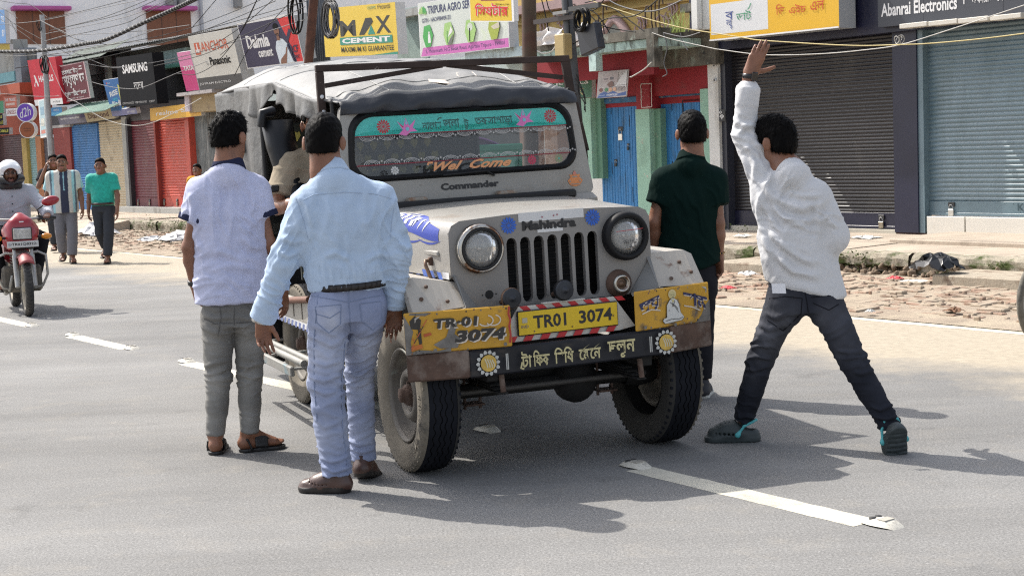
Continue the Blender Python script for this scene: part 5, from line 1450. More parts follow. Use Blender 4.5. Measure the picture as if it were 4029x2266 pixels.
sign('torn printed cloth banner with a phone number hung over the first blue door', z4_(805, 905), z4_(1218, 893), z4_(1175, 1225), z4_(795, 1250), 14.05, dr_, .012, pm((.5, .48, .47)), name='banner', cat='banner')
sign('dark green board with white letters behind the dark pole', z4_(230, 985), z4_(735, 975), z4_(735, 1235), z4_(230, 1250), NF - .12, lambda f: (f.rect(0, 0, 1, 1, mat('sign_green', (.05, .15, .095), .6, var=.1)), f.text('JEWELS', .08, .58, .92, .88, w_, .02), f.text('ঘর', .55, .12, .8, .45, pm((.5, .42, .2)))), .08)
for k, (a, b, lab) in enumerate(((2103, 2218, 'white cloth draped over the canopy left of the dark pole'), (2255, 2335, 'white cloth draped over the canopy right of the dark pole'))):
 mb = MB(); n0 = 13.7
 def cl(u, v, a=a, b=b):
  px = a + (b - a) * u; top = (122 if a < 2200 else 105) - 14 * u + 7 * math.sin(u * 9); bot = 183 - 12 * u
  d, z = fac(px, top + (bot - top) * v, n0); return st(d, n0 - .03 * math.sin(u * 14 + v * 3) - .02 * math.sin(v * 11 + u * 5), z)
 mb.grid(cl, 26, 14, cloth('white_sheet', (.66, .64, .64)))
 tag(mb.build('cloth', solid=.004), lab, 'cloth')
for px, py, r, m, txt, lab in ((320, 140, 118, mat('sign_violet', (.12, .045, .38), .4, var=.05), 'd2h', 'violet round sign with white lettering beside the steel pole'), (345, 358, 105, mat('sign_rust', (.24, .065, .020), .5, var=.1), 'recharge', 'rust brown round sign below the violet one')):
 c = at(*zE(px, py), 30.0); rr = r / 3.22 / F_PX * 30.0 * 1.0
 t = thing('disc_sign', lab, 'sign', c, 'round signs on the orange shop')
 vx = nrm(np.array([1, -.12, 0])); vn = nrm(np.cross(vx, ZV))
 mb = MB(); mb.lathe([(0, .0), (rr, 0), (rr, -.14), (0, -.14)], c, vn, w_, 32, False); mb.build('box', t)
 f = Face(c, vx * rr, ZV * rr, vn, .0012); f.disc(0, 0, .92, m, 36)
 if txt == 'd2h': f.text(txt, -.62, -.62, .62, .35, w_, 0, .0, .35)
 else: f.text(txt, -.5, .05, .5, .22, pm((.10, .03, .012)), .02); f.text('station', -.4, -.2, .4, -.06, pm((.10, .03, .012)), .02)
 f.build('face', t)
def pole(lab, p0, p1, n, r0, r1, m, name='utility_pole'):
 d0_, _ = fac(*p0, n); d1_, z1 = fac(*p1, n); _, z0 = fac(*p0, n)
 sl = (d1_ - d0_) / (z1 - z0)
 b = st(d0_ - sl * z0, n, 0)
 t = thing(name, lab, 'pole', b)
 mb = MB(); top = st(d1_ + sl * .3, n, z1)
 k = 7
 mb.tube([b + (top - b) * i / k for i in range(k + 1)], [r0 + (r1 - r0) * i / k for i in range(k + 1)], m, 14)
 mb.build('shaft', t)
 return t, b, top
galv = mat('galvanised', (.30, .31, .32), .5, .4, var=.15, vs=6, dirt=((.17, .15, .13), .56, .75, 4))
rustp = mat('rust_pole', (.085, .034, .022), .75, var=.3, vs=6, bump=.3, bs=60, dirt=((.045, .022, .018), .5, .7, 5))
rustp2 = mat('rust_pole_olive', (.06, .04, .025), .7, var=.3, vs=5, dirt=((.075, .02, .016), .5, .68, 1.2))
darkp = mat('grey_pole', (.075, .08, .088), .6, .3, var=.25, vs=5, dirt=((.03, .03, .03), .5, .7, 5))
t, b, tp = pole('grey steel pole with a cable loop in front of the red board', (198, 560), (165, 60), 12.2, .075, .055, galv)
t2, b2, tp2 = pole('leaning rusty brown pole between the cement boards', (1208, 236), (1229, -40), 12.3, .085, .075, rustp)
t3, b3, tp3 = pole('thick dark red brown pole behind the jeep roof', (2083, 258), (2078, -40), 12.3, .105, .10, rustp2)
t4, b4, tp4 = pole('dark grey pole wrapped in cables and boxes beside the red shop', (2257, 290), (2231, -40), 12.35, .080, .072, darkp)
cbl = mat('black_cable', (.008, .008, .009), .6, spec=.2); cblg = mat('grey_cable', (.10, .10, .105), .6); cblw = mat('white_cable', (.42, .41, .38), .6); cbly = mat('yellow_cable', (.44, .36, .15), .6)
def coil(lab, px, py, rx, ry, n, turns, m, th, seed, name='cable_coil'):
 g = random.Random(seed); mb = MB(); d, z = fac(px, py, n); s_ = np.linalg.norm(st(*[fac(px + 1, py, n)[0], n, 0]) - st(d, n, 0)); s_ = abs(fac(px, py + 1, n)[1] - z)
 pts = []
 for i in range(turns * 18):
  a = i / 18 * 6.283; w = 1 + .07 * math.sin(i * .37) + g.uniform(-.025, .025)
  pts.append(st(d - rx * s_ * 1.2 * w * math.cos(a), n - .02 + .05 * math.sin(i * .21), z + ry * s_ * w * math.sin(a) - .01 * math.sin(i * .11)))
 mb.tube(pts, th, m, 5)
 return tag(mb.build(name), lab, 'cable')
coil('loop of black cable on the grey steel pole', 177, 258, 27, 33, 12.05, 4, cbl, .013, 1)
coil('small loop of black cable near the top of the grey steel pole', 157, 103, 8, 22, 12.1, 2, cbl, .01, 2)
coil('fat coil of black and grey cable hung beside the yellow cement board', 1303, 76, 40, 70, 12.1, 12, cbl, .016, 3)
coil('grey inner turns of the coil beside the yellow cement board', 1306, 80, 37, 64, 12.0, 5, cblg, .011, 4)
coil('thick black cable bight sagging across the purple cement board', 1165, 60, 36, 80, 12.1, 3, cbl, .016, 5)
coil('coil of black cable on the dark grey pole', 2293, 80, 27, 42, 12.15, 8, cbl, .014, 6)
coil('thin pale ring of wire under the slate grey board', 3541, 160, 11, 17, NF - .25, 3, cblw, .006, 7)
mb = MB(); d, z = fac(*z4_(725, 500), 12.2); mb.frame = (st(d, 12.2, z), nrm(DV + ZV * -.22), NV, nrm(ZV + DV * .22)); mb.bbox((-.19, -.06, -.17), (.19, .06, .17), pm((.012, .014, .022), .4), .015); mb.build('junction_box', t4)
mb = MB(); d, z = fac(*z4_(372, 595), 12.2); mb.frame = (st(d, 12.2, z), DV, NV, ZV); mb.bbox((-.11, -.07, -.16), (.10, .07, .16), mat('tan_box', (.36, .27, .12), .6, var=.1), .015); mb.build('meter_box', t4)
mb = MB(); d, z = fac(*z4_(610, 100), 12.2); mb.frame = (st(d, 12.2, z), DV, NV, ZV); mb.box((-.35, -.02, -.03), (.25, .02, .03), pm((.05, .05, .05))); d2, z2 = fac(*z4_(340, 165), 12.2); mb.frame = (st(d2, 12.2, z2), DV, NV, ZV); mb.box((-.14, -.02, -.02), (.14, .02, .02), pm((.2, .2, .2))); mb.build('cross_arm', t4)
d, z = fac(*zB(0, 0), 12.3)
mb = MB(); d, z = fac(2180, 78, 12.25); mb.frame = (st(d, 12.25, z), DV, NV, ZV); mb.box((-.42, -.02, -.03), (.42, .02, .03), pm((.03, .02, .02))); mb.build('clamp_arm', t3)
def cr_(P, k=7):
 P = [np.asarray(p, float) for p in P]; P = [2 * P[0] - P[1]] + P + [2 * P[-1] - P[-2]]; o = []
 for i in range(1, len(P) - 2):
  for j in range(k):
   t = j / k; o.append(.5 * ((2 * P[i]) + (-P[i - 1] + P[i + 1]) * t + (2 * P[i - 1] - 5 * P[i] + 4 * P[i + 1] - P[i + 2]) * t * t + (-P[i - 1] + 3 * P[i] - 3 * P[i + 1] + P[i + 2]) * t ** 3))
 return o + [P[-2]]
def cable(pts, n, r, m, lab, group=None, twist=0):
 P = []
 for i, (x, y) in enumerate(pts):
  nn = n if not hasattr(n, '__len__') else n[0] + (n[1] - n[0]) * i / max(1, len(pts) - 1)
  d, z = fac(x, y, nn); P.append(st(d, nn, z))
 P = cr_(P); mb = MB()
 if twist:
  Q = cr_(P, 14)
  for k in range(3):
   T = []
   for i, p in enumerate(Q):
    a = i * .62 + k * 2.094; T.append(p + ZV * math.sin(a) * twist + NV * math.cos(a) * twist)
   mb.tube(T, r, (cbl, cblg, cbl)[k], 5)
 else: mb.tube(P, r, m, 5)
 return tag(mb.build('overhead_cable'), lab, 'cable', group)
D_ = lambda L: [zD(*p) for p in L]
cable(D_([(-60, 440), (0, 437), (330, 430), (700, 375), (900, 335), (1200, 200), (1450, 90), (1640, 0), (1760, -60)]), 11.9, .022, cbl, 'thick twisted black cable rising across the left shop roofs', twist=.022)
tang = [([(370, 165), (700, 95), (1150, -20)], 0), ([(0, 210), (330, 180), (720, 100), (1240, -10)], 1), ([(540, 235), (900, 140), (1300, -20)], 0), ([(420, 262), (1000, 130), (1350, -10)], 0), ([(380, 290), (1050, 150), (1440, -10)], 1),
  ([(380, 350), (1000, 215), (1200, 130), (1490, -10)], 0), ([(-20, 90), (130, 210), (360, 340), (600, 470)], 0), ([(-20, 150), (200, 290), (420, 460)], 0), ([(350, 180), (570, 290), (720, 380)], 1), ([(80, 170), (160, 320), (240, 500)], 0),
  ([(-20, 450), (600, 470), (1200, 390), (2000, 180), (2600, 10)], 0), ([(380, 430), (1000, 370), (1600, 300), (2300, 130), (2600, -10)], 1), ([(500, 560), (900, 480), (1500, 330), (1900, 190), (2330, 10)], 0), ([(720, 540), (1000, 570), (1500, 490), (2000, 350), (2576, 170)], 1),
  ([(720, 680), (960, 740), (1180, 745), (1400, 660), (1490, 622), (1750, 520)], 1), ([(1490, 622), (1650, 630), (1840, 520), (2050, 250), (2190, -40)], 0), ([(-20, 790), (280, 815), (480, 815)], 1), ([(-20, 5), (130, 30), (260, 45), (400, 150)], 0), ([(1620, 240), (1860, -40)], 0), ([(1780, 400), (2050, 220), (2330, -20)], 0), ([(1860, 470), (2000, 330), (2190, -40)], 0),
  ([(540, 410), (900, 560), (1020, 575)], 1), ([(-20, 60), (60, 95), (150, 160)], 0), ([(380, 350), (570, 300), (800, 290), (1250, 260), (1600, 215)], 1), ([(1300, 560), (1700, 470), (2000, 330), (2576, 60)], 0), ([(1980, 640), (2100, 420), (2330, 150), (2500, -30)], 0), ([(400, 470), (700, 420), (1240, 330), (1600, 240), (2000, 90), (2250, -20)], 0), ([(0, 480), (420, 460), (860, 400), (1300, 260)], 1), ([(380, 200), (640, 330), (900, 380)], 0)]
for p, g in tang: cable(D_(p), 12.0 + random.uniform(-.15, .15), .0065, cblg if g else cbl, ('thin grey' if g else 'thin black') + ' overhead cable in the tangle above the shops on the left', ('grey' if g else 'black') + ' cables tangled above the left shops')
cable(D_([(400, 480), (540, 790), (660, 870), (870, 1000), (1090, 1060), (1280, 1040), (1520, 930), (1700, 830)]), 12.4, .007, cblw, 'white service cable sagging in front of the blue and maroon shutters')
cable([z4_(*p) for p in ((560, -40), (690, 0), (1290, 200), (1850, 350), (2260, 420))] + [(2929, 150), (3010, 161), (3340, 180), (3540, 177), (3660, 172), (3850, 155), (4029, 133), (4150, 115)], 12.9, .0065, cbly, 'yellow cable slung across the right shop fronts behind the raised hand')
cable([z4_(*p) for p in ((1500, 420), (1750, 500), (2240, 610))] + [(2840, 197), (3010, 217), (3229, 213), (3400, 198), (3540, 178), (3700, 130), (4029, 22), (4150, -20)], 13.1, .0055, cblw, 'thin white cable slung across the black and blue shutters')
cable([z4_(*p) for p in ((900, -30), (1050, 60), (1250, 125), (1450, 150), (1650, 110), (1930, -20))], 12.9, .009, cblg, 'grey cable swag in front of the yellow house')
rtang = [[(480, 190), (640, 110), (780, 170), (900, 320), (960, 420)], [(480, 120), (560, 100), (700, 140), (800, 110), (890, 0)], [(700, 190), (900, 340), (1290, 410)], [(760, 60), (1000, 110), (1250, 290), (1400, 400)], [(500, 560), (700, 440), (900, 250), (1290, 200), (1600, -20)], [(160, 0), (200, 130), (300, 210), (480, 230)], [(100, 0), (150, 200), (190, 400)], [(500, 350), (620, 520), (700, 570)], [(430, 0), (450, 400), (470, 900)], [(540, 950), (600, 1100), (650, 1250), (640, 1400)], [(530, 1000), (620, 1180), (660, 1320)], [(560, 980), (570, 1180), (640, 1300), (655, 1420)], [(750, 330), (820, 560), (700, 700)], [(650, 40), (800, 0), (900, -40)], [(1640, 410), (1690, 600), (1650, 800), (1690, 930), (1635, 975)], [(1860, 420), (1880, 520), (1950, 640)], [(1640, 420), (1900, 470), (2110, 415)]]
for i, p in enumerate(rtang): cable([z4_(*q_) for q_ in p], 12.3 if i < 14 else 13.7, .0075, cbl if i < 14 else cblg, 'thin black cable tangled about the dark grey pole' if i < 14 else 'loose grey wire hanging on the mossy parapet', 'black cables about the dark grey pole' if i < 14 else 'grey wires on the mossy parapet')
cable([z4_(*q_) for q_ in ((1495, 790), (1400, 880), (1250, 970), (1220, 980))], 13.6, .009, cblw, 'short white cable with a pigtail from the mossy post to the banner')
cable([z4_(*q_) for q_ in ((290, 570), (230, 650), (130, 680), (40, 650))], 13.4, .010, cblw, 'white flex drooping beside the tan meter box')
JA, LEAN = RAD(22.0), .022
JC = np.array([.118, 7.459, 0.0])
jex = np.array([math.cos(JA), math.sin(JA), 0]); jey = np.array([-math.sin(JA), math.cos(JA), 0])
jbx = jex * math.cos(LEAN) + ZV * math.sin(LEAN); jbz = -jex * math.sin(LEAN) + ZV * math.cos(LEAN)
JB = (JC, jbx, jey, jbz)
JW = (JC, jex, jey, ZV)
jp = lambda x, y, z: JC + jbx * x + jey * y + jbz * z
jeep = thing('jeep', 'old silver grey open jeep taxi with canvas roof and yellow front plates', 'jeep', JC)
silver = mat('jeep_paint', (.275, .262, .238), .45, .05, var=.07, vs=3, bump=.35, bs=4.5, bd=.02, dirt=((.20, .15, .11), .56, .78, 4.5), dirt2=((.15, .10, .075), .66, .72, 16), coat=.15)
grille_p = mat('grille_paint', (.215, .205, .195), .45, .05, var=.05, vs=3, bump=.05, bs=20, dirt=((.13, .095, .07), .66, .78, 9), coat=.1)
fend_p = mat('fender_paint', (.40, .37, .325), .5, .05, var=.08, vs=4, dirt=((.17, .10, .07), .60, .70, 9), dirt2=((.33, .09, .07), .68, .70, 7))
rust = mat('jeep_rust', (.085, .05, .036), .85, var=.35, vs=10, bump=.5, bs=60, dirt=((.19, .15, .125), .5, .68, 7))
rubber = mat('rubber', (.006, .006, .007), .6, spec=.3, var=.15, vs=8)
black_m = mat('jeep_black', (.005, .005, .006), .6, var=.2, vs=6)
under = mat('jeep_underside', (.008, .0075, .007), .8, var=.3, vs=8)
chrome = mat('chrome', (.50, .48, .44), .28, .9, var=.2, vs=8, dirt=((.16, .085, .05), .50, .60, 9))
rustrim = mat('rusty_rim', (.20, .125, .085), .5, .5, var=.3, vs=12)
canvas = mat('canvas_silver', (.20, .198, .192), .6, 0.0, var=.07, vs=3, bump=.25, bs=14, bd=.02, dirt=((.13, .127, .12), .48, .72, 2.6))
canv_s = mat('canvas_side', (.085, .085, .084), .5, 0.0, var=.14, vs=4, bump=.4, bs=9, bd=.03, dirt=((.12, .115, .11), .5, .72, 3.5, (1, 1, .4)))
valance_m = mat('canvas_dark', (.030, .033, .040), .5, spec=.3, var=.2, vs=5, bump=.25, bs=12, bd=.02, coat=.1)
vinyl = mat('black_vinyl', (.006, .0065, .008), .42, var=.2, vs=6, bump=.2, bs=12, bd=.01, spec=.35)
def jmb(): return MB(JB)
def grille():
 mb = jmb()
 slots = [(-.2105 + .0702 * i) for i in range(7)]; sw = .0265; zt, zb_ = 1.118, .808
 out = [(-.40, .795), (-.52, .965), (-.523, 1.165), (-.505, 1.198), (-.465, 1.217), (-.24, 1.228), (0, 1.233), (.24, 1.228), (.465, 1.217), (.505, 1.198), (.523, 1.165), (.52, .965), (.40, .795)]
 y0, y1 = -.28, -.262
 def topz(x): return float(np.interp(x, [p[0] for p in out[2:11]], [p[1] for p in out[2:11]]))
 def botz(x): return float(np.interp(abs(x), [0, .40, .52], [.795, .795, .965]))
 def strip(x0, x1, z0f, z1f, k=6):
  V = []
  for i in range(k + 1):
   x = x0 + (x1 - x0) * i / k; V += [(x, y0, z0f(x)), (x, y0, z1f(x))]
  mb.add(V, [(2 * i, 2 * i + 2, 2 * i + 3, 2 * i + 1) for i in range(k)], grille_p)
 xs = [-.5225]
 for c in slots: xs += [c - sw, c + sw]
 xs.append(.5225)
 for i in range(0, len(xs), 2): strip(xs[i], xs[i + 1], botz, topz, 24 if i in (0, 14) else 1)
 for c in slots:
  arc = lambda x: zt - sw + math.sqrt(max(0, sw * sw - (x - c) ** 2))
  strip(c - sw, c + sw, arc, topz, 8)
  strip(c - sw, c + sw, botz, lambda x: zb_ + sw - math.sqrt(max(0, sw * sw - (x - c) ** 2)), 8)
  loop = [(c - sw, zb_ + sw), (c - sw, zt - sw)] + [(c + sw * math.cos(a), zt - sw + sw * math.sin(a)) for a in np.linspace(math.pi, 0, 9)[1:-1]] + [(c + sw, zt - sw), (c + sw, zb_ + sw)] + [(c + sw * math.cos(a), zb_ + sw + sw * math.sin(a)) for a in np.linspace(0, -math.pi, 9)[1:-1]]
  n = len(loop); V = [(p[0], y0, p[1]) for p in loop] + [(p[0], y0 + .03, p[1]) for p in loop]
  mb.add(V, [(i, (i + 1) % n, (i + 1) % n + n, i + n) for i in range(n)], grille_p)
 n = len(out); V = [(p[0], y0, p[1]) for p in out] + [(p[0] * .995, y0 + .03, p[1] * .998) for p in out]
 mb.add(V, [(i, (i + 1) % n, (i + 1) % n + n, i + n) for i in range(n)], grille_p)
 o = mb.build('grille', jeep)
 mb = jmb(); mb.box((-.40, -.12, .78), (.40, -.08, 1.19), pm((.003, .003, .004), .8))
 for i in range(13): mb.box((-.38, -.132, .82 + i * .028), (.38, -.1205, .826 + i * .028), pm((.006, .005, .005), .7))
 mb.build('radiator', jeep)
 return o
gr = grille()
glass_l = bpy.data.materials.new('lamp_glass'); glass_l.use_nodes = True
nt_ = glass_l.node_tree; nt_.nodes.clear(); o_ = nd(nt_, 'ShaderNodeOutputMaterial'); m1_ = nd(nt_, 'ShaderNodeMixShader'); m2_ = nd(nt_, 'ShaderNodeMixShader'); t_ = nd(nt_, 'ShaderNodeBsdfTransparent'); g_ = nd(nt_, 'ShaderNodeBsdfGlossy', Roughness=.08); d_ = nd(nt_, 'ShaderNodeBsdfDiffuse'); f_ = nd(nt_, 'ShaderNodeFresnel', IOR=1.6)
d_.inputs[0].default_value = (.6, .6, .58, 1); m2_.inputs[0].default_value = .22; tx_ = nd(nt_, 'ShaderNodeTexCoord'); wv_ = nd(nt_, 'ShaderNodeTexWave', Scale=16.0, Distortion=.4); bp_ = nd(nt_, 'ShaderNodeBump', Strength=.5, Distance=.003)  # white diffuse share imitates bright reflections in the lens
nt_.links.new(tx_.outputs['Object'], wv_.inputs['Vector']); nt_.links.new(wv_.outputs[1], bp_.inputs['Height']); nt_.links.new(bp_.outputs[0], g_.inputs['Normal'])
nt_.links.new(f_.outputs[0], m1_.inputs[0]); nt_.links.new(t_.outputs[0], m1_.inputs[1]); nt_.links.new(g_.outputs[0], m1_.inputs[2]); nt_.links.new(m1_.outputs[0], m2_.inputs[1]); nt_.links.new(d_.outputs[0], m2_.inputs[2]); nt_.links.new(m2_.outputs[0], o_.inputs[0])
refl = mat('reflector', (.80, .79, .76), .35, .25, var=.1, vs=20, bump=.5, bs=25, bd=.02)
def lathe_y(mb, prof, x, z, y, m, n=32): mb.lathe([(r, t) for r, t in prof], (x, y, z), (0, -1, 0), m, n)
for x, ring, lab in ((-.376, chrome, 'headlight with a rusty chrome ring'), (.378, rubber, 'headlight with a thick black ring and an inked face on its lens')):
 mb = jmb()
 if x < 0:
  lathe_y(mb, [(.118, 0), (.116, .03), (.104, .045), (.099, .040), (.094, .02)], x, 1.082, -.28, ring)
  lathe_y(mb, [(.100, .042), (.096, .050), (.088, .048), (.086, .03)], x, 1.082, -.28, black_m)
 else:
  lathe_y(mb, [(.118, 0), (.119, .04), (.108, .060), (.096, .060), (.088, .045), (.086, .03)], x, 1.082, -.28, ring)
 o = mb.build('headlight', jeep); o['label'] = lab
 mb = jmb(); lathe_y(mb, [(.0, -.045), (.03, -.04), (.06, -.02), (.087, .030)], x, 1.082, -.28, refl); lathe_y(mb, [(0, .012), (.014, .010), (.016, -.03)], x, 1.082, -.28, chrome, 12); mb.build('reflector', o)
 mb = jmb(); lathe_y(mb, [(0, .066), (.03, .064), (.06, .056), (.087, .036), (.087, .032), (.06, .050), (0, .060)], x, 1.082, -.28, glass_l); mb.build('lens', o)
 if x > 0:
  f = Face(jp(x - .1, -.352, .982), jbx * .2, jbz * .2, -jey, .0008); ink = pm((.03, .03, .03), .5)
  f.line([(.14, .635), (.86, .665)], .012, pm((.45, .02, .03)))
  for sg in (-1, 1):
   f.line([(.5 + sg * .05, .345), (.5 + sg * .10, .375), (.5 + sg * .17, .35)], .012, ink); f.line([(.5 + sg * .05, .345), (.5 + sg * .11, .325), (.5 + sg * .17, .35)], .010, ink); f.disc(.5 + sg * .105, .35, .016, ink, 8); f.line([(.5 + sg * .04, .39), (.5 + sg * .12, .42), (.5 + sg * .19, .385)], .012, ink)
  f.line([(.5, .43), (.488, .39), (.5, .36)], .012, ink); f.line([(.5, .34), (.485, .275), (.515, .275)], .010, ink); f.line([(.44, .24), (.5, .25), (.56, .24)], .018, ink); f.poly([(.465, .235), (.535, .235), (.525, .16), (.5, .145), (.475, .16)], pm((.25, .22, .2))); f.line([(.465, .235), (.475, .16), (.5, .145), (.525, .16), (.535, .235)], .010, ink)
  f.build('lens_drawing', o)
mb = jmb(); lathe_y(mb, [(.068, 0), (.066, .012), (.05, .022), (.044, .03)], .338, .853, -.28, rust); lathe_y(mb, [(.044, .03), (.045, .044), (.036, .05), (.026, .036)], .338, .853, -.28, chrome); lathe_y(mb, [(.027, .03), (.014, .028), (.012, .04), (0, .042)], .338, .853, -.28, rustrim, 16); mb.build('side_lamp', jeep)
mb = jmb(); lathe_y(mb, [(.021, .0015), (0, .0016)], -.338, .862, -.28, black_m, 16); lathe_y(mb, [(.004, .0015), (0, .0016)], -.373, .862, -.28, black_m, 8); lathe_y(mb, [(.004, .0015), (0, .0016)], -.304, .862, -.28, black_m, 8); mb.build('lamp_hole', jeep)
blue_p = pm((.02, .11, .50), .5); wht = pm((.60, .60, .60), .5); blk = pm((.012, .012, .014), .5)
f = Face(jp(-.5, -.2815, .8), jbx, jbz, -jey, .0006)
f.rect(.331, .388, .671, .432, wht).rect(.425, .332, .558, .352, wht)
f.text('Mahindra', .348, .346, .628, .392, blk, .045, 0, .0)
f.flower(.279, .378, .040, blue_p, 14); f.flower(.716, .383, .040, blue_p, 14)
for u, v in ((.452, .405), (.512, .408), (.53, .411)): f.disc(u, v, .004, pm((.3, .02, .05)), 6)
f.build('grille_stickers', jeep)
def hood():
 mb = jmb()
 def prof(t):
  w = .523 + .065 * t; zt = 1.234 + .030 * t; zs = 1.165 + .035 * t; zl = .955
  P = [(-w, zl), (-w, zs - .02), (-w + .004, zs), (-w + .018, zs + .030), (-w + .05, zs + .048), (-.30 * w / .523, zt - .008), (-.12, zt - .001), (0, zt)]
  return P + [(-x, z) for x, z in P[-2::-1]]
 st_ = [0, .02, .2, .4, .6, .8, 1.0]
 V = []
 for t in st_:
  y = -.278 + 1.02 * t
  for x, z in prof(t): V.append((x, y, z + (.0 if t else -.004)))
 q = len(prof(0))
 mb.add(V, [(a * q + b, a * q + b + 1, (a + 1) * q + b + 1, (a + 1) * q + b) for a in range(len(st_) - 1) for b in range(q - 1)], silver, True)
 o = mb.build('hood', jeep)
 mb = jmb()
 for sx in (-1, 1): mb.bbox((sx * .535 - .008, -.16, 1.050), (sx * .535 + .010, .34, 1.078), silver, .007)
 mb.build('side_moulding', o)
 bl = pm((.030, .055, .32), .5)
 def HS(u, v, lift=.002):
  y = .50 - .66 * u; P = np.array(prof((y + .278) / 1.02)[:6]); L = np.concatenate([[0], np.cumsum(np.linalg.norm(np.diff(P, axis=0), axis=1))]); s_ = .14 + .20 * v
  return (float(np.interp(s_, L, P[:, 0])) - lift * .7, y, float(np.interp(s_, L, P[:, 1])) + lift)
 mb = jmb()
 lo = lambda u: .22 + .10 * math.sin(u * 5); hi = lambda u: float(np.interp(u, [0, .12, .35, .6, .8, 1], [.55, .85, 1.0, .85, .55, .42]))
 mb.grid(lambda u, v: HS(u, lo(u) + (hi(u) - lo(u)) * v), 40, 10, bl)
 for i in range(8):
  for j in range(3):
   if (i + j) % 2 == 0:
    u, v = .10 + i * .055, .46 + j * .15 + .04 * math.sin(i * .6); mb.grid(lambda a, b, u=u, v=v: HS(u + .055 * a + .02 * b, v + .15 * b, .004), 1, 2, wht)
 for k in range(3): mb.grid(lambda a, b, k=k: HS(.50 + k * .10 + .10 * a, .40 + .3 * a + .10 * b * math.sin(3.14 * a) - .05 * k, .004), 8, 1, wht)
 for k in range(2): mb.grid(lambda a, b, k=k: HS(.25 + k * .35 + .45 * a, .15 - .12 * math.sin(3.1 * a) + .05 * b * math.sin(3.14 * a), .002), 10, 1, bl)
 mb.build('hood_decal', o)
 f = Face(jp(-.5345, .76, .948), -jey * 1.03 + jbx * .008, jbz * .032, -jbx, .002)
 f.rect(0, 0, 1, 1, wht)
 for i in range(9): f.poly([(.03 + i * .11, 0), (.085 + i * .11, 0), (.06 + i * .11, 1), (.005 + i * .11, 1)], pm((.03, .09, .36), .5))
 f.build('chequer_tape', o)
 mb = jmb()
 mb.tube([(-.545, -.06, 1.028), (-.575, -.075, 1.03), (-.578, -.085, 1.01), (-.556, -.10, .935), (-.545, -.10, .925)], .009, rustrim, 8); mb.bbox((-.553, -.075, 1.005), (-.528, -.045, 1.045), rust, .004); mb.bbox((-.562, -.115, .905), (-.53, -.085, .93), rust, .004); mb.build('hood_latch', o)
 return o
hood()
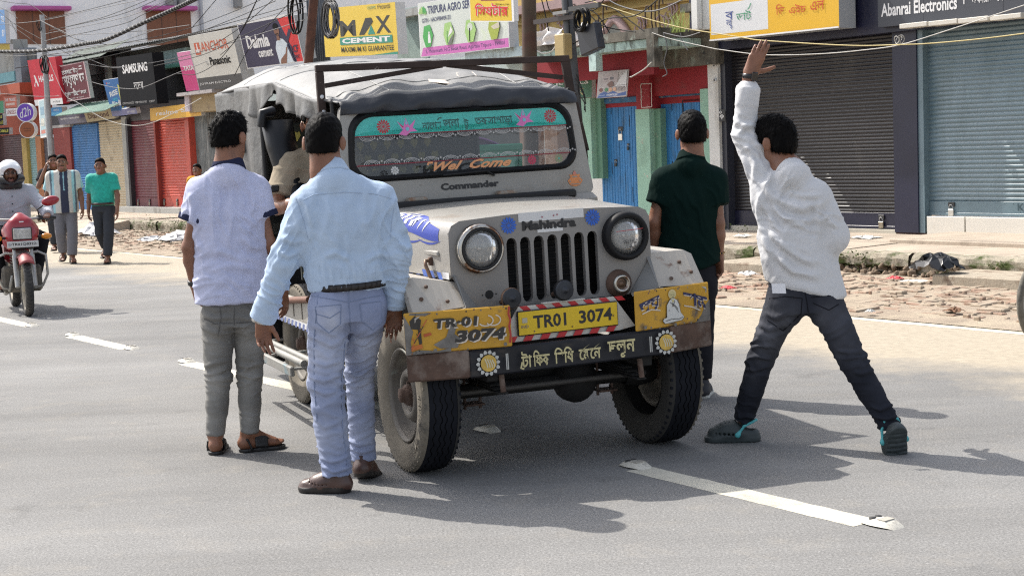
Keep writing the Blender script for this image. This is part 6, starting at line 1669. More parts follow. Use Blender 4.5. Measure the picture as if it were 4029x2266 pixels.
def windscreen():
 yb = .80
 Y = lambda z: yb + (z - 1.26) * .10
 mb = jmb()
 mb.bbox((-.745, .735, .90), (.745, 1.02, 1.255), silver, .03)
 cw = mb.build('cowl', jeep)
 mb = jmb(); mb.bbox((-.60, .715, 1.235), (.60, .76, 1.283), black_m, .012); mb.build('cowl_seal', cw)
 k = 7
 def rr(hw0, hw1, z0, z1, r):
  P = []
  for cx, cz, a0 in ((1, 1, 0), (-1, 1, 1), (-1, -1, 2), (1, -1, 3)):
   for i in range(k):
    a = (a0 + i / (k - 1)) * math.pi / 2; z = (z1 - r if cz > 0 else z0 + r) + r * math.sin(a)
    hw = hw0 + (hw1 - hw0) * (z - z0) / (z1 - z0)
    P.append((cx * (hw - r) + r * math.cos(a), z))
  return P
 outer = rr(.745, .675, 1.245, 1.815, .05); g_o = rr(.668, .640, 1.392, 1.770, .115); g_i = rr(.634, .604, 1.425, 1.738, .10)
 n = len(outer)
 def ringf(mb, A, Bq, ya, yb_, m):
  V = [(x, Y(z) + ya, z) for x, z in A] + [(x, Y(z) + yb_, z) for x, z in Bq]
  mb.add(V, [(i, i + n, (i + 1) % n + n, (i + 1) % n) for i in range(n)], m, False)
 mb = jmb(); ringf(mb, outer, g_o, 0, 0, silver); ringf(mb, outer, outer, .05, 0, silver); ringf(mb, g_o, g_o, 0, .05, silver); ringf(mb, g_o, outer, .05, .05, silver)
 fr = mb.build('windscreen_frame', jeep)
 mb = jmb(); mid = [((a[0] + b[0]) / 2, (a[1] + b[1]) / 2) for a, b in zip(g_o, g_i)]
 ringf(mb, g_o, mid, -.001, -.022, rubber); ringf(mb, mid, g_i, -.022, -.004, rubber); ringf(mb, g_i, g_i, -.004, .02, rubber)
 for p in mb.sm: pass
 mb.build('rubber_seal', fr)
 gm = bpy.data.materials.new('windscreen_glass'); gm.use_nodes = True; nt = gm.node_tree; nt.nodes.clear()
 o_ = nd(nt, 'ShaderNodeOutputMaterial'); mx = nd(nt, 'ShaderNodeMixShader'); tr = nd(nt, 'ShaderNodeBsdfTransparent'); gl = nd(nt, 'ShaderNodeBsdfGlossy', Roughness=.03); fn = nd(nt, 'ShaderNodeFresnel', IOR=1.6)
 df = nd(nt, 'ShaderNodeBsdfDiffuse'); df.inputs[0].default_value = (.17, .175, .18, 1); mx2 = nd(nt, 'ShaderNodeMixShader'); mx2.inputs[0].default_value = .20  # grey diffuse veil imitates reflections on the glass
 tr.inputs[0].default_value = (.58, .62, .62, 1); gl.inputs[0].default_value = (.9, .9, .9, 1)
 nt.links.new(fn.outputs[0], mx.inputs[0]); nt.links.new(tr.outputs[0], mx.inputs[1]); nt.links.new(gl.outputs[0], mx.inputs[2]); nt.links.new(mx.outputs[0], mx2.inputs[1]); nt.links.new(df.outputs[0], mx2.inputs[2]); nt.links.new(mx2.outputs[0], o_.inputs[0])
 mb = jmb(); mb.add([(x, Y(z) + .004, z) for x, z in g_i], [list(range(n))], gm); gl_o = mb.build('windscreen', jeep)
 vv = nrm(jbz + jey * .10)
 f = Face(jp(-.65, Y(1.40) + .001, 1.40), jbx * 1.3, vv * .35, -jey, .0006)
 teal = mat('sun_band', (.14, .80, .72), .25, var=.06, vs=3, trans=.45)
 U = lambda x: (x + .65) / 1.3
 Vz = lambda z: (z - 1.40) / .35
 top = [(U(x), Vz(z)) for x, z in g_i if z > 1.637]
 f.poly(sorted([p for p in top if p[0] > .5], key=lambda p: p[1]) + sorted([p for p in top if p[0] <= .5], key=lambda p: -p[1]) + [(U(-.617), Vz(1.645)), (U(-.55), Vz(1.660)), (U(-.43), Vz(1.655)), (U(-.35), Vz(1.648)), (U(.02), Vz(1.647)), (U(.18), Vz(1.668)), (U(.26), Vz(1.675)), (U(.27), Vz(1.648)), (U(.617), Vz(1.647))], teal)
 redl = pm((.22, .02, .035), .5); wl = pm((.40, .39, .38), .5)
 f.line([(U(-.612), Vz(1.637)), (U(.614), Vz(1.637))], .016, redl, 3.7); f.line([(U(-.632), Vz(1.483)), (U(.630), Vz(1.483))], .016, redl, 3.7)
 for zc, sg in ((1.634, -1), (1.487, 1)):
  for i in range(11):
   c = -.545 + i * .109
   for rr_, w in ((.042, .010), (.031, .007), (.020, .006)):
    f.line([(U(c + rr_ * math.cos(a)), Vz(zc + sg * rr_ * .55 * math.sin(a))) for a in np.linspace(0, math.pi, 9)], w, wl, 3.7)
   f.disc(U(c + .0545), Vz(zc + sg * .016), .015, wl, 8, .27)
   f.disc(U(c + .040), Vz(zc + sg * .010), .014, wl, 6, .27); f.disc(U(c + .069), Vz(zc + sg * .010), .014, wl, 6, .27)
 fl_r = pm((.33, .012, .025), .4); pk = pm((.55, .14, .38), .4); cy = pm((.16, .42, .5), .4)
 f.flower(U(-.475), Vz(1.683), .108, fl_r, 14, 3.7); f.flower(U(.483), Vz(1.690), .108, fl_r, 14, 3.7)
 for x0, z0 in ((-.345, 1.668), (.325, 1.682)):
  f.poly([(U(x0 - .055), Vz(z0 + .040)), (U(x0 - .02), Vz(z0 + .01)), (U(x0 - .005), Vz(z0 + .055)), (U(x0 + .012), Vz(z0 + .01)), (U(x0 + .05), Vz(z0 + .045)), (U(x0 + .03), Vz(z0)), (U(x0 + .055), Vz(z0 - .018)), (U(x0 + .015), Vz(z0 - .02)), (U(x0 - .01), Vz(z0 - .04)), (U(x0 - .05), Vz(z0 - .03)), (U(x0 - .025), Vz(z0 - .008))], pk)
  f.poly([(U(x0 - .047), Vz(z0 + .030)), (U(x0 - .02), Vz(z0 + .008)), (U(x0 - .025), Vz(z0 + .005))], fl_r); f.disc(U(x0 + .0), Vz(z0 - .004), .03, cy, 10, .27); f.poly([(U(x0 - .005), Vz(z0 + .05)), (U(x0 + .004), Vz(z0 + .02)), (U(x0 - .010), Vz(z0 + .02))], cy)
 dkg = pm((.02, .075, .065), .5)
 for txt, x0, x1, dz in (('নােগর', -.262, -.155, 0), ('জলা', -.145, -.052, 0), ('টু', -.028, .005, -.012), ('তকসাপাড়া', .036, .255, 0)):
  f.text(txt, U(x0), Vz(1.655 + dz), U(x1), Vz(1.706), dkg, .022, 0, .0)
 f.line([(U(-.175), Vz(1.700)), (U(-.165), Vz(1.712)), (U(-.150), Vz(1.714))], .02, dkg, 3.7)
 org = pm((.62, .28, .12), .5)
 f.text('Wel', U(-.225), Vz(1.432), U(-.055), Vz(1.480), pm((.02, .01, .01)), .055, .55); f.text('Come', U(-.02), Vz(1.432), U(.225), Vz(1.482), pm((.02, .01, .01)), .055, .55)
 f.text('Wel', U(-.225), Vz(1.433), U(-.055), Vz(1.480), org, .035, .55); f.text('Come', U(-.02), Vz(1.433), U(.225), Vz(1.482), org, .035, .55)
 f.line([(U(-.225), Vz(1.478)), (U(-.25), Vz(1.478)), (U(-.255), Vz(1.466))], .03, org, 3.7)
 f.flower(U(.345), Vz(1.457), .075, pm((.42, .01, .06), .4), 12, 3.7); f.flower(U(.505), Vz(1.456), .07, pm((.20, .24, .13), .5), 8, 3.7, pm((.06, .4, .3))); f.flower(U(-.44), Vz(1.450), .065, pm((.5, .5, .48), .5), 9, 3.7)
 f.build('glass_lettering', gl_o)
 f = Face(jp(-.5, Y(1.3) - .002, 1.3), jbx, vv, -jey, .0008)
 f.text('Commander', .338, .024, .675, .062, blk, .045)
 og = pm((.60, .22, .07), .5)
 f.poly([(1.105, .045), (1.085, .025), (1.10, .0), (1.13, -.008), (1.16, .0), (1.178, .025), (1.158, .045), (1.165, .06), (1.145, .058), (1.131, .082), (1.118, .058), (1.098, .06)], og); f.rect(1.115, .044, 1.147, .050, silver); f.disc(1.131, .066, .010, pm((.55, .2, .15)), 10); f.disc(1.10, .022, .005, silver, 6); f.disc(1.16, .022, .005, silver, 6); f.rect(1.10, .004, 1.16, .008, silver)
 f.build('frame_lettering', fr)
 mb = jmb()
 for x in (-.315, .20): mb.bbox((x - .055, .735, 1.268), (x + .055, .805, 1.300), mat('hinge_worn', (.27, .24, .20), .6, .2, var=.3, vs=14, dirt=((.22, .13, .08), .5, .62, 14)), .010)
 mb.build('hinge', fr)
 mb = jmb()
 for x0, x1 in ((-.05, .10),): mb.tube([(x0 - .1, Y(1.41) - .02, 1.405), (x1, Y(1.42) - .028, 1.413)], .006, black_m, 6); mb.tube([(x1, Y(1.42) - .028, 1.413), (x1 + .05, Y(1.40) - .01, 1.385)], .006, black_m, 6)
 mb.build('wiper', fr)
windscreen()
def fender(sx):
 mb = jmb(); t = .004
 xi, xo = .50, .752
 P = [(-.405, .815), (-.265, .982), (.30, .985), (.52, .93), (.62, .80)]
 r = .035
 lo, hi = [], []
 V = []
 nx = 6
 for (y, z) in P:
  for i in range(nx + 1):
   u = i / nx; x = xi + (xo - xi) * u
   zz = z - (.05 * (1 - u) if sx < 0 and y > -.3 else 0) - (.022 * max(0, (u - .82) / .18) ** 2) + (.0 if y > -.3 else .012 * (1 - u))
   V.append((sx * x, y + (.03 * (1 - u) if y < -.3 else 0), zz))
 q = nx + 1
 Fc = [(a * q + b, a * q + b + 1, (a + 1) * q + b + 1, (a + 1) * q + b) for a in range(len(P) - 1) for b in range(q - 1)]
 mb.add(V, Fc, fend_p, False)
 S_ = [(sx * xo, y, z - .02) for y, z in P] + [(sx * (xo + .002), y + (.02 if i == 0 else 0), z - .075) for i, (y, z) in enumerate(P)]
 mb.add(S_, [(i, i + 1, i + 6, i + 5) for i in range(4)], fend_p, False)
 W_ = [(sx * .40, -.285, .80), (sx * .515, -.285, .965), (sx * .50, -.265, .982), (sx * .50, -.39, .826)]
 mb.add(W_, [(0, 1, 2, 3)], mat('web_grey', (.20, .20, .195), .55, var=.12, vs=5)); mb.add([(sx * .40, -.285, .80), (sx * .50, -.39, .826), (sx * .56, -.402, .812), (sx * .40, -.30, .785)], [(0, 1, 2, 3)], fend_p)
 for p in ((.58, .86), (.66, .93), (.70, .88)):
  y = -.405 + (p[1] - .815) / .167 * .14 - .004
  mb.lathe([(.008, .0), (.008, .003), (0, .004)], (sx * p[0], y, p[1]), (0, -.77, .64), rust, 8)
 o = mb.build('fender', jeep, solid=.005)
 mb = jmb(); mb.box((sx * .50 - .01, -.25, .55), (sx * .50 + .01, .55, .97), under); mb.build('inner_arch', jeep)
 return o
fender(-1); fender(1)
def bumper():
 mb = jmb(); bl = mat('bumper_black', (.012, .013, .018), .5, .0, spec=.35, var=.3, vs=5, bump=.2, bs=40, dirt=((.055, .045, .038), .56, .74, 6, (1, 1, 2.5)))
 pl = [(-.795, -.375), (-.52, -.452), (.52, -.452), (.79, -.375)]
 def seg(a, b, m, z0, z1, out=0):
  (x0, y0), (x1, y1) = a, b; t = nrm(np.array([x1 - x0, y1 - y0])); nn = np.array([t[1], -t[0]])
  fr_ = (JC + jbx * x0 + jey * y0, jbx * t[0] + jey * t[1], -(jbx * nn[0] + jey * nn[1]), jbz)
  L = math.hypot(x1 - x0, y1 - y0); m2 = MB(fr_); m2.bbox((0, -out, z0), (L, .045, z1), m, .008); return m2
 c = seg(pl[1], pl[2], bl, .505, .630).build('bumper', jeep)
 seg(pl[0], pl[1], rust, .508, .637, .003).build('bumper_end', c); seg(pl[2], pl[3], rust, .508, .637, .003).build('bumper_end', c)
 f = Face(jp(-.52, -.4535, .505), jbx * 1.04, jbz * .125, -jey, .0006)
 cr = pm((.52, .46, .24), .6); ye = mat('sun_yellow', (.55, .36, .07), .6, var=.2, vs=30)
 A_ = 1.04 / .125
 for u, n_ in ((.085, 14), (.965, 14)):
  for i in range(n_):
   a = 6.283 * i / n_; cu, cv = u + .40 * math.cos(a) / A_, .5 + .40 * math.sin(a)
   f.poly([(cu + (.07 * math.cos(a + q_) * (1 if k_ % 2 else 1.25)) / A_, cv + .07 * math.sin(a + q_) * (1 if k_ % 2 else 1.25)) for k_, q_ in enumerate(np.linspace(0, 5.5, 6))], wl_)
  f.disc(u, .5, .31, ye, 24, 1 / A_)
  for k in range(4): f.line([(u + (-.14 + k * .09) / A_, .68 - .02 * k), (u + (-.06 + k * .09) / A_, .46), (u + (-.05 + k * .09) / A_, .33)], .045, pm((.55, .50, .36)), A_)
 for u in (.165, .172, .878, .886): f.line([(u, .2), (u, .8)], .04, pm((.45, .45, .42)), A_)
 words = (('টা', .235, .285), ('িফক', .292, .372), ('িবিধ', .395, .49), ('েমেন', .515, .625), ('চলুন', .66, .80))
 for t_, a, b in words: f.text(t_, a, .20 if t_ != 'চলুন' else .12, b, .80, cr, .022)
 f.line([(.238, .42), (.230, .20), (.245, .16)], .07, cr, A_)
 f.build('bumper_lettering', c)
 return c
wl_ = pm((.50, .50, .47), .6)
bump_o = bumper()
def yplate(sx):
 yel = mat('plate_ochre', (.50, .27, .020), .55, var=.12, vs=6, dirt=((.11, .085, .06), .60, .68, 5.0), dirt2=((.42, .09, .03), .66, .69, 9))
 if sx < 0: x0, y0, x1, y1 = -.80, -.382, -.318, -.482
 else: x0, y0, x1, y1 = .318, -.482, .772, -.388
 t = nrm(np.array([x1 - x0, y1 - y0])); L = math.hypot(x1 - x0, y1 - y0)
 X = jbx * t[0] + jey * t[1]; Yo = np.cross(jbz, X)
 o0 = jp(x0, y0, .637)
 fr_ = (o0, X, Yo, jbz)
 mb = MB(fr_); mb.bbox((0, -.006, 0), (L, .006, .190), yel, .005)
 o = mb.build('painted_plate', jeep)
 f = Face(o0 - Yo * .0065, X * L, jbz * .190, -Yo, .0006)
 rg_ = random.Random(9 + sx)
 dk = pm((.030, .026, .022), .6); gy = mat('scraped_metal', (.16, .15, .14), .5, .3, var=.3, vs=20); wh = pm((.58, .52, .45), .6)
 A_ = L / .190
 if sx < 0:
  o['label'] = 'left ochre plate lettered with the registration, worn to bare metal'
  f.poly([(.05, .95), (.2, .9), (.26, .97), (.06, .99)], gy); f.poly([(.0, .0), (.06, .0), (.05, .3), (.08, .55), (.03, .8), (.0, .95)], gy); f.poly([(.06, .62), (.14, .58), (.16, .82), (.10, .92), (.05, .8)], dk); f.poly([(.13, .2), (.155, .25), (.15, .62), (.13, .7), (.12, .4)], dk); f.poly([(.18, .40), (.25, .44), (.24, .5), (.17, .47)], pm((.40, .08, .02))); f.poly([(.05, .08), (.16, .14), (.15, .24), (.06, .2)], pm((.46, .13, .02))); f.poly([(.54, .28), (.60, .33), (.58, .50), (.52, .40)], gy); f.poly([(.30, .25), (.38, .35), (.42, .60), (.50, .72), (.46, .42), (.52, .30), (.48, .08), (.32, .10), (.26, .2)], gy); f.poly([(.02, .03), (.12, .1), (.3, .04), (.42, .10), (.42, .01), (.02, .0)], gy)
  for dx, dz, m in ((.012, -.03, wh), (0, 0, dk)):
   f.text('TR·01', .27 + dx, .58 + dz, .685 + dx, .82 + dz, m, .04, .1); f.text('3074', .46 + dx, .20 + dz, .94 + dx, .50 + dz, m, .05, .15)
  for k in range(2): f.line([(.76 + k * .07 + .07 * math.cos(a), .68 + .13 * math.sin(a)) for a in np.linspace(-2.6, 1.2, 10)], .03, wh, A_)
  for k in range(5): f.line([(.05 + .03 * k, .15 + .13 * k), (.09 + .03 * k, .30 + .13 * k), (.07 + .035 * k, .40 + .1 * k)], .022, dk if k % 2 else pm((.42, .09, .03)), A_)
  f.line([(.985, .98), (.975, .8), (.99, .65), (.975, .5), (.985, .3), (.975, .1)], .05, pm((.36, .03, .02)), A_)
 else:
  o['label'] = 'right ochre plate painted with a seated white robed figure'
  vio = pm((.022, .025, .085), .6)
  f.poly([(.80, .0), (1, .0), (1, .55), (.93, .40), (.88, .18)], gy)
  for dx, dz, m in ((.006, -.03, wh), (0, 0, vio)):
   f.text('জয়', .05 + dx, .36 + dz, .34 + dx, .70 + dz, m, .04, 0, .18); f.text('রাম', .64 + dx, .48 + dz, .96 + dx, .86 + dz, m, .04, 0, -.22)
  f.line([(.08, .42), (.2, .5), (.32, .45)], .03, wh, A_); f.line([(.64, .48), (.75, .42), (.86, .30)], .03, wh, A_)
  out = pm((.02, .02, .02)); sk = pm((.50, .44, .22), .6); wb = pm((.56, .56, .54), .6)
  f.disc(.485, .82, .125, pm((.58, .48, .25)), 16, .42); f.disc(.485, .80, .095, sk, 16, .42)
  rob = [(.40, .24), (.405, .55), (.445, .67), (.475, .71), (.50, .71), (.54, .66), (.565, .55), (.585, .33), (.61, .26), (.63, .20), (.60, .13), (.52, .12), (.44, .10), (.37, .10), (.345, .17), (.36, .22)]
  f.poly([(.485 + (u - .485) * 1.04, .4 + (v - .4) * 1.03) for u, v in rob], out); f.poly(rob, wb); f.poly([(.47, .69), (.505, .69), (.50, .62), (.48, .60)], sk)
  for a, b in (((.45, .62), (.56, .34)), ((.47, .60), (.55, .42)), ((.51, .66), (.47, .50))): f.line([a, ((a[0] + b[0]) / 2 + .01, (a[1] + b[1]) / 2), b], .014, out, A_)
  f.line([(.38, .16), (.46, .19), (.56, .17), (.61, .2)], .014, out, A_); f.line([(.465, .80), (.475, .80)], .012, out, A_); f.line([(.493, .80), (.503, .80)], .012, out, A_); f.line([(.475, .75), (.495, .75)], .012, out, A_)
 for u, v in ((.27, .05), (.93, .06)) if sx < 0 else ((.10, .06), (.5, .02)): f.disc(u, v + .02, .045, gy, 10, 1 / A_)
 for _ in range(26): f.disc(rg_.uniform(.02, .98), rg_.choice([rg_.uniform(0, .06), rg_.uniform(.94, 1), rg_.uniform(0, 1)]), rg_.uniform(.008, .03), rg_.choice([dk, gy, pm((.20, .10, .05))]), 6, 1 / A_)
 f.build('plate_painting', o)
yplate(-1); yplate(1)
mb = jmb(); whb = mat('board_white', (.50, .48, .44), .6, var=.1, vs=8, dirt=((.25, .13, .08), .60, .72, 9))
mb.prism([(-.355, .642), (-.245, .806), (.248, .806), (.355, .655), (.27, .642)], -.405, -.398, whb, 1)
sb = mb.build('plate_board', jeep)
f = Face(jp(-.355, -.4052, .642), jbx * .71, jbz * .164, -jey, .0006); rp = pm((.45, .015, .02), .5)
for i in range(7):
 u = .16 + i * .115; f.poly([(u, 1.0), (u + .055, 1.0), (u + .085, .87), (u + .03, .87)], rp)
for i in range(7):
 u = .05 + i * .12; f.poly([(u, 0), (u + .06, 0), (u + .085, .16), (u + .025, .16)], rp)
f.build('stripes', sb)
mb = jmb(); yp = mat('plate_yellow', (.62, .42, .006), .4, var=.03); mb.bbox((-.262, -.424, .668), (.258, -.412, .786), blk, .004); mb.bbox((-.257, -.4262, .673), (.253, -.4242, .781), yp, .001)
npo = mb.build('number_plate', jeep)
f = Face(jp(-.257, -.4264, .673), jbx * .51, jbz * .108, -jey, .0006)
f.text('TR01', .145, .22, .475, .80, blk, .028); f.text('3074', .605, .22, .945, .80, blk, .028); f.text('IND', .025, .30, .095, .42, pm((.05, .05, .2))); f.rect(.035, .52, .085, .74, pm((.40, .38, .3)))
for u, v in ((.15, .12), (.53, .14), (.955, .42)): f.disc(u, v, .035, rust, 8, .21)
f.build('number_lettering', npo)
for x, z, lab in ((-.288, .851, 'left'), (-.02, .864, 'mid')):
 mb = jmb(); lathe_y(mb, [(.040, -.05), (.047, -.03), (.047, -.01), (.042, .002), (.034, -.004), (.030, .004), (.020, -.002), (.016, .008), (.006, .010), (.006, .016), (0, .017)], x, z, -.445, mat('horn_black', (.018, .021, .028), .5, var=.2, vs=30), 28); lathe_y(mb, [(.048, -.03), (.050, -.024), (.050, -.014), (.047, -.008)], x, z, -.445, rustrim if x < -.1 else rubber, 28)
 mb.tube([(x, -.40, z), (x, -.30, z - .03)], .012, rust, 8)
 if x > -.1: mb.bbox((x - .11, -.425, .808), (x + .11, -.40, .814), whb, .002)
 mb.build('horn', jeep)
def wheel(x, y, sx, name='wheel', full=True):
 R_, W_ = .372, .098
 mb = MB(JW); c = (x, y, R_); ax = (sx, 0, 0)
 inn = mat('tyre_inner_shaded', (.03, .028, .025), .9, var=.2, vs=5)  # inner sidewall coloured dark for the shade under the jeep
 dusty = mat('tyre_side', (.155, .135, .105), .9, var=.2, vs=5, bump=.4, bs=50, dirt=((.05, .047, .042), .54, .68, 6)); tread = mat('tyre_tread', (.010, .011, .015), .8, spec=.15, var=.25, vs=12, bump=.4, bs=60)
 prof = [(.222, .045), (.235, .072), (.262, .090), (.30, .098), (.335, .094), (.345, .096), (.362, .085), (.371, .070)]
 N_ = 72
 mb.lathe(prof, c, ax, dusty, N_)
 mb.lathe([(r, -t) for r, t in prof], c, ax, inn, N_)
 ribs = [(-.071, -.046), (-.040, -.015), (-.009, .009), (.015, .040), (.046, .071)]
 K = 144
 u = np.array([0, 1.0, 0]); w = np.array([0, 0, 1.0])
 for i0, (a, b) in enumerate(ribs):
  V = []
  for k in range(K):
   an = 2 * math.pi * k / K; z_ = .0045 * (1 if (k // 2) % 2 else -1)
   for t, rr in ((a + (z_ if i0 > 0 else 0), -.012), (a + (z_ if i0 > 0 else 0), 0), (b + (z_ if i0 < 4 else 0), 0), (b + (z_ if i0 < 4 else 0), -.012)):
    r = .3735 - .35 * abs(t) ** 2 * 3 + rr
    V.append(np.array([x + sx * t, y, R_]) + r * (math.cos(an) * u + math.sin(an) * w))
  mb.add(V, [(k * 4 + j, k * 4 + j + 1, ((k + 1) % K) * 4 + j + 1, ((k + 1) % K) * 4 + j) for k in range(K) for j in range(3)], tread, False)
 mb.lathe([(.3635, .071), (.364, 0), (.3635, -.071)], c, ax, black_m, N_)
 for k in range(56):
  an = 2 * math.pi * k / 56
  e = math.cos(an) * u + math.sin(an) * w; tt = -math.sin(an) * u + math.cos(an) * w
  for s2 in (1, -1):
   cc = np.array([x + sx * s2 * .083, y, R_]) + e * .358
   m2 = (JC + jex * cc[0] + jey * cc[1] + ZV * cc[2], jex * sx * s2, jex * 0 + jey * tt[1] + ZV * tt[2], jey * e[1] + ZV * e[2])
   fr0 = mb.frame; mb.frame = m2; mb.box((-.012, -.0065, -.016), (.0085, .0065, .0065), dusty if s2 > 0 else tread); mb.frame = fr0
 for k, (ch, rr_) in enumerate((('M', .305), ('L', .305))): pass
 ty = mb.build('tyre', wobj)
 mb = MB(JW)
 rim_m = mat('rim_steel', (.125, .112, .095), .6, .1, var=.25, vs=6, dirt=((.12, .19, .20), .56, .64, 4), dirt2=((.22, .19, .145), .56, .72, 8))
 mb.lathe([(.222, .055), (.229, .075), (.220, .078), (.212, .055), (.205, .02), (.185, -.015), (.172, -.020), (.155, -.012), (.135, .03), (.118, .052), (.095, .056), (.082, .045), (.078, .02), (.06, .016), (0, .016)], c, ax, rim_m, 48)
 mb.lathe([(.222, .055), (.222, -.07)], c, ax, under, 48)
 mb.build('rim', wobj)
 mb = MB(JW)
 for k in range(16):
  an = 2 * math.pi * k / 16; p = np.array([x + sx * -.014, y, R_]) + .172 * (math.cos(an) * u + math.sin(an) * w); mb.lathe([(.011, .0), (.011, .002), (0, .002)], p, ax, black_m, 8)
 for k in range(5):
  an = 2 * math.pi * k / 5 + .3; p = np.array([x + sx * .018, y, R_]) + .060 * (math.cos(an) * u + math.sin(an) * w); mb.lathe([(.012, 0), (.012, .018), (.007, .02), (.007, .034), (0, .035)], p, ax, rust, 6, False)
 mb.lathe([(.052, .0), (.050, .05), (.044, .066), (.038, .068), (.034, .09), (0, .094)], (x + sx * .0, y, R_), ax, rust, 16); mb.bbox((x + sx * .05 - .02, y - .03, R_ - .05), (x + sx * .05 + .02, y + .03, R_ + .05), rust, .012)
 mb.build('hub', wobj)
 if sx < 0 and y < 1:
  mb = MB(JW); lt = mat('tyre_letter', (.24, .215, .175), .9, var=.2, vs=20)
  for s_, a0 in (('BIG', 3.98), ('ROVER', 3.42)):
   for i, ch in enumerate(s_):
    V2, Fc = text_geo(ch, .01);
    if not len(V2): continue
    a, b = V2.min(0), V2.max(0)
    an = a0 - i * .105
    pts = []
    for q in V2:
     lx, ly = ((q[0] - a[0]) / (b[0] - a[0] + 1e-6) - .5) * .026, (q[1] / .7) * .032
     rr_ = .290 + ly; aa = an - lx / .30
     pts.append((x - .0985 - .0015, y + rr_ * math.cos(aa) * 1.0, R_ + rr_ * math.sin(aa)))
    mb.add(pts, Fc, lt)
  mb.build('sidewall_lettering', ty)
for (x, y, sx, lab) in ((-.64, 0, -1, 'front wheel with a dusty dished rim'), (.64, 0, 1, 'far front wheel in shade'), (-.575, 2.27, -1, 'rear wheel behind the step'), (.575, 2.27, 1, 'far rear wheel')):
 wobj = bpy.data.objects.new('wheel', None); C.objects.link(wobj); wobj.parent = jeep; wobj['label'] = lab
 wobj.location = tuple(jex * x + jey * y)
 wheel(x, y, sx)
mb = MB(JW)
mb.tube([(-.56, .0, .36), (.56, .0, .36)], .036, under, 12); mb.lathe([(.0, -.12), (.08, -.10), (.115, -.02), (.115, .03), (.07, .10), (0, .12)], (.20, .02, .36), (0, -1, 0), under, 18)
mb.tube([(-.52, -.14, .375), (.52, -.14, .385)], .014, mat('tie_rod', (.07, .065, .06), .6, .3), 8)
for sx in (-1, 1):
 for k in range(4): mb.bbox((sx * .36 - .025, -.42 + .05 * k, .40 + .012 * k - .02 * 0), (sx * .36 + .025, .40 - .05 * k, .409 + .012 * k), under, .002)
 mb.bbox((sx * .36 - .05, -.05, .29), (sx * .36 + .05, .05, .30), rust, .003); mb.tube([(sx * .40, 0, .27), (sx * .40, 0, .46)], .008, rust, 6); mb.tube([(sx * .32, 0, .27), (sx * .32, 0, .46)], .008, rust, 6)
 mb.bbox((sx * .40 - .03, -.40, .46), (sx * .40 + .03, 3.4, .56), under, .006); mb.tube([(sx * .36, -.42, .41), (sx * .36, -.40, .50)], .014, rust, 8)
 mb.lathe([(.06, -.08), (.075, 0), (.06, .08)], (sx * .545, 0, .372), (1, 0, 0), under, 14)
 mb.tube([(-.56 * 1, 2.27, .36), (.56, 2.27, .36)], .04, under, 10)
mb.bbox((-.22, .05, .34), (.22, .75, .62), under, .05); mb.bbox((-.15, .8, .36), (.15, 2.2, .50), under, .04); mb.lathe([(0, -.13), (.1, -.1), (.13, 0), (.1, .1), (0, .13)], (.1, 2.27, .36), (0, 1, 0), under, 14)
mb.build('chassis', jeep)
mb = jmb(); tubm = mat('tub_beige', (.30, .28, .245), .5, .05, var=.08, vs=3, dirt=((.24, .20, .15), .58, .75, 4), dirt2=((.17, .10, .07), .66, .7, 9))
mb.bbox((-.745, .98, .545), (-.72, 2.52, .715), tubm, .008); mb.bbox((-.745, 2.52, .545), (-.72, 3.92, 1.06), tubm, .008); mb.bbox((.72, .98, .545), (.745, 2.52, .715), tubm, .008); mb.bbox((.72, 2.52, .545), (.745, 3.92, 1.06), tubm, .008)
mb.bbox((-.72, .98, .545), (.72, 3.92, .575), under, .004); mb.bbox((-.745, .78, .62), (-.70, 1.02, 1.24), silver, .01); mb.bbox((.70, .78, .62), (.745, 1.02, 1.24), silver, .01); mb.bbox((-.72, 3.90, .545), (.72, 3.94, 1.06), tubm, .008)
for k in range(7): mb.tube([(-.747, 1.12 + k * .20, .60), (-.747, 1.12 + k * .20, .70)], .004, mat('groove', (.2, .18, .15), .7), 5)
tub = mb.build('body', jeep)
f = Face(jp(-.7465, 2.52, .547), -jey * 1.54, jbz * .036, -jbx, .002); f.rect(0, 0, 1, 1, wht)
for i in range(16): f.poly([(.0 + i * .0625, 0), (.03 + i * .0625, 0), (.045 + i * .0625, 1), (.015 + i * .0625, 1)], pm((.10, .13, .28), .6))
f.build('chequer_tape', tub)
mb = jmb(); stp = mat('step_paint', (.24, .235, .215), .5, .2, var=.15, vs=8, dirt=((.14, .20, .22), .55, .65, 5), dirt2=((.16, .09, .06), .56, .7, 9))
for x, z in ((-.80, .40), (-.86, .40)): mb.tube([(x, 1.30, z), (x, 2.62, z)], .021, stp, 10)
mb.bbox((-.955, 1.24, .345), (-.93, 2.66, .40), stp, .006)
for y in (1.30, 1.95, 2.62): mb.bbox((-.955, y - .015, .372), (-.60, y + .015, .386), stp, .004)
mb.tube([(-.62, 1.95, .33), (-.62, 1.95, .56)], .016, under, 8); mb.tube([(-.62, 2.6, .33), (-.62, 2.6, .56)], .016, under, 8)
mb.build('side_step', jeep)
mb = jmb(); mb.tube([(-.752, 2.30, .640), (-.770, 2.05, .685), (-.772, 1.75, .715), (-.755, 1.50, .735)], .020, mat('brown_strap', (.14, .055, .03), .6, var=.2, vs=10), 8); mb.build('door_strap', jeep)
mb = jmb(); mb.bbox((-.77, 2.72, .22), (-.53, 2.735, .56), rubber, .003); mb.build('mud_flap', jeep)
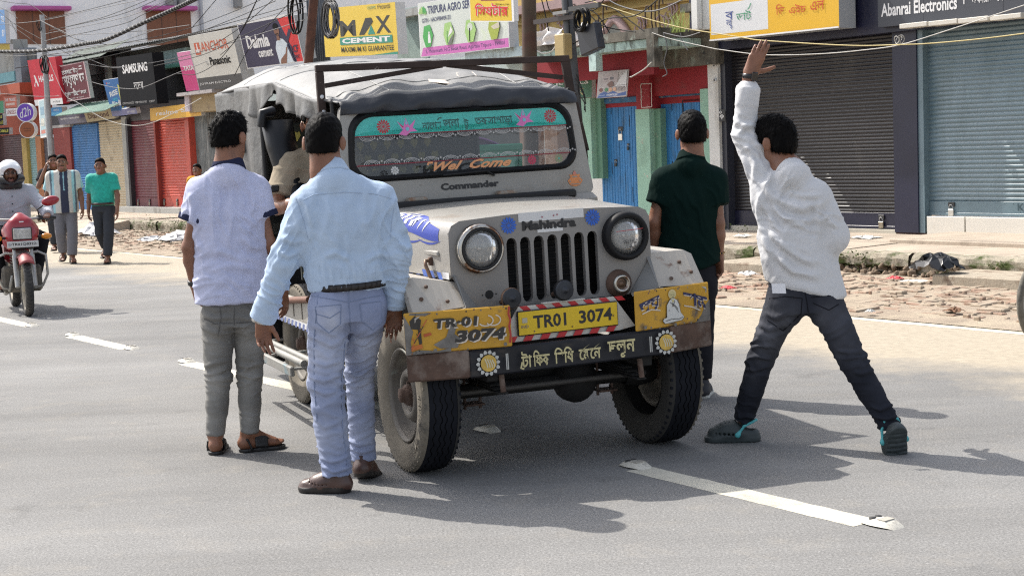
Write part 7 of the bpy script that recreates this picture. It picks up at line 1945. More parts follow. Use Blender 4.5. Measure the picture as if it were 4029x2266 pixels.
def roof_pt(u, v):
 y = .86 + 3.08 * v
 zl = float(np.interp(y, [.86, 1.2, 2.05, 3.0, 3.75, 3.94], [1.815, 1.848, 1.985, 2.00, 1.995, 1.95]))
 zc = float(np.interp(y, [.86, 1.2, 1.9, 2.6, 3.4, 3.8, 3.94], [1.858, 1.968, 2.085, 2.135, 2.165, 2.13, 2.03]))
 hw = float(np.interp(y, [.86, 1.2, 3.7, 3.94], [.69, .725, .735, .70]))
 s_ = 2 * u - 1
 h = (1 - abs(s_) ** 3.2)
 z = zl + (zc - zl) * h
 z += -.012 * math.sin(v * 3 * math.pi * 2) * 0 - .014 * (1 - abs(math.cos(v * math.pi * 4))) * h
 z += (.008 * math.sin(s_ * 9 + y * 5) * math.sin(y * 7) + .006 * math.sin(s_ * 17 - y * 11 + 2 * math.sin(y * 4)) * math.sin(s_ * 5 + 1)) * (1 - abs(s_) ** 6)
 z += .010 * math.exp(-((y - 1.0) / .14) ** 2) * math.sin(s_ * 23 + 2 * math.sin(s_ * 7)) * (.4 + abs(s_))
 return (s_ * hw, y, z)
mb = jmb(); mb.grid(roof_pt, 48, 64, canvas)
rf = mb.build('canvas_roof', jeep, solid=.004)
mb = jmb()
for u in (.22, .78): mb.tube([np.array(roof_pt(u, v)) + (0, 0, .003) for v in np.linspace(.01, .97, 30)], .0035, mat('seam', (.30, .30, .29), .6), 5)
for v in (.07, .38, .70): mb.tube([np.array(roof_pt(u, v)) + (0, 0, .003) for u in np.linspace(.02, .98, 30)], .0035, mat('seam', (.30, .30, .29), .6), 5)
mb.build('seam', rf)
mb = jmb(); pat = mat('canvas_patch', (.60, .52, .44), .7, var=.15, vs=20)
for (u0, v0) in ((.42, .055), (.56, .085)):
 P = [roof_pt(u0 + du, v0 + dv) for du, dv in ((0, 0), (.075, -.012), (.085, .022), (.02, .028))]; mb.add([(p[0], p[1], p[2] + .004) for p in P], [(0, 1, 2, 3)], pat)
mb.build('patch', rf)
def val(u, v):
 s_ = 2 * u - 1; a = np.array(roof_pt(u * .985 + .0075, .0))
 y = a[1] - .035 * math.sin(v * 2.2) - .012 * math.sin(s_ * 17 + 3 * v) * v - .008 * math.sin(s_ * 41) * v
 zb_ = 1.752 + .008 * (1 - s_ * s_)
 return (a[0], y, a[2] + .002 + (zb_ - a[2]) * v)
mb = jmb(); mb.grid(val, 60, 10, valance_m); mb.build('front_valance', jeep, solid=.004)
def flap(sx):
 def fn(u, v):
  y = 1.02 + 1.66 * u
  a = np.array(roof_pt(0 if sx < 0 else 1, (y - .86) / 3.08))
  drop = float(np.interp(y, [1.0, 1.12, 1.35, 1.7, 1.95, 2.05, 2.2, 2.35, 2.68], [.05, .105, .12, .13, .10, .05, .10, .185, .20])) + .012 * math.sin(y * 23) + .008 * math.sin(y * 51)
  return (a[0] + sx * (.012 + .022 * math.sin(y * 14 + v) * v + .012 * math.sin(y * 33 + 2) * v), y, a[2] + .004 - drop * v)
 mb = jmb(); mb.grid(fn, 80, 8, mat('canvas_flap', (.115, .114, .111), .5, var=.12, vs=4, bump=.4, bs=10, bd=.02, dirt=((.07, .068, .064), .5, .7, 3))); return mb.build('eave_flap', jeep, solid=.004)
flap(-1); flap(1)
mb = jmb(); mb.tube([np.array(roof_pt(0, v)) + (-.006, 0, .002) for v in np.linspace(.02, .97, 40)], .008, canv_s, 6); mb.build('eave_piping', rf)
def curtain(sx):
 def fn(u, v):
  y = 2.52 + 1.40 * u; a = np.array(roof_pt(0 if sx < 0 else 1, (y - .86) / 3.08))
  z = a[2] - (a[2] - 1.04) * v
  return (a[0] + sx * (.010 + .016 * math.sin(y * 19 + 2 * v) * (.3 + .7 * v) + .012 * math.sin(y * 9 + 4 * v)), y, z)
 mb = jmb()
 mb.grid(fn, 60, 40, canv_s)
 o = mb.build('side_curtain', jeep, solid=.003)
 mb = jmb()
 P = [fn(u, v) for u, v in ((.30, .17), (.80, .17), (.83, .42), (.28, .42))]
 clr = mat('clear_vinyl', (.42, .36, .24), .25, var=.3, vs=5, stretch=(1, 3, .6), dirt=((.12, .09, .05), .5, .6, 9, (1, 3, .5)))
 def win(u, v):
  p = fn(.29 + .50 * u, .16 + .27 * v); return (p[0] + sx * .012, p[1], p[2])
 mb.grid(win, 16, 10, clr)
 mb.tube([np.array(win(u, v)) + (sx * .003, 0, 0) for u, v in [(t, 0) for t in np.linspace(0, 1, 8)] + [(1, t) for t in np.linspace(.15, 1, 6)] + [(t, 1) for t in np.linspace(.9, 0, 8)] + [(0, t) for t in np.linspace(.85, .1, 6)]], .008, canv_s, 6, closed=True)
 mb.build('clear_panel', o)
 return o
curtain(-1); curtain(1)
mb = jmb(); mb.grid(lambda u, v: ((2 * u - 1) * .70, 3.93 + .012 * math.sin(u * 20), 1.06 + .88 * v), 30, 6, canv_s); mb.build('rear_curtain', jeep)
mb = jmb()
for sx in (-1, 1):
 mb.tube([(sx * .715, 2.52, .72), (sx * .715, 2.52, 1.97)], .017, black_m, 8); mb.tube([(sx * .70, .90, 1.24), (sx * .69, .95, 1.83)], .015, black_m, 8); mb.tube([(sx * .70, 1.9, 1.94), (sx * .35, 1.9, 2.05), (0, 1.9, 2.07)], .014, black_m, 8); mb.tube([(sx * .69, .95, 1.83), (sx * .715, 2.52, 1.97), (sx * .715, 3.88, 1.97)], .012, black_m, 8)
mb.build('hood_bow', jeep)
mb = jmb(); rk_ = mat('rack_iron', (.040, .027, .023), .7, .0, spec=.25, var=.3, vs=8, bump=.2, bs=50, dirt=((.30, .26, .23), .655, .69, 7, (1, 1, 2)))
yr = 1.03
mb.bbox((-.748, yr - .015, 1.992), (.735, yr + .015, 2.028), rk_, .003); mb.bbox((-.748, yr - .016, 1.70), (-.706, yr + .014, 1.991), rk_, .003)
def bar(a, b, w, yo=0):
 a, b = np.array(a), np.array(b); t = nrm(b - a); n_ = np.array([-t[1], t[0]]) * w / 2
 mb.prism([tuple(a + n_), tuple(b + n_), tuple(b - n_), tuple(a - n_)], yr - .010 + yo, yr + .010 + yo, rk_, 1)
bar((-.70, 1.918), (-.03, 2.000), .026, .004); bar((.69, 1.905), (-.0, 2.002), .026, .004); bar((.71, 2.02), (.735, 1.80), .05, -.002); bar((.733, 1.82), (.80, 1.48), .055, -.006); bar((.795, 1.50), (.80, 1.28), .04, -.006)
rk_o = mb.build('roof_bar', jeep)
mb = jmb()
for x, z in ((-.726, 1.86), (-.722, 1.78)): mb.lathe([(.011, .0), (.011, .0015), (0, .0016)], (x, yr - .016, z), (0, -1, 0), wht, 10)
for x, z in ((.735, 1.80), (.757, 1.70)): mb.lathe([(.016, 0), (.016, .010), (0, .012)], (x, yr - .018, z), (0, -1, 0), rk_, 8)
mb.build('bolt', rk_o)
def dflap(u, v):
 z = .95 + .86 * v; y = 1.55 + .30 * u + .10 * (1 - v)
 return (-.80 + .05 * math.sin(u * 3.1) - .04 * v, y - .12 * v, z)
mb = jmb()
pts = lambda z, r, dx, dy: [(-.80 + dx + r * 1.15 * math.cos(a), 1.42 + dy + r * math.sin(a), z) for a in np.linspace(0, 6.283, 17)[:-1]]
st2 = [(.86, .035, .06, -.05), (1.1, .05, .03, -.02), (1.35, .065, .0, .05), (1.6, .078, -.03, .14), (1.76, .080, -.04, .19)]
V = [];
for a in st2: V += pts(*a)
mb.add(V, [(i * 16 + j, i * 16 + (j + 1) % 16, (i + 1) * 16 + (j + 1) % 16, (i + 1) * 16 + j) for i in range(4) for j in range(16)] + [list(range(64, 80))], vinyl, True)
mb.tube([(-.93, 1.58, 1.73), (-.93, 1.56, 1.80), (-.86, 1.60, 1.81)], .03, vinyl, 8); mb.bbox((-.95, 1.40, 1.36), (-.90, 1.46, 1.40), vinyl, .008)
mb.build('door_flap', jeep)
cush = mat('seat_vinyl', (.016, .016, .017), .5, var=.2, vs=6)
for x in (-.36, .36):
 mb = jmb(); mb.bbox((x - .27, 1.35, .78), (x + .27, 1.85, .92), cush, .04); mb.bbox((x - .27, 1.80, .88), (x + .27, 1.92, 1.42), cush, .04); mb.build('seat', jeep)
mb = jmb(); mb.bbox((-.66, 2.00, .8), (.30, 2.03, 1.74), pm((.016, .02, .016), .8), .006); hp = mb.build('heart_curtain', jeep)
f = Face(jp(-.66, 1.999, .8), jbx * .96, jbz * .94, -jey, .001); hy = pm((.38, .34, .09), .7)
for i in range(11):
 for j in range(11):
  u, v = .03 + i * .09 + (.045 if j % 2 else 0), .04 + j * .088
  if u < .97: f.mb.add([f.P(u + a * .052, v + b * .05) for a, b in ((0, -.7), (.5, .1), (.35, .6), (.08, .45), (-.25, .65), (-.5, .15))], [list(range(6))], hy)
f.build('hearts', hp)
mb = jmb(); mb.bbox((-.68, .93, 1.05), (.68, 1.03, 1.27), cush, .02); mb.tube([(-.33 + .19 * math.cos(a), 1.20 + .06 * math.sin(a), 1.27 + .17 * math.sin(a)) for a in np.linspace(0, 6.283, 25)[:-1]], .014, black_m, 8, closed=True); mb.tube([(-.33, 1.20, 1.27), (-.33, 1.0, 1.12)], .02, black_m, 8); mb.build('dashboard', jeep)
mb = jmb(); mb.box((-.70, 2.6, .60), (-.36, 3.85, .98), cush); mb.box((.36, 2.6, .60), (.70, 3.85, .98), cush); mb.build('bench', jeep)
def driver():
 B = lambda x, y, z: jp(x - .27, y, z + .10)
 J = dict(head=B(-.36, 1.50, 1.62), hf=-jey * .95 - jbx * .3, hu=(0, 0, 1), neck=B(-.36, 1.53, 1.475), shR=B(-.53, 1.53, 1.40), shL=B(-.19, 1.53, 1.40), elR=B(-.64, 1.46, 1.17), elL=B(-.16, 1.34, 1.16), wrR=B(-.50, 1.16, 1.20), wrL=B(-.22, 1.16, 1.22), hipR=B(-.44, 1.56, .97), hipL=B(-.28, 1.56, .97),
    knR=B(-.48, 1.16, 1.02), knL=B(-.24, 1.16, 1.02), anR=B(-.47, 1.02, .68), anL=B(-.24, 1.02, .68), ftR=-jey, ftL=-jey, handR=dict(d=nrm(-jey + jbx * .4), pn=-jbz, th=1, curl=(.9, .9, .9, .9)), handL=dict(d=nrm(-jey - jbx * .4), pn=-jbz, th=-1, curl=(.9, .9, .9, .9)))
 p = Person('driver in beige shirt leaning in the jeep doorway, face hidden by the blue shirted man', J, B(-.36, 1.5, .92), 1.0, .010, face=True, seed=91)
 p.body('bare'); p.hair(vox=.009)
 p.shirt([cloth('khaki_shirt', (.30, .25, .18))], chest=.2, waist=.2, hipw=.19, sleeve='short', slen=.75, sr=(.082, .085, .06), hem=[(B(-.36, 1.5, .93), (0, 0, -1))], vox=.010, fl=[(B(-.36, 1.4, 1.3), (.3, 0, 1), .07, .016, (.25, .3, .3))])
 p.trousers([cloth('black_trousers', (.018, .018, .022))], end=.03, vox=.012, top=.05)
driver()
def rickshaw():
 c = at(1770, 660, 13.3); c[2] = 0
 X = nrm(np.array([.93, .36, 0])); Y = np.cross(ZV, X)
 t = thing('auto_rickshaw', 'green and violet auto rickshaw seen through the windscreen of the jeep', 'auto rickshaw', c)
 fr_ = (c, X, Y, ZV)
 gn = mat('rickshaw_green', (.02, .20, .12), .5, var=.1); vi = mat('rickshaw_violet', (.30, .12, .36), .5, var=.1)
 def sh(u, v):
  a = v * math.pi; y = -.15 + 2.1 * u
  return (.64 * math.cos(a), y, 1.02 + .68 * math.sin(a) ** .55 - .05 * (1 - u))
 mb = MB(fr_); mb.grid(sh, 10, 20, vi); mb.build('hood', t, solid=.01)
 mb = MB(fr_); mb.bbox((-.65, .55, .30), (.65, 2.0, 1.05), gn, .08)
 V = []
 for z, w, y in ((.35, .22, -.55), (.8, .36, -.45), (1.05, .55, -.25)): V += [(w * math.cos(a), y + .25 - .25 * math.sin(a), z) for a in np.linspace(0, math.pi, 13)]
 mb.add(V, [(i * 13 + j, i * 13 + j + 1, (i + 1) * 13 + j + 1, (i + 1) * 13 + j) for i in range(2) for j in range(12)], gn, True); mb.build('body', t)
 mb = MB(fr_); mb.bbox((-.62, -.20, 1.04), (.62, -.17, 1.08), gn, .01); mb.bbox((-.62, -.20, 1.5), (.62, -.17, 1.56), gn, .01)
 for x in (-.6, 0, .58): mb.bbox((x, -.20, 1.06), (x + .03, -.17, 1.52), gn, .006)
 mb.build('windscreen_frame', t)
 mb = MB(fr_); mb.box((-.60, -.165, 1.08), (.60, -.16, 1.50), pm((.10, .34, .25), .4)); sc_ = mb.build('windscreen', t)
 f = Face(c + X * -.2 + Y * -.168 + ZV * 1.34, X * .2, ZV * .2, -Y, .002); f.flower(.5, .5, .5, pm((.6, .42, .05)), 10); f.build('flower_sticker', sc_)
 for (x, y) in ((0, -.42), (-.55, 1.55), (.55, 1.55)):
  w = bpy.data.objects.new('wheel', None); C.objects.link(w); w.parent = t; w.location = tuple(X * x + Y * y)
  mb = MB(fr_); mb.lathe([(.12, .04), (.19, .055), (.22, .03), (.22, -.03), (.19, -.055), (.12, -.04)], (x, y, .22), (1, 0, 0), rubber, 20); mb.build('tyre', w)
  mb = MB(fr_); mb.lathe([(.12, .03), (.05, .02), (0, .02)], (x, y, .22), (1, 0, 0), silver, 16); mb.lathe([(.12, .03), (.05, .02), (0, .02)], (x, y, .22), (-1, 0, 0), silver, 16); mb.build('rim', w)
rickshaw()
def motorcycle():
 fc_ = G(113, 1243); Y = nrm(np.array([.40, -.917, 0])); X = np.cross(Y, ZV); o = fc_ - Y * .62
 fr_ = (o, X, Y, ZV)
 t = thing('motorcycle', 'red commuter motorcycle with square headlight riding towards us on the left', 'motorcycle', o)
 red = mat('moto_red', (.30, .010, .020), .3, var=.08, vs=4, coat=.4, dirt=((.22, .10, .08), .62, .8, 6)); redd = mat('moto_red_dusty', (.27, .05, .05), .55, var=.15, vs=6)
 gm = mat('engine_grey', (.16, .15, .135), .6, .3, var=.25, vs=10, dirt=((.24, .2, .15), .52, .7, 8)); sil = mat('fork_silver', (.40, .39, .37), .45, .5, var=.15, vs=10); bk = pm((.014, .014, .015), .5)
 M = lambda: MB(fr_)
 def wh(y, r, w, lab):
  p = bpy.data.objects.new('wheel', None); C.objects.link(p); p.parent = t; p.location = tuple(Y * y); p['label'] = lab
  mb = M(); mb.lathe([(r - .062, w * .7), (r - .045, w), (r - .02, w * .95), (r - .004, w * .5), (r, 0), (r - .004, -w * .5), (r - .02, -w * .95), (r - .045, -w), (r - .062, -w * .7)], (0, y, r), (1, 0, 0), mat('moto_tyre', (.035, .033, .032), .8, var=.3, vs=20, dirt=((.13, .115, .095), .5, .66, 7)), 40)
  for k in range(44):
   a = k / 44 * 6.283
   for s_ in (-1, 1):
    e = np.array([0, math.cos(a), math.sin(a)]); e2 = np.array([0, math.cos(a + .09), math.sin(a + .09)])
    p0 = np.array([s_ * .004, y, r]) + e * (r + .0015); p1 = np.array([s_ * w * .8, y, r]) + e2 * (r - .012)
    mb.tube([p0, p1], .0035, bk, 4, False)
  mb.build('tyre', p)
  mb = M(); al = mat('alloy_dusty', (.36, .32, .25), .6, .2, var=.2, vs=9)
  mb.lathe([(r - .062, w * .7), (r - .075, w * .6), (r - .08, 0), (r - .075, -w * .6), (r - .062, -w * .7)], (0, y, r), (1, 0, 0), al, 36)
  for k in range(6):
   a = k / 6 * 6.283; e = np.array([0, math.cos(a), math.sin(a)]); mb.tube([np.array([0, y, r]) + e * .04, np.array([0, y, r]) + e * (r - .07)], .011, al, 6)
  mb.lathe([(.0, .05), (.03, .05), (.055, .03), (.055, -.03), (.03, -.05), (0, -.05)], (0, y, r), (1, 0, 0), al, 18)
  mb.build('rim', p)
 wh(.62, .30, .042, 'front wheel'); wh(-.63, .30, .048, 'rear wheel')
 mb = M()
 for sx in (-1, 1): mb.tube([(sx * .085, .62, .30), (sx * .085, .50, .62)], .027, sil, 10); mb.tube([(sx * .085, .50, .62), (sx * .085, .38, .92)], .018, sil, 10)
 mb.bbox((-.11, .44, .68), (.11, .52, .72), bk, .01); mb.build('front_fork', t)
 mb = M()
 def fen(u, v):
  a = -.35 + 2.05 * u; s_ = 2 * v - 1; r = .345 - .04 * s_ * s_
  return (s_ * .072, .62 + r * math.sin(a - .35) * -1, .30 + r * math.cos(a - .35))
 mb.grid(fen, 18, 8, redd); mb.build('front_fender', t, solid=.006)
 P = [rc(o + X * -.07 + Y * .44 + ZV * .80, o + X * .07 + Y * .44 + ZV * .80, .095, .095, k=.05), rc(o + X * -.05 + Y * .42 + ZV * .93, o + X * .05 + Y * .42 + ZV * .93, .08, .08, k=.08), rc(o + X * -.10 + Y * .36 + ZV * .86, o + X * .10 + Y * .36 + ZV * .86, .085, .085, k=.06), rc(o + Y * .36 + ZV * 1.0, o + Y * .36 + ZV * 1.0, .05, .05, k=.08),
   cut(o + Y * .525, Y)]
 V, Fq, c = sdf_mesh(P, .010); cw = mesh_obj('headlamp_cowl', V, Fq, [red], t)
 mb = M(); mb.bbox((-.098, .515, .775), (.098, .532, .905), bk, .02); mb.build('bezel', cw)
 mb = M(); mb.bbox((-.088, .528, .785), (.088, .542, .895), mat('lamp_clear', (.55, .56, .55), .12, .5, var=.25, vs=16, bump=.5, bs=30), .012); mb.build('headlight', t)
 f = Face(o + X * .02 + Y * .505 + ZV * .955, -X * .045, ZV * .012 - Y * .004, Y, .002); f.rect(0, 0, 1, 1, w_); f.build('badge', cw)
 f = Face(o + X * .13 + Y * .50 + ZV * .80, X * .06 + Y * -.05, ZV * .12, Y + X * .5, .01)
 mb = M(); mb.bbox((-.155, .535, .70), (.155, .541, .765), mat('plate_white', (.56, .56, .54), .5, var=.06, dirt=((.35, .32, .28), .6, .75, 20)), .012); npl = mb.build('number_plate', t)
 f = Face(o + X * .15 + Y * .5415 + ZV * .70, -X * .30, ZV * .065, Y, .0008); f.text('TR01Q8322', .14, .26, .93, .74, bk, .02); f.rect(.03, .3, .10, .7, pm((.3, .32, .35))); f.disc(.12, .5, .06, bk, 6, .2); f.disc(.955, .5, .06, bk, 6, .2); f.build('number_lettering', npl)
 am = mat('amber_lens', (.62, .22, .01), .25, var=.1, coat=.3)
 for sx in (-1, 1):
  V, Fq, c = sdf_mesh([ell(o + X * sx * .245 + Y * .47 + ZV * .80, np.array([X, Y, ZV]), (.055, .035, .032), k=.01)], .006); ind = mesh_obj('indicator', V, Fq, [am], t)
  mb = M(); mb.tube([(sx * .10, .44, .80), (sx * .20, .47, .80)], .014, bk, 8); mb.build('stalk', ind)
 mb = M()
 mb.tube([(-.37, .10, .975), (-.25, .17, .985), (-.12, .28, .98), (.12, .28, .98), (.25, .17, .985), (.37, .10, .975)], .013, sil, 8); hb = mb.build('handlebar', t)
 mb = M()
 for sx in (-1, 1): mb.tube([(sx * .26, .165, .985), (sx * .39, .09, .973)], .019, bk, 10); mb.tube([(sx * .20, .25, .975), (sx * .36, .19, .955)], .008, bk, 6); mb.bbox((sx * .22 - .03, .15, .96), (sx * .22 + .03, .22, 1.01), bk, .01)
 mb.build('grip', hb)
 mb = M()
 for sx in (-1, 1): mb.tube([(sx * .08, .38, .97), (sx * .15, .34, .94), (sx * .12, .25, .86), (0, .2, .80)], .006, bk, 6)
 mb.build('cable', hb)
 for sx in (-1, 1):
  mb = M(); mb.tube([(sx * .22, .20, .99), (sx * .20, .22, 1.07), (sx * .26, .23, 1.11)], .009, bk, 6); st_ = mb.build('mirror', t)
  V, Fq, c = sdf_mesh([ell(o + X * sx * .335 + Y * .24 + ZV * 1.155, np.array([nrm(X + ZV * .2 * sx), Y, nrm(ZV - X * .2 * sx)]), (.092, .045, .052), k=.01)], .007); mesh_obj('mirror_shell', V, Fq, [red], st_)
 P = [rc(o + Y * .22 + ZV * .80, o + Y * -.12 + ZV * .80, .13, .11, k=.06), rc(o + Y * .20 + ZV * .76 - X * .06, o + Y * .20 + ZV * .76 + X * .06, .11, .11, k=.06)]
 V, Fq, c = sdf_mesh(P, .012); mesh_obj('tank', V, Fq, [red], t)
 P = [rc(o + Y * -.18 + ZV * .77, o + Y * -.85 + ZV * .80, .12, .11, k=.06, flat=(ZV, .55))]
 V, Fq, c = sdf_mesh(P, .012); mesh_obj('seat', V, Fq, [bk], t)
 mb = M(); mb.bbox((-.13, -.65, .50), (.13, -.1, .72), red, .05); mb.build('side_panel', t)
 mb = M(); mb.bbox((-.13, -.12, .22), (.13, .22, .48), gm, .05); mb.bbox((-.075, .10, .42), (.075, .30, .66), gm, .02)
 for k in range(7): mb.bbox((-.10, .09, .44 + k * .03), (.10, .32, .448 + k * .03), gm, .002)
 mb.bbox((.13, -.10, .26), (.18, .10, .44), gm, .04); mb.bbox((-.18, -.10, .26), (-.13, .10, .44), gm, .04); mb.build('engine', t)
 mb = M(); mb.bbox((-.20, .20, .22), (.20, .26, .50), mat('leg_shield', (.10, .09, .075), .7, var=.25, vs=8, dirt=((.22, .19, .15), .5, .7, 7)), .05); mb.build('belly_guard', t)
 mb = M()
 mb.tube([(.0, .36, .62), (.16, .34, .64), (.24, .34, .60), (.25, .33, .40), (.20, .28, .28), (.05, .22, .24)], .014, sil, 8); mb.tube([(.0, .36, .62), (-.16, .34, .64), (-.24, .34, .60), (-.25, .33, .40), (-.20, .28, .28), (-.05, .22, .24)], .014, sil, 8); mb.build('crash_guard', t)
 mb = M(); mb.tube([(.10, .28, .40), (.13, .30, .26), (.15, .0, .20), (.17, -.75, .30)], [.018, .02, .025, .045], mat('exhaust', (.30, .29, .27), .4, .7), 10); mb.build('exhaust', t)
 mb = M(); mb.tube([(-.06, -.05, .30), (-.08, -.63, .30)], .02, bk, 8); mb.tube([(.06, -.05, .30), (.08, -.63, .30)], .02, bk, 8); mb.tube([(0, .30, .92), (0, .22, .62), (0, -.1, .55), (0, -.6, .70)], .028, bk, 8)
 for sx in (-1, 1): mb.tube([(sx * .10, -.15, .26), (sx * .26, -.14, .26)], .014, bk, 8); mb.tube([(sx * .11, -.63, .32), (sx * .13, -.55, .66)], .025, bk, 8)
 mb.build('frame', t)
 mb = M(); mb.grid(lambda u, v: ((2 * v - 1) * .07, -.63 - .36 * math.sin(2.2 * u - .6), .30 + .36 * math.cos(2.2 * u - .6)), 12, 4, bk); mb.build('rear_fender', t, solid=.006)
 return (o + ZV * .05, X, Y, ZV)
mfr = motorcycle()
def edge_cycle():
 c = at(4055, 700 * S + 120, 8.6); Y0 = 8.6
 top = at(4022, 1090, Y0); bot = G(4050, 1390)
 c = G(4150, 1385); X = nrm(np.array([.50, -.866, 0])); Y = np.cross(ZV, X)
 t = thing('cycle_rickshaw', 'grey tyred cycle rickshaw of which only the wheel edge shows at the right border', 'cycle rickshaw', c)
 r = .36
 mb = MB((c, X, Y, ZV)); mb.lathe([(r - .04, .012), (r - .03, .022), (r - .01, .02), (r, 0), (r - .01, -.02), (r - .03, -.022), (r - .04, -.012)], (0, 0, r), (1, 0, 0), mat('cycle_tyre', (.13, .12, .10), .85, var=.3, vs=14, dirt=((.03, .03, .03), .5, .65, 9)), 44)
 mb.lathe([(r - .04, .012), (r - .055, .010), (r - .055, -.010), (r - .04, -.012)], (0, 0, r), (1, 0, 0), steelm, 44); w = mb.build('wheel', t)
 mb = MB((c, X, Y, ZV)); mb.lathe([(.02, .05), (.025, 0), (.02, -.05)], (0, 0, r), (1, 0, 0), steelm, 12)
 for k in range(28):
  a = k / 28 * 6.283; mb.tube([np.array([(-1) ** k * .035, 0, r]), np.array([0, (r - .05) * math.cos(a), r + (r - .05) * math.sin(a)])], .0018, steelm, 4, False)
 mb.build('spokes', w)
 mb = MB((c, X, Y, ZV))
 for sx in (-1, 1): mb.tube([(sx * .06, 0, r), (sx * .06, .10, .78)], .014, pm((.02, .10, .06), .4), 8)
 mb.tube([(0, .12, .76), (0, .30, 1.05)], .016, pm((.02, .10, .06), .4), 8); mb.tube([(0, .14, .80), (0, .9, .55)], .018, pm((.02, .10, .06), .4), 8); mb.build('frame', t)
edge_cycle()
def fader(dark, pale, spots):
 def fn(V, c):
  w = np.zeros(len(V))
  for p, r in spots: w = np.maximum(w, np.exp(-(((V - p) * (1, .6, .8)) ** 2).sum(1) / r ** 2))
  w = np.clip(w * (.8 + .35 * wob(V, 5, .12)), 0, 1)[:, None]
  return np.array(dark) * (1 - w) + np.array(pale) * w
 return fn
def JP(Y0):
 return lambda x, y, dy=0.0: at(x * S, y * S, Y0 + dy)
def man_polo():
 q = JP(7.82)
 g = G(600 * S, 1132 * S)
 J = dict(head=q(577, 345), hf=nrm((.42, .9, -.02)), hu=(0, 0, 1), neck=q(575, 424, -.02), shL=q(507, 487, -.03), shR=q(640, 480, .05),
    elL=q(477, 622, -.02), wrL=q(490, 716, .04), elR=q(674, 612, .06), wrR=q(712, 722, .2),
    hipL=q(549, 795, -.02), hipR=q(626, 790, .03), knL=q(549, 948, 0), knR=q(629, 940, .05), anL=q(543, 1108, 0), anR=q(628, 1092, .02),
    ftL=(-.12, 1, 0), ftR=(.93, .37, 0),
    handL=dict(d=nrm(q(497, 770, .05) - q(490, 716, .04)), pn=(.9, .1, 0), th=1, curl=(1.15, 1.2, 1.2, 1.2), tcurl=.8, tout=.5),
    handR=dict(d=nrm((.06, .03, -1)), pn=(-.9, .3, 0), th=-1, curl=(.3, .35, .4, .5), tcurl=.3, tout=.4))
 for a in 'LR': J['an' + a][2] = .104
 p = Person('man in lavender polo with navy collar, seen from behind at the jeep door', J, g, 1.0, .006, seed=11)
 p.body('bare')
 p.hair(vox=.005, tuft=.007, low=-.050, st_kw=dict(ln=.024, wild=.6))
 white = cloth('lavender_pique', (.47, .49, .64), vs=5, bump=.35, bs=300, stretch=(1, 1, 5))
 navy = cloth('navy_rib', (.022, .026, .055))
 hem = q(588, 750)
 c = p.ms
 fl = [(q(560, 560), (1, 0, .15), .11, .010, (.20, .3, .22), .7), (q(610, 700), (.5, 0, 1), .075, .009, (.2, .3, .14), .8), (q(520, 690), (-.4, 0, 1), .08, .009, (.12, .3, .16), .7),
   (q(645, 560), (.8, 0, .6), .06, .009, (.09, .3, .12), .6), (q(497, 540), (-.7, 0, .6), .06, .008, (.09, .3, .12), .6), (q(590, 450), (1, 0, .3), .09, .006, (.2, .3, .1), .5)]
 p.shirt([white, navy], chest=.188, waist=.185, hipw=.19, depth=.66, sleeve='short', slen=.50, sr=(.075, .083, .06), hem=[(hem, (-.0, 0.05, -1))], collar=2, band=.028, fl=fl, yoke=.06, cr=[([((700 + a / 2.576) / S, (350 + b / 2.576) / S) for a, b in l], w, d) for l, w, d in (([(330, 1000), (360, 1200), (300, 1440)], 12, .011), ([(560, 1000), (520, 1250), (560, 1450)], 12, .010), ([(740, 1000), (760, 1150), (740, 1300)], 8, .012), ([(110, 1050), (150, 1200), (140, 1400)], 8, .011), ([(200, 1700), (420, 1640), (700, 1760)], 9, .012), ([(300, 1850), (560, 1780), (800, 1850)], 9, .011), ([(150, 1560), (260, 1620), (420, 1560)], 9, .009), ([(640, 1500), (740, 1600), (860, 1620)], 8, .010))])
 grey = cloth('grey_twill', (.20, .19, .175), vs=5, var=.10, bump=.3, vcol=True)
 fade = fader((.150, .145, .135), (.27, .262, .245), [(q(548, 860), .09), (q(632, 860), .09), (q(545, 960), .10), (q(630, 950), .09), (q(543, 1060), .07), (q(628, 1050), .07)])
 fl = [(q(550, 830), (.3, 0, 1), .06, .008, (.13, .3, .08)), (q(630, 830), (-.3, 0, 1), .06, .008, (.13, .3, .08)), (q(548, 945), (.2, 0, 1), .055, .008, (.13, .3, .10)), (q(632, 945), (-.2, 0, 1), .055, .009, (.13, .3, .10)), (q(545, 1050), (.1, 0, 1), .05, .005, (.1, .3, .05)), (q(630, 1040), (.1, 0, 1), .05, .005, (.1, .3, .05))]
 tro = p.trousers([grey], hipw=.165, depth=.72, tr=(.088, .068, .049), end=.005, colfn=fade, fl=fl, cr=[([((650 + a / 1.525) / S, (1050 + b / 1.525) / S) for a, b in l], w, d) for l, w, d in (([(225, 290), (300, 312), (400, 300)], 6, .009), ([(425, 300), (520, 315), (630, 300)], 6, .009), ([(245, 650), (320, 632), (385, 600)], 5, .009), ([(430, 640), (520, 668), (600, 650)], 5, .009), ([(235, 600), (310, 570), (390, 560)], 5, .007), ([(425, 590), (520, 600), (610, 570)], 5, .007), ([(245, 1000), (310, 1012), (365, 1000)], 5, .006), ([(440, 980), (510, 1000), (570, 980)], 5, .006), ([(220, 215), (300, 255), (410, 250)], 6, .006))], top=.09)
 strokes(p.o, tro, [[(553, 775), (556, 800), (548, 845)], [(590, 775), (588, 800), (590, 840), (590, 880)], [(622, 770), (640, 786), (652, 778), (668, 776)], [(512, 800), (540, 815), (585, 812)], [(592, 812), (640, 810), (675, 798)]], .0028, cloth('grey_seam', (.11, .105, .10)), 'seam')
 sandal(p, 'L'); sandal(p, 'R')
 w = J['wrL']; wd = nrm(J['wrL'] - J['elL'])
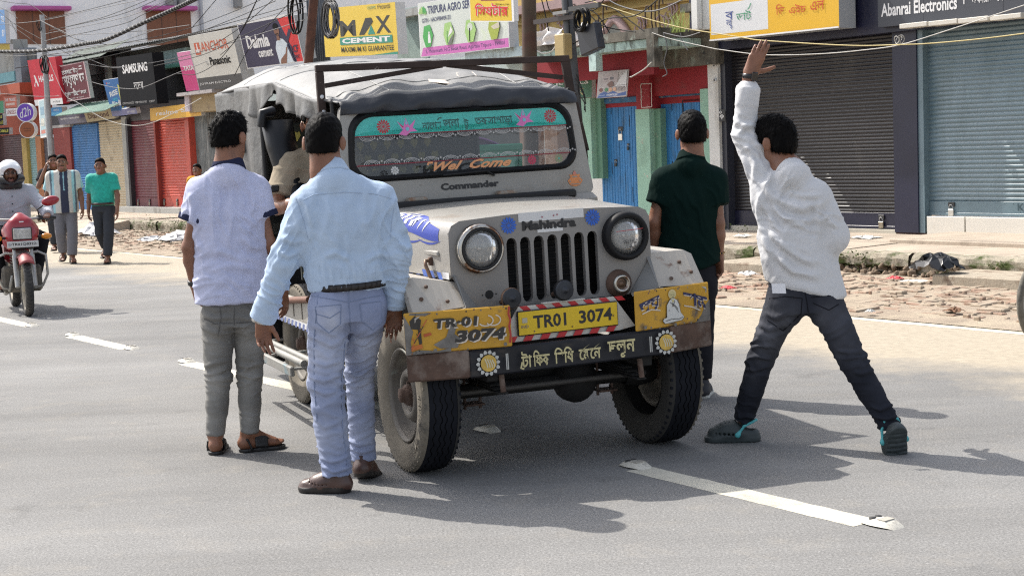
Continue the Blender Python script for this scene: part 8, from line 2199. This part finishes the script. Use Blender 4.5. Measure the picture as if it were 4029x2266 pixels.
 mb = MB(); mb.lathe([(.029, -.013), (.035, -.012), (.036, 0), (.035, .012), (.029, .013)], w - wd * .015, wd, pm((.012, .012, .013), .4), 18)
 mb.build('wristband', p.o)
 return p
def man_blue():
 q = JP(6.86)
 g = G(830 * S, 1235 * S)
 J = dict(head=q(815, 357), hf=nrm((.12, 1, -.03)), hu=(.03, 0, 1), neck=q(832, 440, -.02), shL=q(770, 516, -.05), shR=q(955, 502, .03),
    elL=q(714, 655, -.05), wrL=q(660, 800, .02), elR=q(1000, 632, .02), wrR=q(992, 768, .10),
    hipL=q(828, 775, -.03), hipR=q(918, 772, .03), knL=q(818, 958, -.03), knR=q(903, 952, .20), anL=q(847, 1195, -.06), anR=q(914, 1150, .18),
    ftL=(-.96, .25, 0), ftR=(.12, .95, -.22), fuR=(0, .3, 1),
    handL=dict(d=nrm((-.02, .1, -1)), pn=(.45, -.75, 0), th=1, curl=(.25, .35, .42, .5), spread=.10, tcurl=.15, tout=.45),
    handR=dict(d=nrm((-.06, .12, -1)), pn=(.0, -1, .1), th=1, curl=(.55, .6, .65, .7), tcurl=.3, tout=.4))
 J['anL'][2] = .092
 p = Person('man in light blue long sleeved shirt and pale jeans by the front wheel', J, g, 1.0, .006, seed=23)
 p.body('none')
 p.hair(vox=.005, tuft=.003, low=-.054, thick=.011, st_kw=dict(ln=.014, wild=.3))
 blue = cloth('pale_blue_cotton', (.41, .51, .65), vs=6, var=.08, bump=.3)
 belt_c = q(875, 716)
 fl = [(q(700, 740), (.3, 0, 1), .05, .013, (.10, .3, .11)), (q(1000, 715), (.2, 0, 1), .05, .012, (.09, .3, .10)), (q(870, 690), (1, 0, .2), .05, .009, (.22, .3, .08), .9), (q(730, 610), (.8, 0, -.6), .06, .010, (.12, .3, .14)),
   (q(1010, 590), (.8, 0, .5), .055, .009, (.1, .3, .16)), (q(880, 560), (1, 0, .15), .14, .008, (.25, .3, .2), .6), (q(795, 560), (.8, 0, .5), .07, .011, (.1, .3, .14)), (q(965, 570), (.8, 0, -.5), .07, .011, (.1, .3, .14))]
 ex = [rc(belt_c + (0, 0, .01), belt_c + (0, 0, .05), .155, .170, k=.03, flat=(p.t, .68))]
 sh = p.shirt([blue], chest=.21, waist=.172, hipw=.15, depth=.62, sleeve='long', cr=[([((700 + a / 2.576) / S, (350 + b / 2.576) / S) for a, b in l], w, d) for l, w, d in (([(1180, 1060), (1300, 1180), (1380, 1420)], 8, .010), ([(2290, 1000), (2190, 1160), (2180, 1430)], 8, .011), ([(1500, 1000), (1530, 1250), (1500, 1480)], 10, .008), ([(1900, 960), (1880, 1200), (1920, 1480)], 10, .008), ([(1480, 1700), (1600, 1660), (1760, 1740)], 7, .010), ([(1900, 1740), (2040, 1670), (2160, 1720)], 7, .010), ([(1700, 1480), (1720, 1640), (1690, 1740)], 7, .008), ([(1050, 1500), (1180, 1560), (1290, 1520)], 7, .010), ([(1010, 1640), (1120, 1700), (1230, 1650)], 7, .012), ([(2250, 1400), (2330, 1450), (2420, 1380)], 7, .012), ([(2230, 1560), (2320, 1620), (2420, 1560)], 7, .012))], sr=(.068, .064, .056), hem=[(belt_c - (0, 0, .006), (0, 0, -1))], collar=1, cuff=.07, wend=(.0, .0), fl=fl, yoke=.066, extra=ex)
 sm = cloth('blue_seam', (.36, .44, .56))
 strokes(p.o, sh, [[(755, 508), (790, 490), (870, 484), (940, 488), (985, 500)], [(795, 440), (830, 418), (880, 415)], [(745, 500), (765, 560), (775, 600)], [(995, 500), (985, 560), (983, 600)]], .0016, sm, 'seam')
 jean = cloth('pale_denim', (.24, .29, .43), vs=4, var=.14, bump=.4, bs=500, vcol=True)
 fade = fader((.215, .25, .37), (.44, .47, .57), [(q(825, 880), .12), (q(920, 860, .1), .09), (q(812, 960), .08), (q(835, 1080), .09), (q(905, 960, .2), .08), (q(912, 1080, .2), .07), (q(830, 800, -.1), .06)])
 fl = [(q(830, 1150), (.25, 0, 1), .042, .010, (.12, .3, .09)), (q(915, 1090), (-.2, 0, 1), .042, .010, (.12, .3, .08)), (q(840, 980), (.3, 0, 1), .07, .010, (.14, .3, .2)), (q(910, 960), (-.35, 0, 1), .055, .011, (.12, .3, .14)), (q(830, 850), (.5, 0, 1), .07, .008, (.14, .3, .1)), (q(915, 850), (-.5, 0, 1), .07, .008, (.14, .3, .1))]
 tro = p.trousers([jean], hipw=.168, tr=(.097, .079, .068), thin=.86, end=.0, colfn=fade, fl=fl, cr=[([((650 + a / 1.525) / S, (1050 + b / 1.525) / S) for a, b in l], w, d) for l, w, d in (([(830, 400), (900, 425), (1000, 470), (1080, 440)], 7, .010), ([(850, 650), (950, 690), (1060, 640)], 6, .011), ([(860, 720), (960, 760), (1040, 740)], 6, .010), ([(1080, 640), (1150, 652), (1220, 630)], 5, .012), ([(1070, 690), (1140, 720), (1225, 690)], 6, .012), ([(1090, 1040), (1160, 1070), (1245, 1050)], 5, .013), ([(1100, 1080), (1170, 1112), (1262, 1090)], 5, .013), ([(930, 1190), (1010, 1230), (1115, 1200)], 5, .014), ([(940, 1245), (1020, 1275), (1122, 1245)], 5, .013), ([(925, 1145), (1000, 1170), (1115, 1130)], 5, .012), ([(860, 560), (960, 590), (1060, 560)], 6, .008), ([(1080, 540), (1110, 440), (1240, 480)], 7, .008), ([(890, 900), (960, 960), (1050, 930)], 6, .008))], top=.105, breakr=1.05)
 strokes(p.o, tro, [[(793, 772), (858, 766), (856, 815), (827, 838), (797, 812), (793, 772)], [(905, 764), (958, 758), (960, 810), (938, 830), (910, 808), (905, 764)], [(797, 790), (830, 800), (857, 782)], [(782, 745), (830, 752), (875, 760), (920, 750), (965, 742)], [(876, 722), (877, 760), (880, 800), (882, 840)], [(800, 742), (790, 850), (790, 960), (797, 1060)], [(868, 860), (860, 960), (862, 1080), (875, 1180)]], .0022, cloth('denim_seam', (.19, .23, .34)), 'seam')
 brown = mat('brown_leather', (.060, .026, .018), .42, var=.25, vs=12, bump=.3, bs=90, spec=.6)
 dark = pm((.012, .009, .008), .5)
 mb = MB()
 hw = .174
 ring = [belt_c + p.side * hw * math.cos(a) + p.t * hw * .70 * math.sin(a) for a in np.linspace(0, 6.283, 33)[:-1]]
 for i in range(32):
  a, b = ring[i], ring[(i + 1) % 32]
  mb.add([a - (0, 0, .016), b - (0, 0, .016), b + (0, 0, .016), a + (0, 0, .016)], [(0, 1, 2, 3)], dark, True)
 mb.build('belt', p.o, solid=.004)
 for a in 'LR':
  L, d, sd, up = foot_frame(J['an' + a], J['ft' + a], J.get('fu' + a, (0, 0, 1)))
  P = shoe_prims(L, d, sd, up)
  for i in range(6):
   f = .035 + i * .017
   P.append(sub(rc(L(f, -.05, .035), L(f + .012, .05, .08), .0035, .0035, k=.01)))
  P = [dict(q_) for q_ in P] + sole_prims(L, d, sd, up, -.006, .020, col=1, grow=.007)
  p.piece('shoe', P, [brown, dark], vox=.005)
 w = J['wrL']; wd = nrm(J['wrL'] - J['elL'])
 mb = MB(); st_ = mat('steel', (.55, .54, .52), .25, 1.0, bump=.5, bs=300)
 mb.lathe([(.029, -.010), (.034, -.009), (.0345, 0), (.034, .009), (.029, .010)], w + wd * .012, wd, st_, 20)
 mb.lathe([(.0, .042), (.017, .042), (.019, .036), (.019, .028)], w + wd * .012, nrm((-.7, -.5, .3)), st_, 16)
 mb.build('wristwatch', p.o)
 return p
def man_white():
 q = JP(7.36)
 g = G(2000 * S, 1118 * S)
 J = dict(head=q(1950, 356, .06), hf=nrm((-.70, .70, -.05)), hu=nrm((-.10, .03, 1)), neck=q(1986, 430, .0), shL=q(1932, 490, .02), shR=q(2046, 494, -.03),
    elL=q(1872, 335, .10), wrL=q(1886, 186, .08), elR=q(2102, 596, -.05), wrR=q(2062, 640, .22),
    hipL=q(1975, 755, .03), hipR=q(2072, 752, -.03), knL=q(1912, 905, .14), knR=q(2143, 905, -.12), anL=q(1872, 1080, .24), anR=q(2238, 1068, -.17),
    ftL=(-.98, .12, 0), ftR=(.06, .50, -.86), fuR=(-.1, .86, .5),
    handL=dict(d=nrm(q(1921, 110, .06) - q(1887, 190, .08)), pn=(.2, 1, 0), th=-1, curl=(.08, .06, .10, .16), spread=.02, tcurl=.05, tout=.95),
    handR=dict(d=nrm((-.5, .8, .1)), pn=(0, .2, 1), th=-1, curl=(.5, .5, .5, .5)))
 J['anL'][2] = .12
 p = Person('man in loose white shirt and dark jeans striding with his left arm raised high', J, g, 1.0, .006, seed=37)
 p.body('none')
 p.hair(vox=.005, tuft=.006, low=-.060, st_kw=dict(ln=.026, wild=.5))
 wh = cloth('white_viscose', (.63, .63, .64), vs=5, var=.03, bump=.2, trans=.12)
 z = lambda x, y, dy=0: q(x, y, dy)
 hem = z(2060, 733)
 ll = z(1925, 684); rr = z(2112, 728)
 fl = [(z(1935, 560), (1, 0, .35), .055, .007, (.09, .3, .26), .45), (z(2000, 600), (.75, 0, 1), .085, .007, (.20, .3, .14), .45), (z(1985, 660), (.75, 0, 1), .075, .005, (.16, .3, .07), .4), (z(2010, 545), (.35, 0, 1), .075, .012, (.2, .3, .07), .5), (z(1900, 400), (.6, 0, 1), .062, .006, (.10, .3, .17), .6),
   (z(1868, 330), (.3, 0, 1), .055, .006, (.08, .3, .09)), (z(2085, 570), (1, 0, .3), .055, .006, (.07, .3, .16)), (z(1965, 470), (.8, 0, -.6), .05, .009, (.08, .3, .07))]
 hp = z(2050, 735)
 ex = [rc(z(1996, 625, -.02), z(2050, 750, -.03), .140, .142, k=.06, flat=(p.t, .72)), rc(z(1968, 600, .0), z(2005, 740, .02), .095, .115, k=.06, flat=(p.t, .85)), rc(z(2062, 660, -.02), z(2076, 745, -.02), .068, .078, k=.05),
   rc(z(2084, 545, -.06), z(2097, 600, -.06), .056, .056, k=.04)]
 p.shirt([wh], chest=.166, waist=.152, hipw=.145, depth=.62, sleeve='long', sr=(.070, .058, .055), hem=[(z(2066, 738), (-.36, 0, -1)), (z(2108, 740), (.25, 0, -1))], collar=3, cuff=.085, wend=(.07, .01), fl=fl, cr=[([((2700 + a / 2.576) / S, (400 + b / 2.576) / S) for a, b in l], w, d) for l, w, d in (([(700, 830), (760, 1000), (900, 1250), (1050, 1449)], 9, .011), ([(750, 790), (830, 960), (960, 1150), (1150, 1260), (1330, 1310)], 9, .012), ([(770, 770), (880, 960), (1020, 1040), (1180, 1090), (1350, 1040), (1400, 990)], 9, .012), ([(860, 1060), (1000, 1190), (1180, 1220), (1340, 1200)], 8, .009), ([(710, 1000), (740, 1200), (800, 1440), (860, 1560)], 8, .013), ([(880, 700), (850, 780), (800, 860)], 7, .009), ([(490, 210), (570, 240), (690, 235)], 7, .012), ([(520, 330), (600, 262), (690, 270)], 7, .011), ([(560, 470), (660, 480), (760, 560)], 7, .010), ([(690, 420), (780, 470), (860, 565)], 7, .012), ([(600, 420), (690, 620), (690, 820)], 7, .010), ([(1340, 1210), (1440, 1170), (1520, 1290)], 7, .012), ([(1370, 1000), (1330, 1180), (1350, 1390)], 8, .013), ([(800, 1250), (960, 1450), (1180, 1600), (1330, 1640)], 9, .014), ([(900, 1540), (1080, 1720), (1350, 1780)], 9, .012), ([(1000, 920), (1200, 960), (1390, 950)], 6, .006))], yoke=.055, extra=ex)
 jean = mat('charcoal_denim', (.026, .028, .036), .85, var=.25, vs=5, bump=.4, bs=450, bd=.001, spec=.12, vcol=True)
 fade = fader((.018, .020, .028), (.105, .108, .125), [(z(1955, 800), .10), (z(1925, 850), .10), (z(2085, 800), .10), (z(2118, 850), .10), (z(1885, 960), .06), (z(2175, 960), .06), (z(1900, 905), .05)])
 fl = [(z(1900, 900), (.2, 0, 1), .055, .011, (.12, .3, .14)), (z(2150, 905), (-.3, 0, 1), .055, .010, (.12, .3, .14)), (z(1880, 1060), (.1, 0, 1), .045, .011, (.11, .3, .10)), (z(2225, 1050), (-.3, 0, 1), .045, .011, (.12, .3, .10)), (z(1950, 830), (.6, 0, 1), .07, .008, (.13, .3, .1)), (z(2090, 820), (-.6, 0, 1), .07, .008, (.13, .3, .1)), (z(1945, 705), (0, 0, 1), .04, .006, (.1, .3, .05))]
 tro = p.trousers([jean], hipw=.172, colfn=fade, tr=(.090, .068, .050), end=.0, fl=fl, cr=[([((2700 + a / 1.705) / S, (1050 + b / 1.705) / S) for a, b in l], w, d) for l, w, d in (([(430, 545), (490, 530), (560, 540)], 5, .011), ([(400, 620), (470, 600), (570, 615)], 5, .012), ([(380, 690), (470, 690), (560, 660)], 5, .010), ([(340, 1010), (400, 1000), (460, 1010)], 5, .012), ([(325, 1060), (390, 1050), (450, 1070)], 5, .012), ([(1000, 560), (1100, 580), (1195, 550)], 5, .010), ([(1050, 620), (1150, 603), (1225, 600)], 5, .010), ([(1110, 700), (1180, 715), (1250, 690)], 5, .009), ([(1225, 930), (1300, 960), (1395, 920)], 5, .013), ([(1260, 1000), (1340, 1020), (1420, 1000)], 5, .013), ([(530, 300), (600, 345), (700, 290)], 7, .007), ([(480, 380), (560, 420), (660, 380)], 7, .007))], top=.09, breakr=1.05)
 strokes(p.o, tro, [[(1925, 752), (1975, 746), (2018, 750), (2015, 790), (1970, 832), (1930, 805)], [(2040, 748), (2115, 742)], [(2025, 735), (2030, 760), (2033, 785)], [(2045, 762), (2085, 780), (2110, 765)]], .0022, cloth('charcoal_seam', (.012, .012, .015)), 'seam')
 fc = Face(z(1942, 728, -.145), (.066, 0, -.004), (-.004, 0, .046), (0, -1, 0)); fc.rect(0, -.4, 1, .62, pm((.72, .72, .75), .7)); fc.build('paper_note', p.o)
 w = J['wrL']; wd = nrm(J['wrL'] - J['elL'])
 blk = pm((.010, .010, .012), .3)
 mb = MB(); mb.lathe([(.027, -.012), (.034, -.011), (.0345, 0), (.034, .011), (.027, .012)], w - wd * .012, wd, blk, 20)
 c0 = w - wd * .012; n_ = nrm(np.array((.55, -.83, 0)) - wd * (np.array((.55, -.83, 0)) @ wd)); sx = np.cross(wd, n_)
 mb2 = MB((c0 + n_ * .032, sx, wd, n_)); mb2.bbox((-.019, -.022, 0), (.019, .022, .012), mat('watch_glass', (.008, .008, .010), .12), .005)
 b = mb.build('wristwatch', p.o); mb2.build('watch_case', b)
 gr = mat('clog_foam', (.030, .040, .042), .6, bump=.15, bs=80); teal = pm((.07, .36, .38), .5)
 for a in 'LR':
  L, d, sd, up = foot_frame(J['an' + a], J['ft' + a], J.get('fu' + a, (0, 0, 1)))
  P = [rc(L(-.035, 0, .0), L(.05, 0, .01), .045, .05, k=.03, flat=(up, .8)), rc(L(.05, 0, .012), L(.135, .006, .002), .054, .052, k=.03, flat=(up, .85)), rc(L(.055, 0, .03), L(.09, 0, .025), .046, .045, k=.03)]
  P += [sub(rc(L(-.03, 0, .04), L(.02, 0, .05), .032, .034, k=.01))]
  for i in range(6):
   for sx_ in (-1, 1):
    f = .035 + i * .022
    P.append(sub(rc(L(f, sx_ * .062, .008), L(f, sx_ * .04, .012), .0065, .0065, k=.01)))
  for i in range(4):
   for x in (-.022, 0, .022): P.append(sub(rc(L(.075 + i * .024, x, .09), L(.07 + i * .024, x, .042), .0035, .0035, k=.01)))
  P += sole_prims(L, d, sd, up, -.035, .026, grow=.012, heel=-.07, toe=.195)
  for i in range(9): P.append(sub(rc(L(-.045 + i * .028, -.07, -.037), L(-.04 + i * .028, .07, -.037), .0055, .0055, k=.01)))
  sh = p.piece('clog', P, [gr], vox=.005)
  T = chain([L(.035, -.056, .008), L(-.0, -.050, .052), L(-.045, -.03, .070), L(-.062, 0, .074), L(-.045, .03, .070), L(0, .050, .052), L(.035, .056, .008)], [.007] * 7, k=.005) + [rc(L(.035, -.058, .006), L(.035, -.054, .006), .012, .012), rc(L(.035, .054, .006), L(.035, .058, .006), .012, .012)]
  p.piece('heel_strap', T, [teal], vox=.004, parent=sh)
 return p
def man_green():
 q = JP(8.95)
 g = G(1745 * S, 1000 * S)
 J = dict(head=q(1741, 335), hf=nrm((-.05, 1, 0)), hu=(0, 0, 1), neck=q(1738, 405, -.02), shL=q(1672, 455, 0), shR=q(1796, 455, 0),
    elL=q(1645, 560, -.02), wrL=q(1650, 640, .05), elR=q(1806, 562, -.02), wrR=q(1808, 648, .0),
    hipL=q(1702, 715), hipR=q(1765, 715), knL=q(1700, 850, .05), knR=q(1765, 850, .05), anL=q(1712, 965, .1), anR=q(1768, 968, .02),
    ftL=(0, 1, 0), ftR=(.2, 1, 0),
    handL=dict(d=(0, .1, -1), pn=(.8, .3, 0), th=1), handR=dict(d=nrm((-.02, .05, -1)), pn=(-.7, -.6, .1), th=-1, curl=(.45, .55, .7, .8), tcurl=.2, tout=.5))
 for a in 'LR': J['an' + a][2] = .09
 p = Person('man in dark green polo shirt standing behind the far fender of the jeep', J, g, 1.0, .0065, seed=51)
 p.body('none')
 p.hair(vox=.005, tuft=.004, low=-.056, st_kw=dict(ln=.018, wild=.4))
 gn = cloth('dark_green_pique', (.0045, .015, .013), bump=.3)
 fl = [(q(1740, 520), (1, 0, .3), .11, .010, (.18, .3, .2)), (q(1720, 640), (.5, 0, 1), .08, .009, (.18, .3, .12)), (q(1795, 490), (.7, 0, .6), .06, .008, (.08, .3, .1))]
 p.shirt([gn, gn], chest=.186, waist=.172, hipw=.178, sleeve='short', slen=.55, sr=(.074, .076, .06), hem=[(q(1720, 676), (.22, 0, -1))], collar=1, fl=fl)
 p.trousers([cloth('black_trousers', (.018, .018, .022))], tr=(.09, .07, .056), end=.03)
 sn = pm((.55, .55, .52), .7); dk = pm((.02, .02, .025), .7)
 for a in 'LR':
  L, d, sd, up = foot_frame(J['an' + a], J['ft' + a])
  p.piece('shoe', shoe_prims(L, d, sd, up) + sole_prims(L, d, sd, up, -.012, .028, col=1, grow=.006), [dk, sn], vox=.006)
 w = J['wrR']; wd = nrm(J['wrR'] - J['elR']); mb = MB()
 gold = mat('gold_beads', (.55, .36, .12), .3, .8)
 for i in range(22):
  a = i / 22 * 6.283; u_ = nrm(np.cross(wd, (0, 1, 0))); v_ = np.cross(wd, u_)
  c = w - wd * .03 + (u_ * math.cos(a) + v_ * math.sin(a)) * .034
  mb.lathe([(0, -.0048), (.0034, -.0034), (.0048, 0), (.0034, .0034), (0, .0048)], c, wd, gold if i % 2 else dk, 6)
 mb.build('bracelet', p.o)
 return p
def walker(label, px, Y, feet, cols, seed, stripes=False, stache=False, scale=1.0, face_dir=(.05, -1, 0), armbend=False, lower=True, z0=0.0, hand_up=False, voxk=1.0):
 b = at(px * S, 600 * S, Y); x0 = b[0]; k = scale
 f = nrm(face_dir); r = nrm(np.cross(f, (0, 0, 1)))
 B = lambda x, y, z: np.array([x0, Y, z0]) + r * x * k + f * y * k + np.array([0, 0, z * k])
 lf, rf = feet; sw = (lf - rf) * .22
 J = dict(head=B(0, .03, 1.545), hf=f, hu=(0, 0, 1), neck=B(0, -.02, 1.40), shR=B(.175, -.01, 1.345), shL=B(-.175, -.01, 1.345), elR=B(.25, -.05 - sw, 1.07), elL=B(-.25, -.05 + sw, 1.07),
    wrR=B(.27, .05 - sw * 1.6, .83), wrL=B(-.27, .05 + sw * 1.6, .83), hipR=B(.085, 0, .86), hipL=B(-.085, 0, .86), knR=B(.085, .06 + rf * .35, .48), knL=B(-.095, .03 + lf * .5, .48), anR=B(.07, rf, .108 + max(0, -rf) * .55), anL=B(-.07, lf, .108),
    ftR=f + r * .15 - np.array([0, 0, max(0, -rf) * 2.2]), ftL=f - r * .15, fuR=np.array([0, 0, 1.]) + f * max(0, -rf) * 2.2,
    handR=dict(d=(0, 0, -1), pn=-r, th=1 if True else -1, curl=(.4, .45, .5, .6)), handL=dict(d=(0, 0, -1), pn=r, th=-1, curl=(.4, .45, .5, .6)))
 if hand_up:
  J['elR'] = B(.27, .08, 1.12); J['wrR'] = B(.14, .1, 1.42); J['handR'] = dict(d=nrm(-r * .3 + np.array([0, 0, 1.])), pn=-r, th=1, curl=(.8, .8, .8, .8))
 p = Person(label, J, (x0, Y, z0), k, .0085 * voxk, face=True, stache=stache, seed=seed)
 p.body('bare' if lower else 'none')
 p.hair(vox=.008, tuft=.004, low=-.05, front=.010, thick=.007)
 return p, B, f, r
def walkers():
 col_tr = cloth('grey_trousers', (.17, .165, .18)); dark = cloth('charcoal_trousers', (.045, .048, .056))
 p, B, f, r = walker('stout man in shirt with wide white, teal and navy vertical stripes walking by the roadside', 168, 23.3, (.16, -.10), None, 61, stache=True, face_dir=(.25, -1, 0))
 W_, N_, T_ = (.62, .58, .52), (.025, .03, .06), (.30, .52, .56)
 def stripes(V, c):
  x = (V - np.array(p.o.location)) @ r
  o = np.tile(np.array(T_), (len(V), 1))
  ax = np.abs(x - .0)
  o[ax < .26] = (.55, .52, .47)
  o[(ax > .13) & (ax < .165)] = T_
  o[(ax > .165) & (ax < .19)] = (.10, .14, .18)
  o[(x > -.075) & (x < .045)] = N_
  o[(x > -.02) & (x < -.004) & (V[:, 2] > 1.12)] = T_
  return o
 sm = mat('striped_shirt', (1, 1, 1), .85, var=.05, vcol=True, sheen=.2)
 p.shirt([sm], chest=.20, waist=.205, hipw=.20, depth=.72, sleeve='short', slen=.75, sr=(.075, .078, .06), hem=[(B(0, 0, .79), (0, 0, -1))], colfn=stripes, vox=.011)
 p.trousers([col_tr], tr=(.105, .08, .075), end=.03, vox=.012)
 for a in 'LR': sandal(p, a)
 p, B, f, r = walker('slim man in bright teal half sleeved shirt and charcoal trousers walking by the roadside', 265, 23.0, (.20, -.24), None, 67, face_dir=(.0, -1, 0), scale=.955)
 p.shirt([mat('teal_print', (.008, .33, .26), .8, var=.25, vs=26, sheen=.2)], chest=.185, waist=.17, hipw=.165, sleeve='short', slen=.72, sr=(.074, .076, .06), hem=[(B(0, 0, .93), (0, 0, -1))], vox=.011)
 p.trousers([dark], tr=(.102, .078, .07), end=.03, vox=.012, top=.13)
 mb = MB(); mb.lathe([(.168, -.018), (.172, -.018), (.172, .018), (.168, .018)], B(0, 0, .945), (0, 0, 1), pm((.03, .014, .009), .4), 24); mb.build('belt', p.o)
 for a in 'LR': sandal(p, a)
 p, B, f, r = walker('man in dark shirt with a phone at his ear, half hidden behind the striped shirt', 146, 26.2, (0, 0), None, 71, hand_up=True, face_dir=(.35, -1, 0), scale=1.0, z0=.03)
 p.shirt([cloth('black_shirt', (.03, .03, .035))], sleeve='short', slen=.6, sr=(.075, .08, .06), hem=[(B(0, 0, .80), (0, 0, -1))], vox=.012)
 p.trousers([dark], end=.03, vox=.013)
 for a in 'LR': sandal(p, a)
 p, B, f, r = walker('woman with tied hair and yellow wrap, only her face seen past the lavender shoulder', 508, 26.0, (0, 0), None, 73, face_dir=(-.3, -1, 0), scale=.86, z0=.0)
 p.shirt([cloth('yellow_wrap', (.50, .26, .02))], sleeve='short', slen=.7, sr=(.075, .08, .06), hem=[(B(0, 0, .6), (0, 0, -1))], vox=.012, extra=[rc(B(0, 0, .95), B(0, 0, .1), .19, .26, k=.05)])
 p.piece('skirt', [rc(B(0, 0, .9), B(0, 0, .12), .17, .27, k=.05, cuts=[cut(B(0, 0, .06), (0, 0, -1))])], [cloth('red_skirt', (.2, .03, .03))], vox=.014)
def rider(frame):
 o, X, Y, Z = frame
 B = lambda x, y, z: o + X * x + Y * y + Z * z
 f = Y
 J = dict(head=B(0, -.32, 1.40), hf=nrm(Y), hu=(0, 0, 1), neck=B(0, -.36, 1.255), shR=B(.185, -.36, 1.20), shL=B(-.185, -.36, 1.20), elR=B(.34, -.16, .98), elL=B(-.34, -.16, .98), wrR=B(.315, .10, .955), wrL=B(-.315, .10, .955),
    hipR=B(.09, -.42, .78), hipL=B(-.09, -.42, .78), knR=B(.25, .0, .70), knL=B(-.25, .0, .70), anR=B(.17, -.17, .30), anL=B(-.17, -.17, .30), ftR=Y * 1.0 - Z * .25, ftL=Y - Z * .25,
    handR=dict(d=nrm(Y * .8 - X * .3 - Z * .2), pn=(-Z), th=-1, curl=(1.0, 1.0, 1.05, 1.1)), handL=dict(d=nrm(Y * .8 + X * .3 - Z * .2), pn=(-Z), th=1, curl=(1.0, 1.0, 1.05, 1.1)))
 p = Person('motorcycle rider in grey shirt with white open face helmet', J, B(0, -.3, 0), 1.0, .009, face=True, stache=True, seed=81)
 p.body('bare')
 gs = cloth('grey_shirt', (.40, .42, .46))
 p.shirt([gs], chest=.195, waist=.18, hipw=.18, sleeve='long', sr=(.075, .064, .05), hem=[(B(0, 0, .78), (0, 0, -1))], vox=.010, cuff=.05, fl=[(B(0, -.3, 1.0), (0, 0, 1), .07, .008, (.2, .3, .12)), (B(.3, -.1, 1.0), Y, .06, .01, (.1, .2, .1)), (B(-.3, -.1, 1.0), Y, .06, .01, (.1, .2, .1))])
 mb = MB()
 for i, (x, z) in enumerate(((.0, 1.16), (.002, 1.08), (.004, 1.00))):
  c = B(x, -.36 + .128, z); mb.lathe([(.008, 0), (.008, .006), (0, .007)], c, Y, pm((.02, .02, .03), .4), 8)
 mb.build('shirt_button', p.o)
 p.trousers([cloth('black_trousers', (.018, .018, .022))], tr=(.10, .078, .07), end=.03, vox=.011, top=.06)
 for a in 'LR': sandal(p, a)
 hc = J['head']; ax = np.array([X, Y, Z])
 P = [ell(B(0, -.34, 1.42), ax, (.128, .155, .135), k=.02), rc(B(0, -.34, 1.30), B(0, -.34, 1.28), .112, .106, k=.03, col=1, off=.02)]
 P += [rc(B(-.105, -.28, 1.345), B(0, -.165, 1.335), .046, .050, k=.02, col=1, off=.01), rc(B(.105, -.28, 1.345), B(0, -.165, 1.335), .046, .050, k=.02, col=1, off=.01), rc(B(-.06, -.30, 1.275), B(.06, -.30, 1.275), .06, .06, k=.02, col=1), rc(B(-.075, -.235, 1.455), B(.075, -.235, 1.455), .03, .03, k=.03)]
 P += [sub(rc(B(0, -.30, 1.395), B(0, 0, 1.37), .066, .088, k=.01)), sub(ell(B(0, -.33, 1.375), ax, (.096, .115, .112))), cut(B(0, 0, 1.235), (0, 0, -1))]
 wh = mat('helmet_white', (.74, .75, .76), .22, var=.04, coat=.4); bl = mat('helmet_black', (.012, .012, .014), .35)
 h = p.piece('helmet', P, [wh, bl], vox=.008)
 mb = MB()
 gl = pm((.02, .02, .02), .3)
 for sx in (-1, 1):
  pts = [B(sx * .035 + .027 * math.cos(a), -.208, 1.412 + .019 * math.sin(a)) for a in np.linspace(0, 6.283, 13)[:-1]]
  mb.tube(pts, .0022, gl, 5, closed=True)
 mb.tube([B(-.01, -.205, 1.415), B(.01, -.205, 1.415)], .002, gl, 5)
 mb.build('spectacles', p.o)
 return p
man_polo(); man_blue(); man_white(); man_green(); walkers(); rider(mfr)
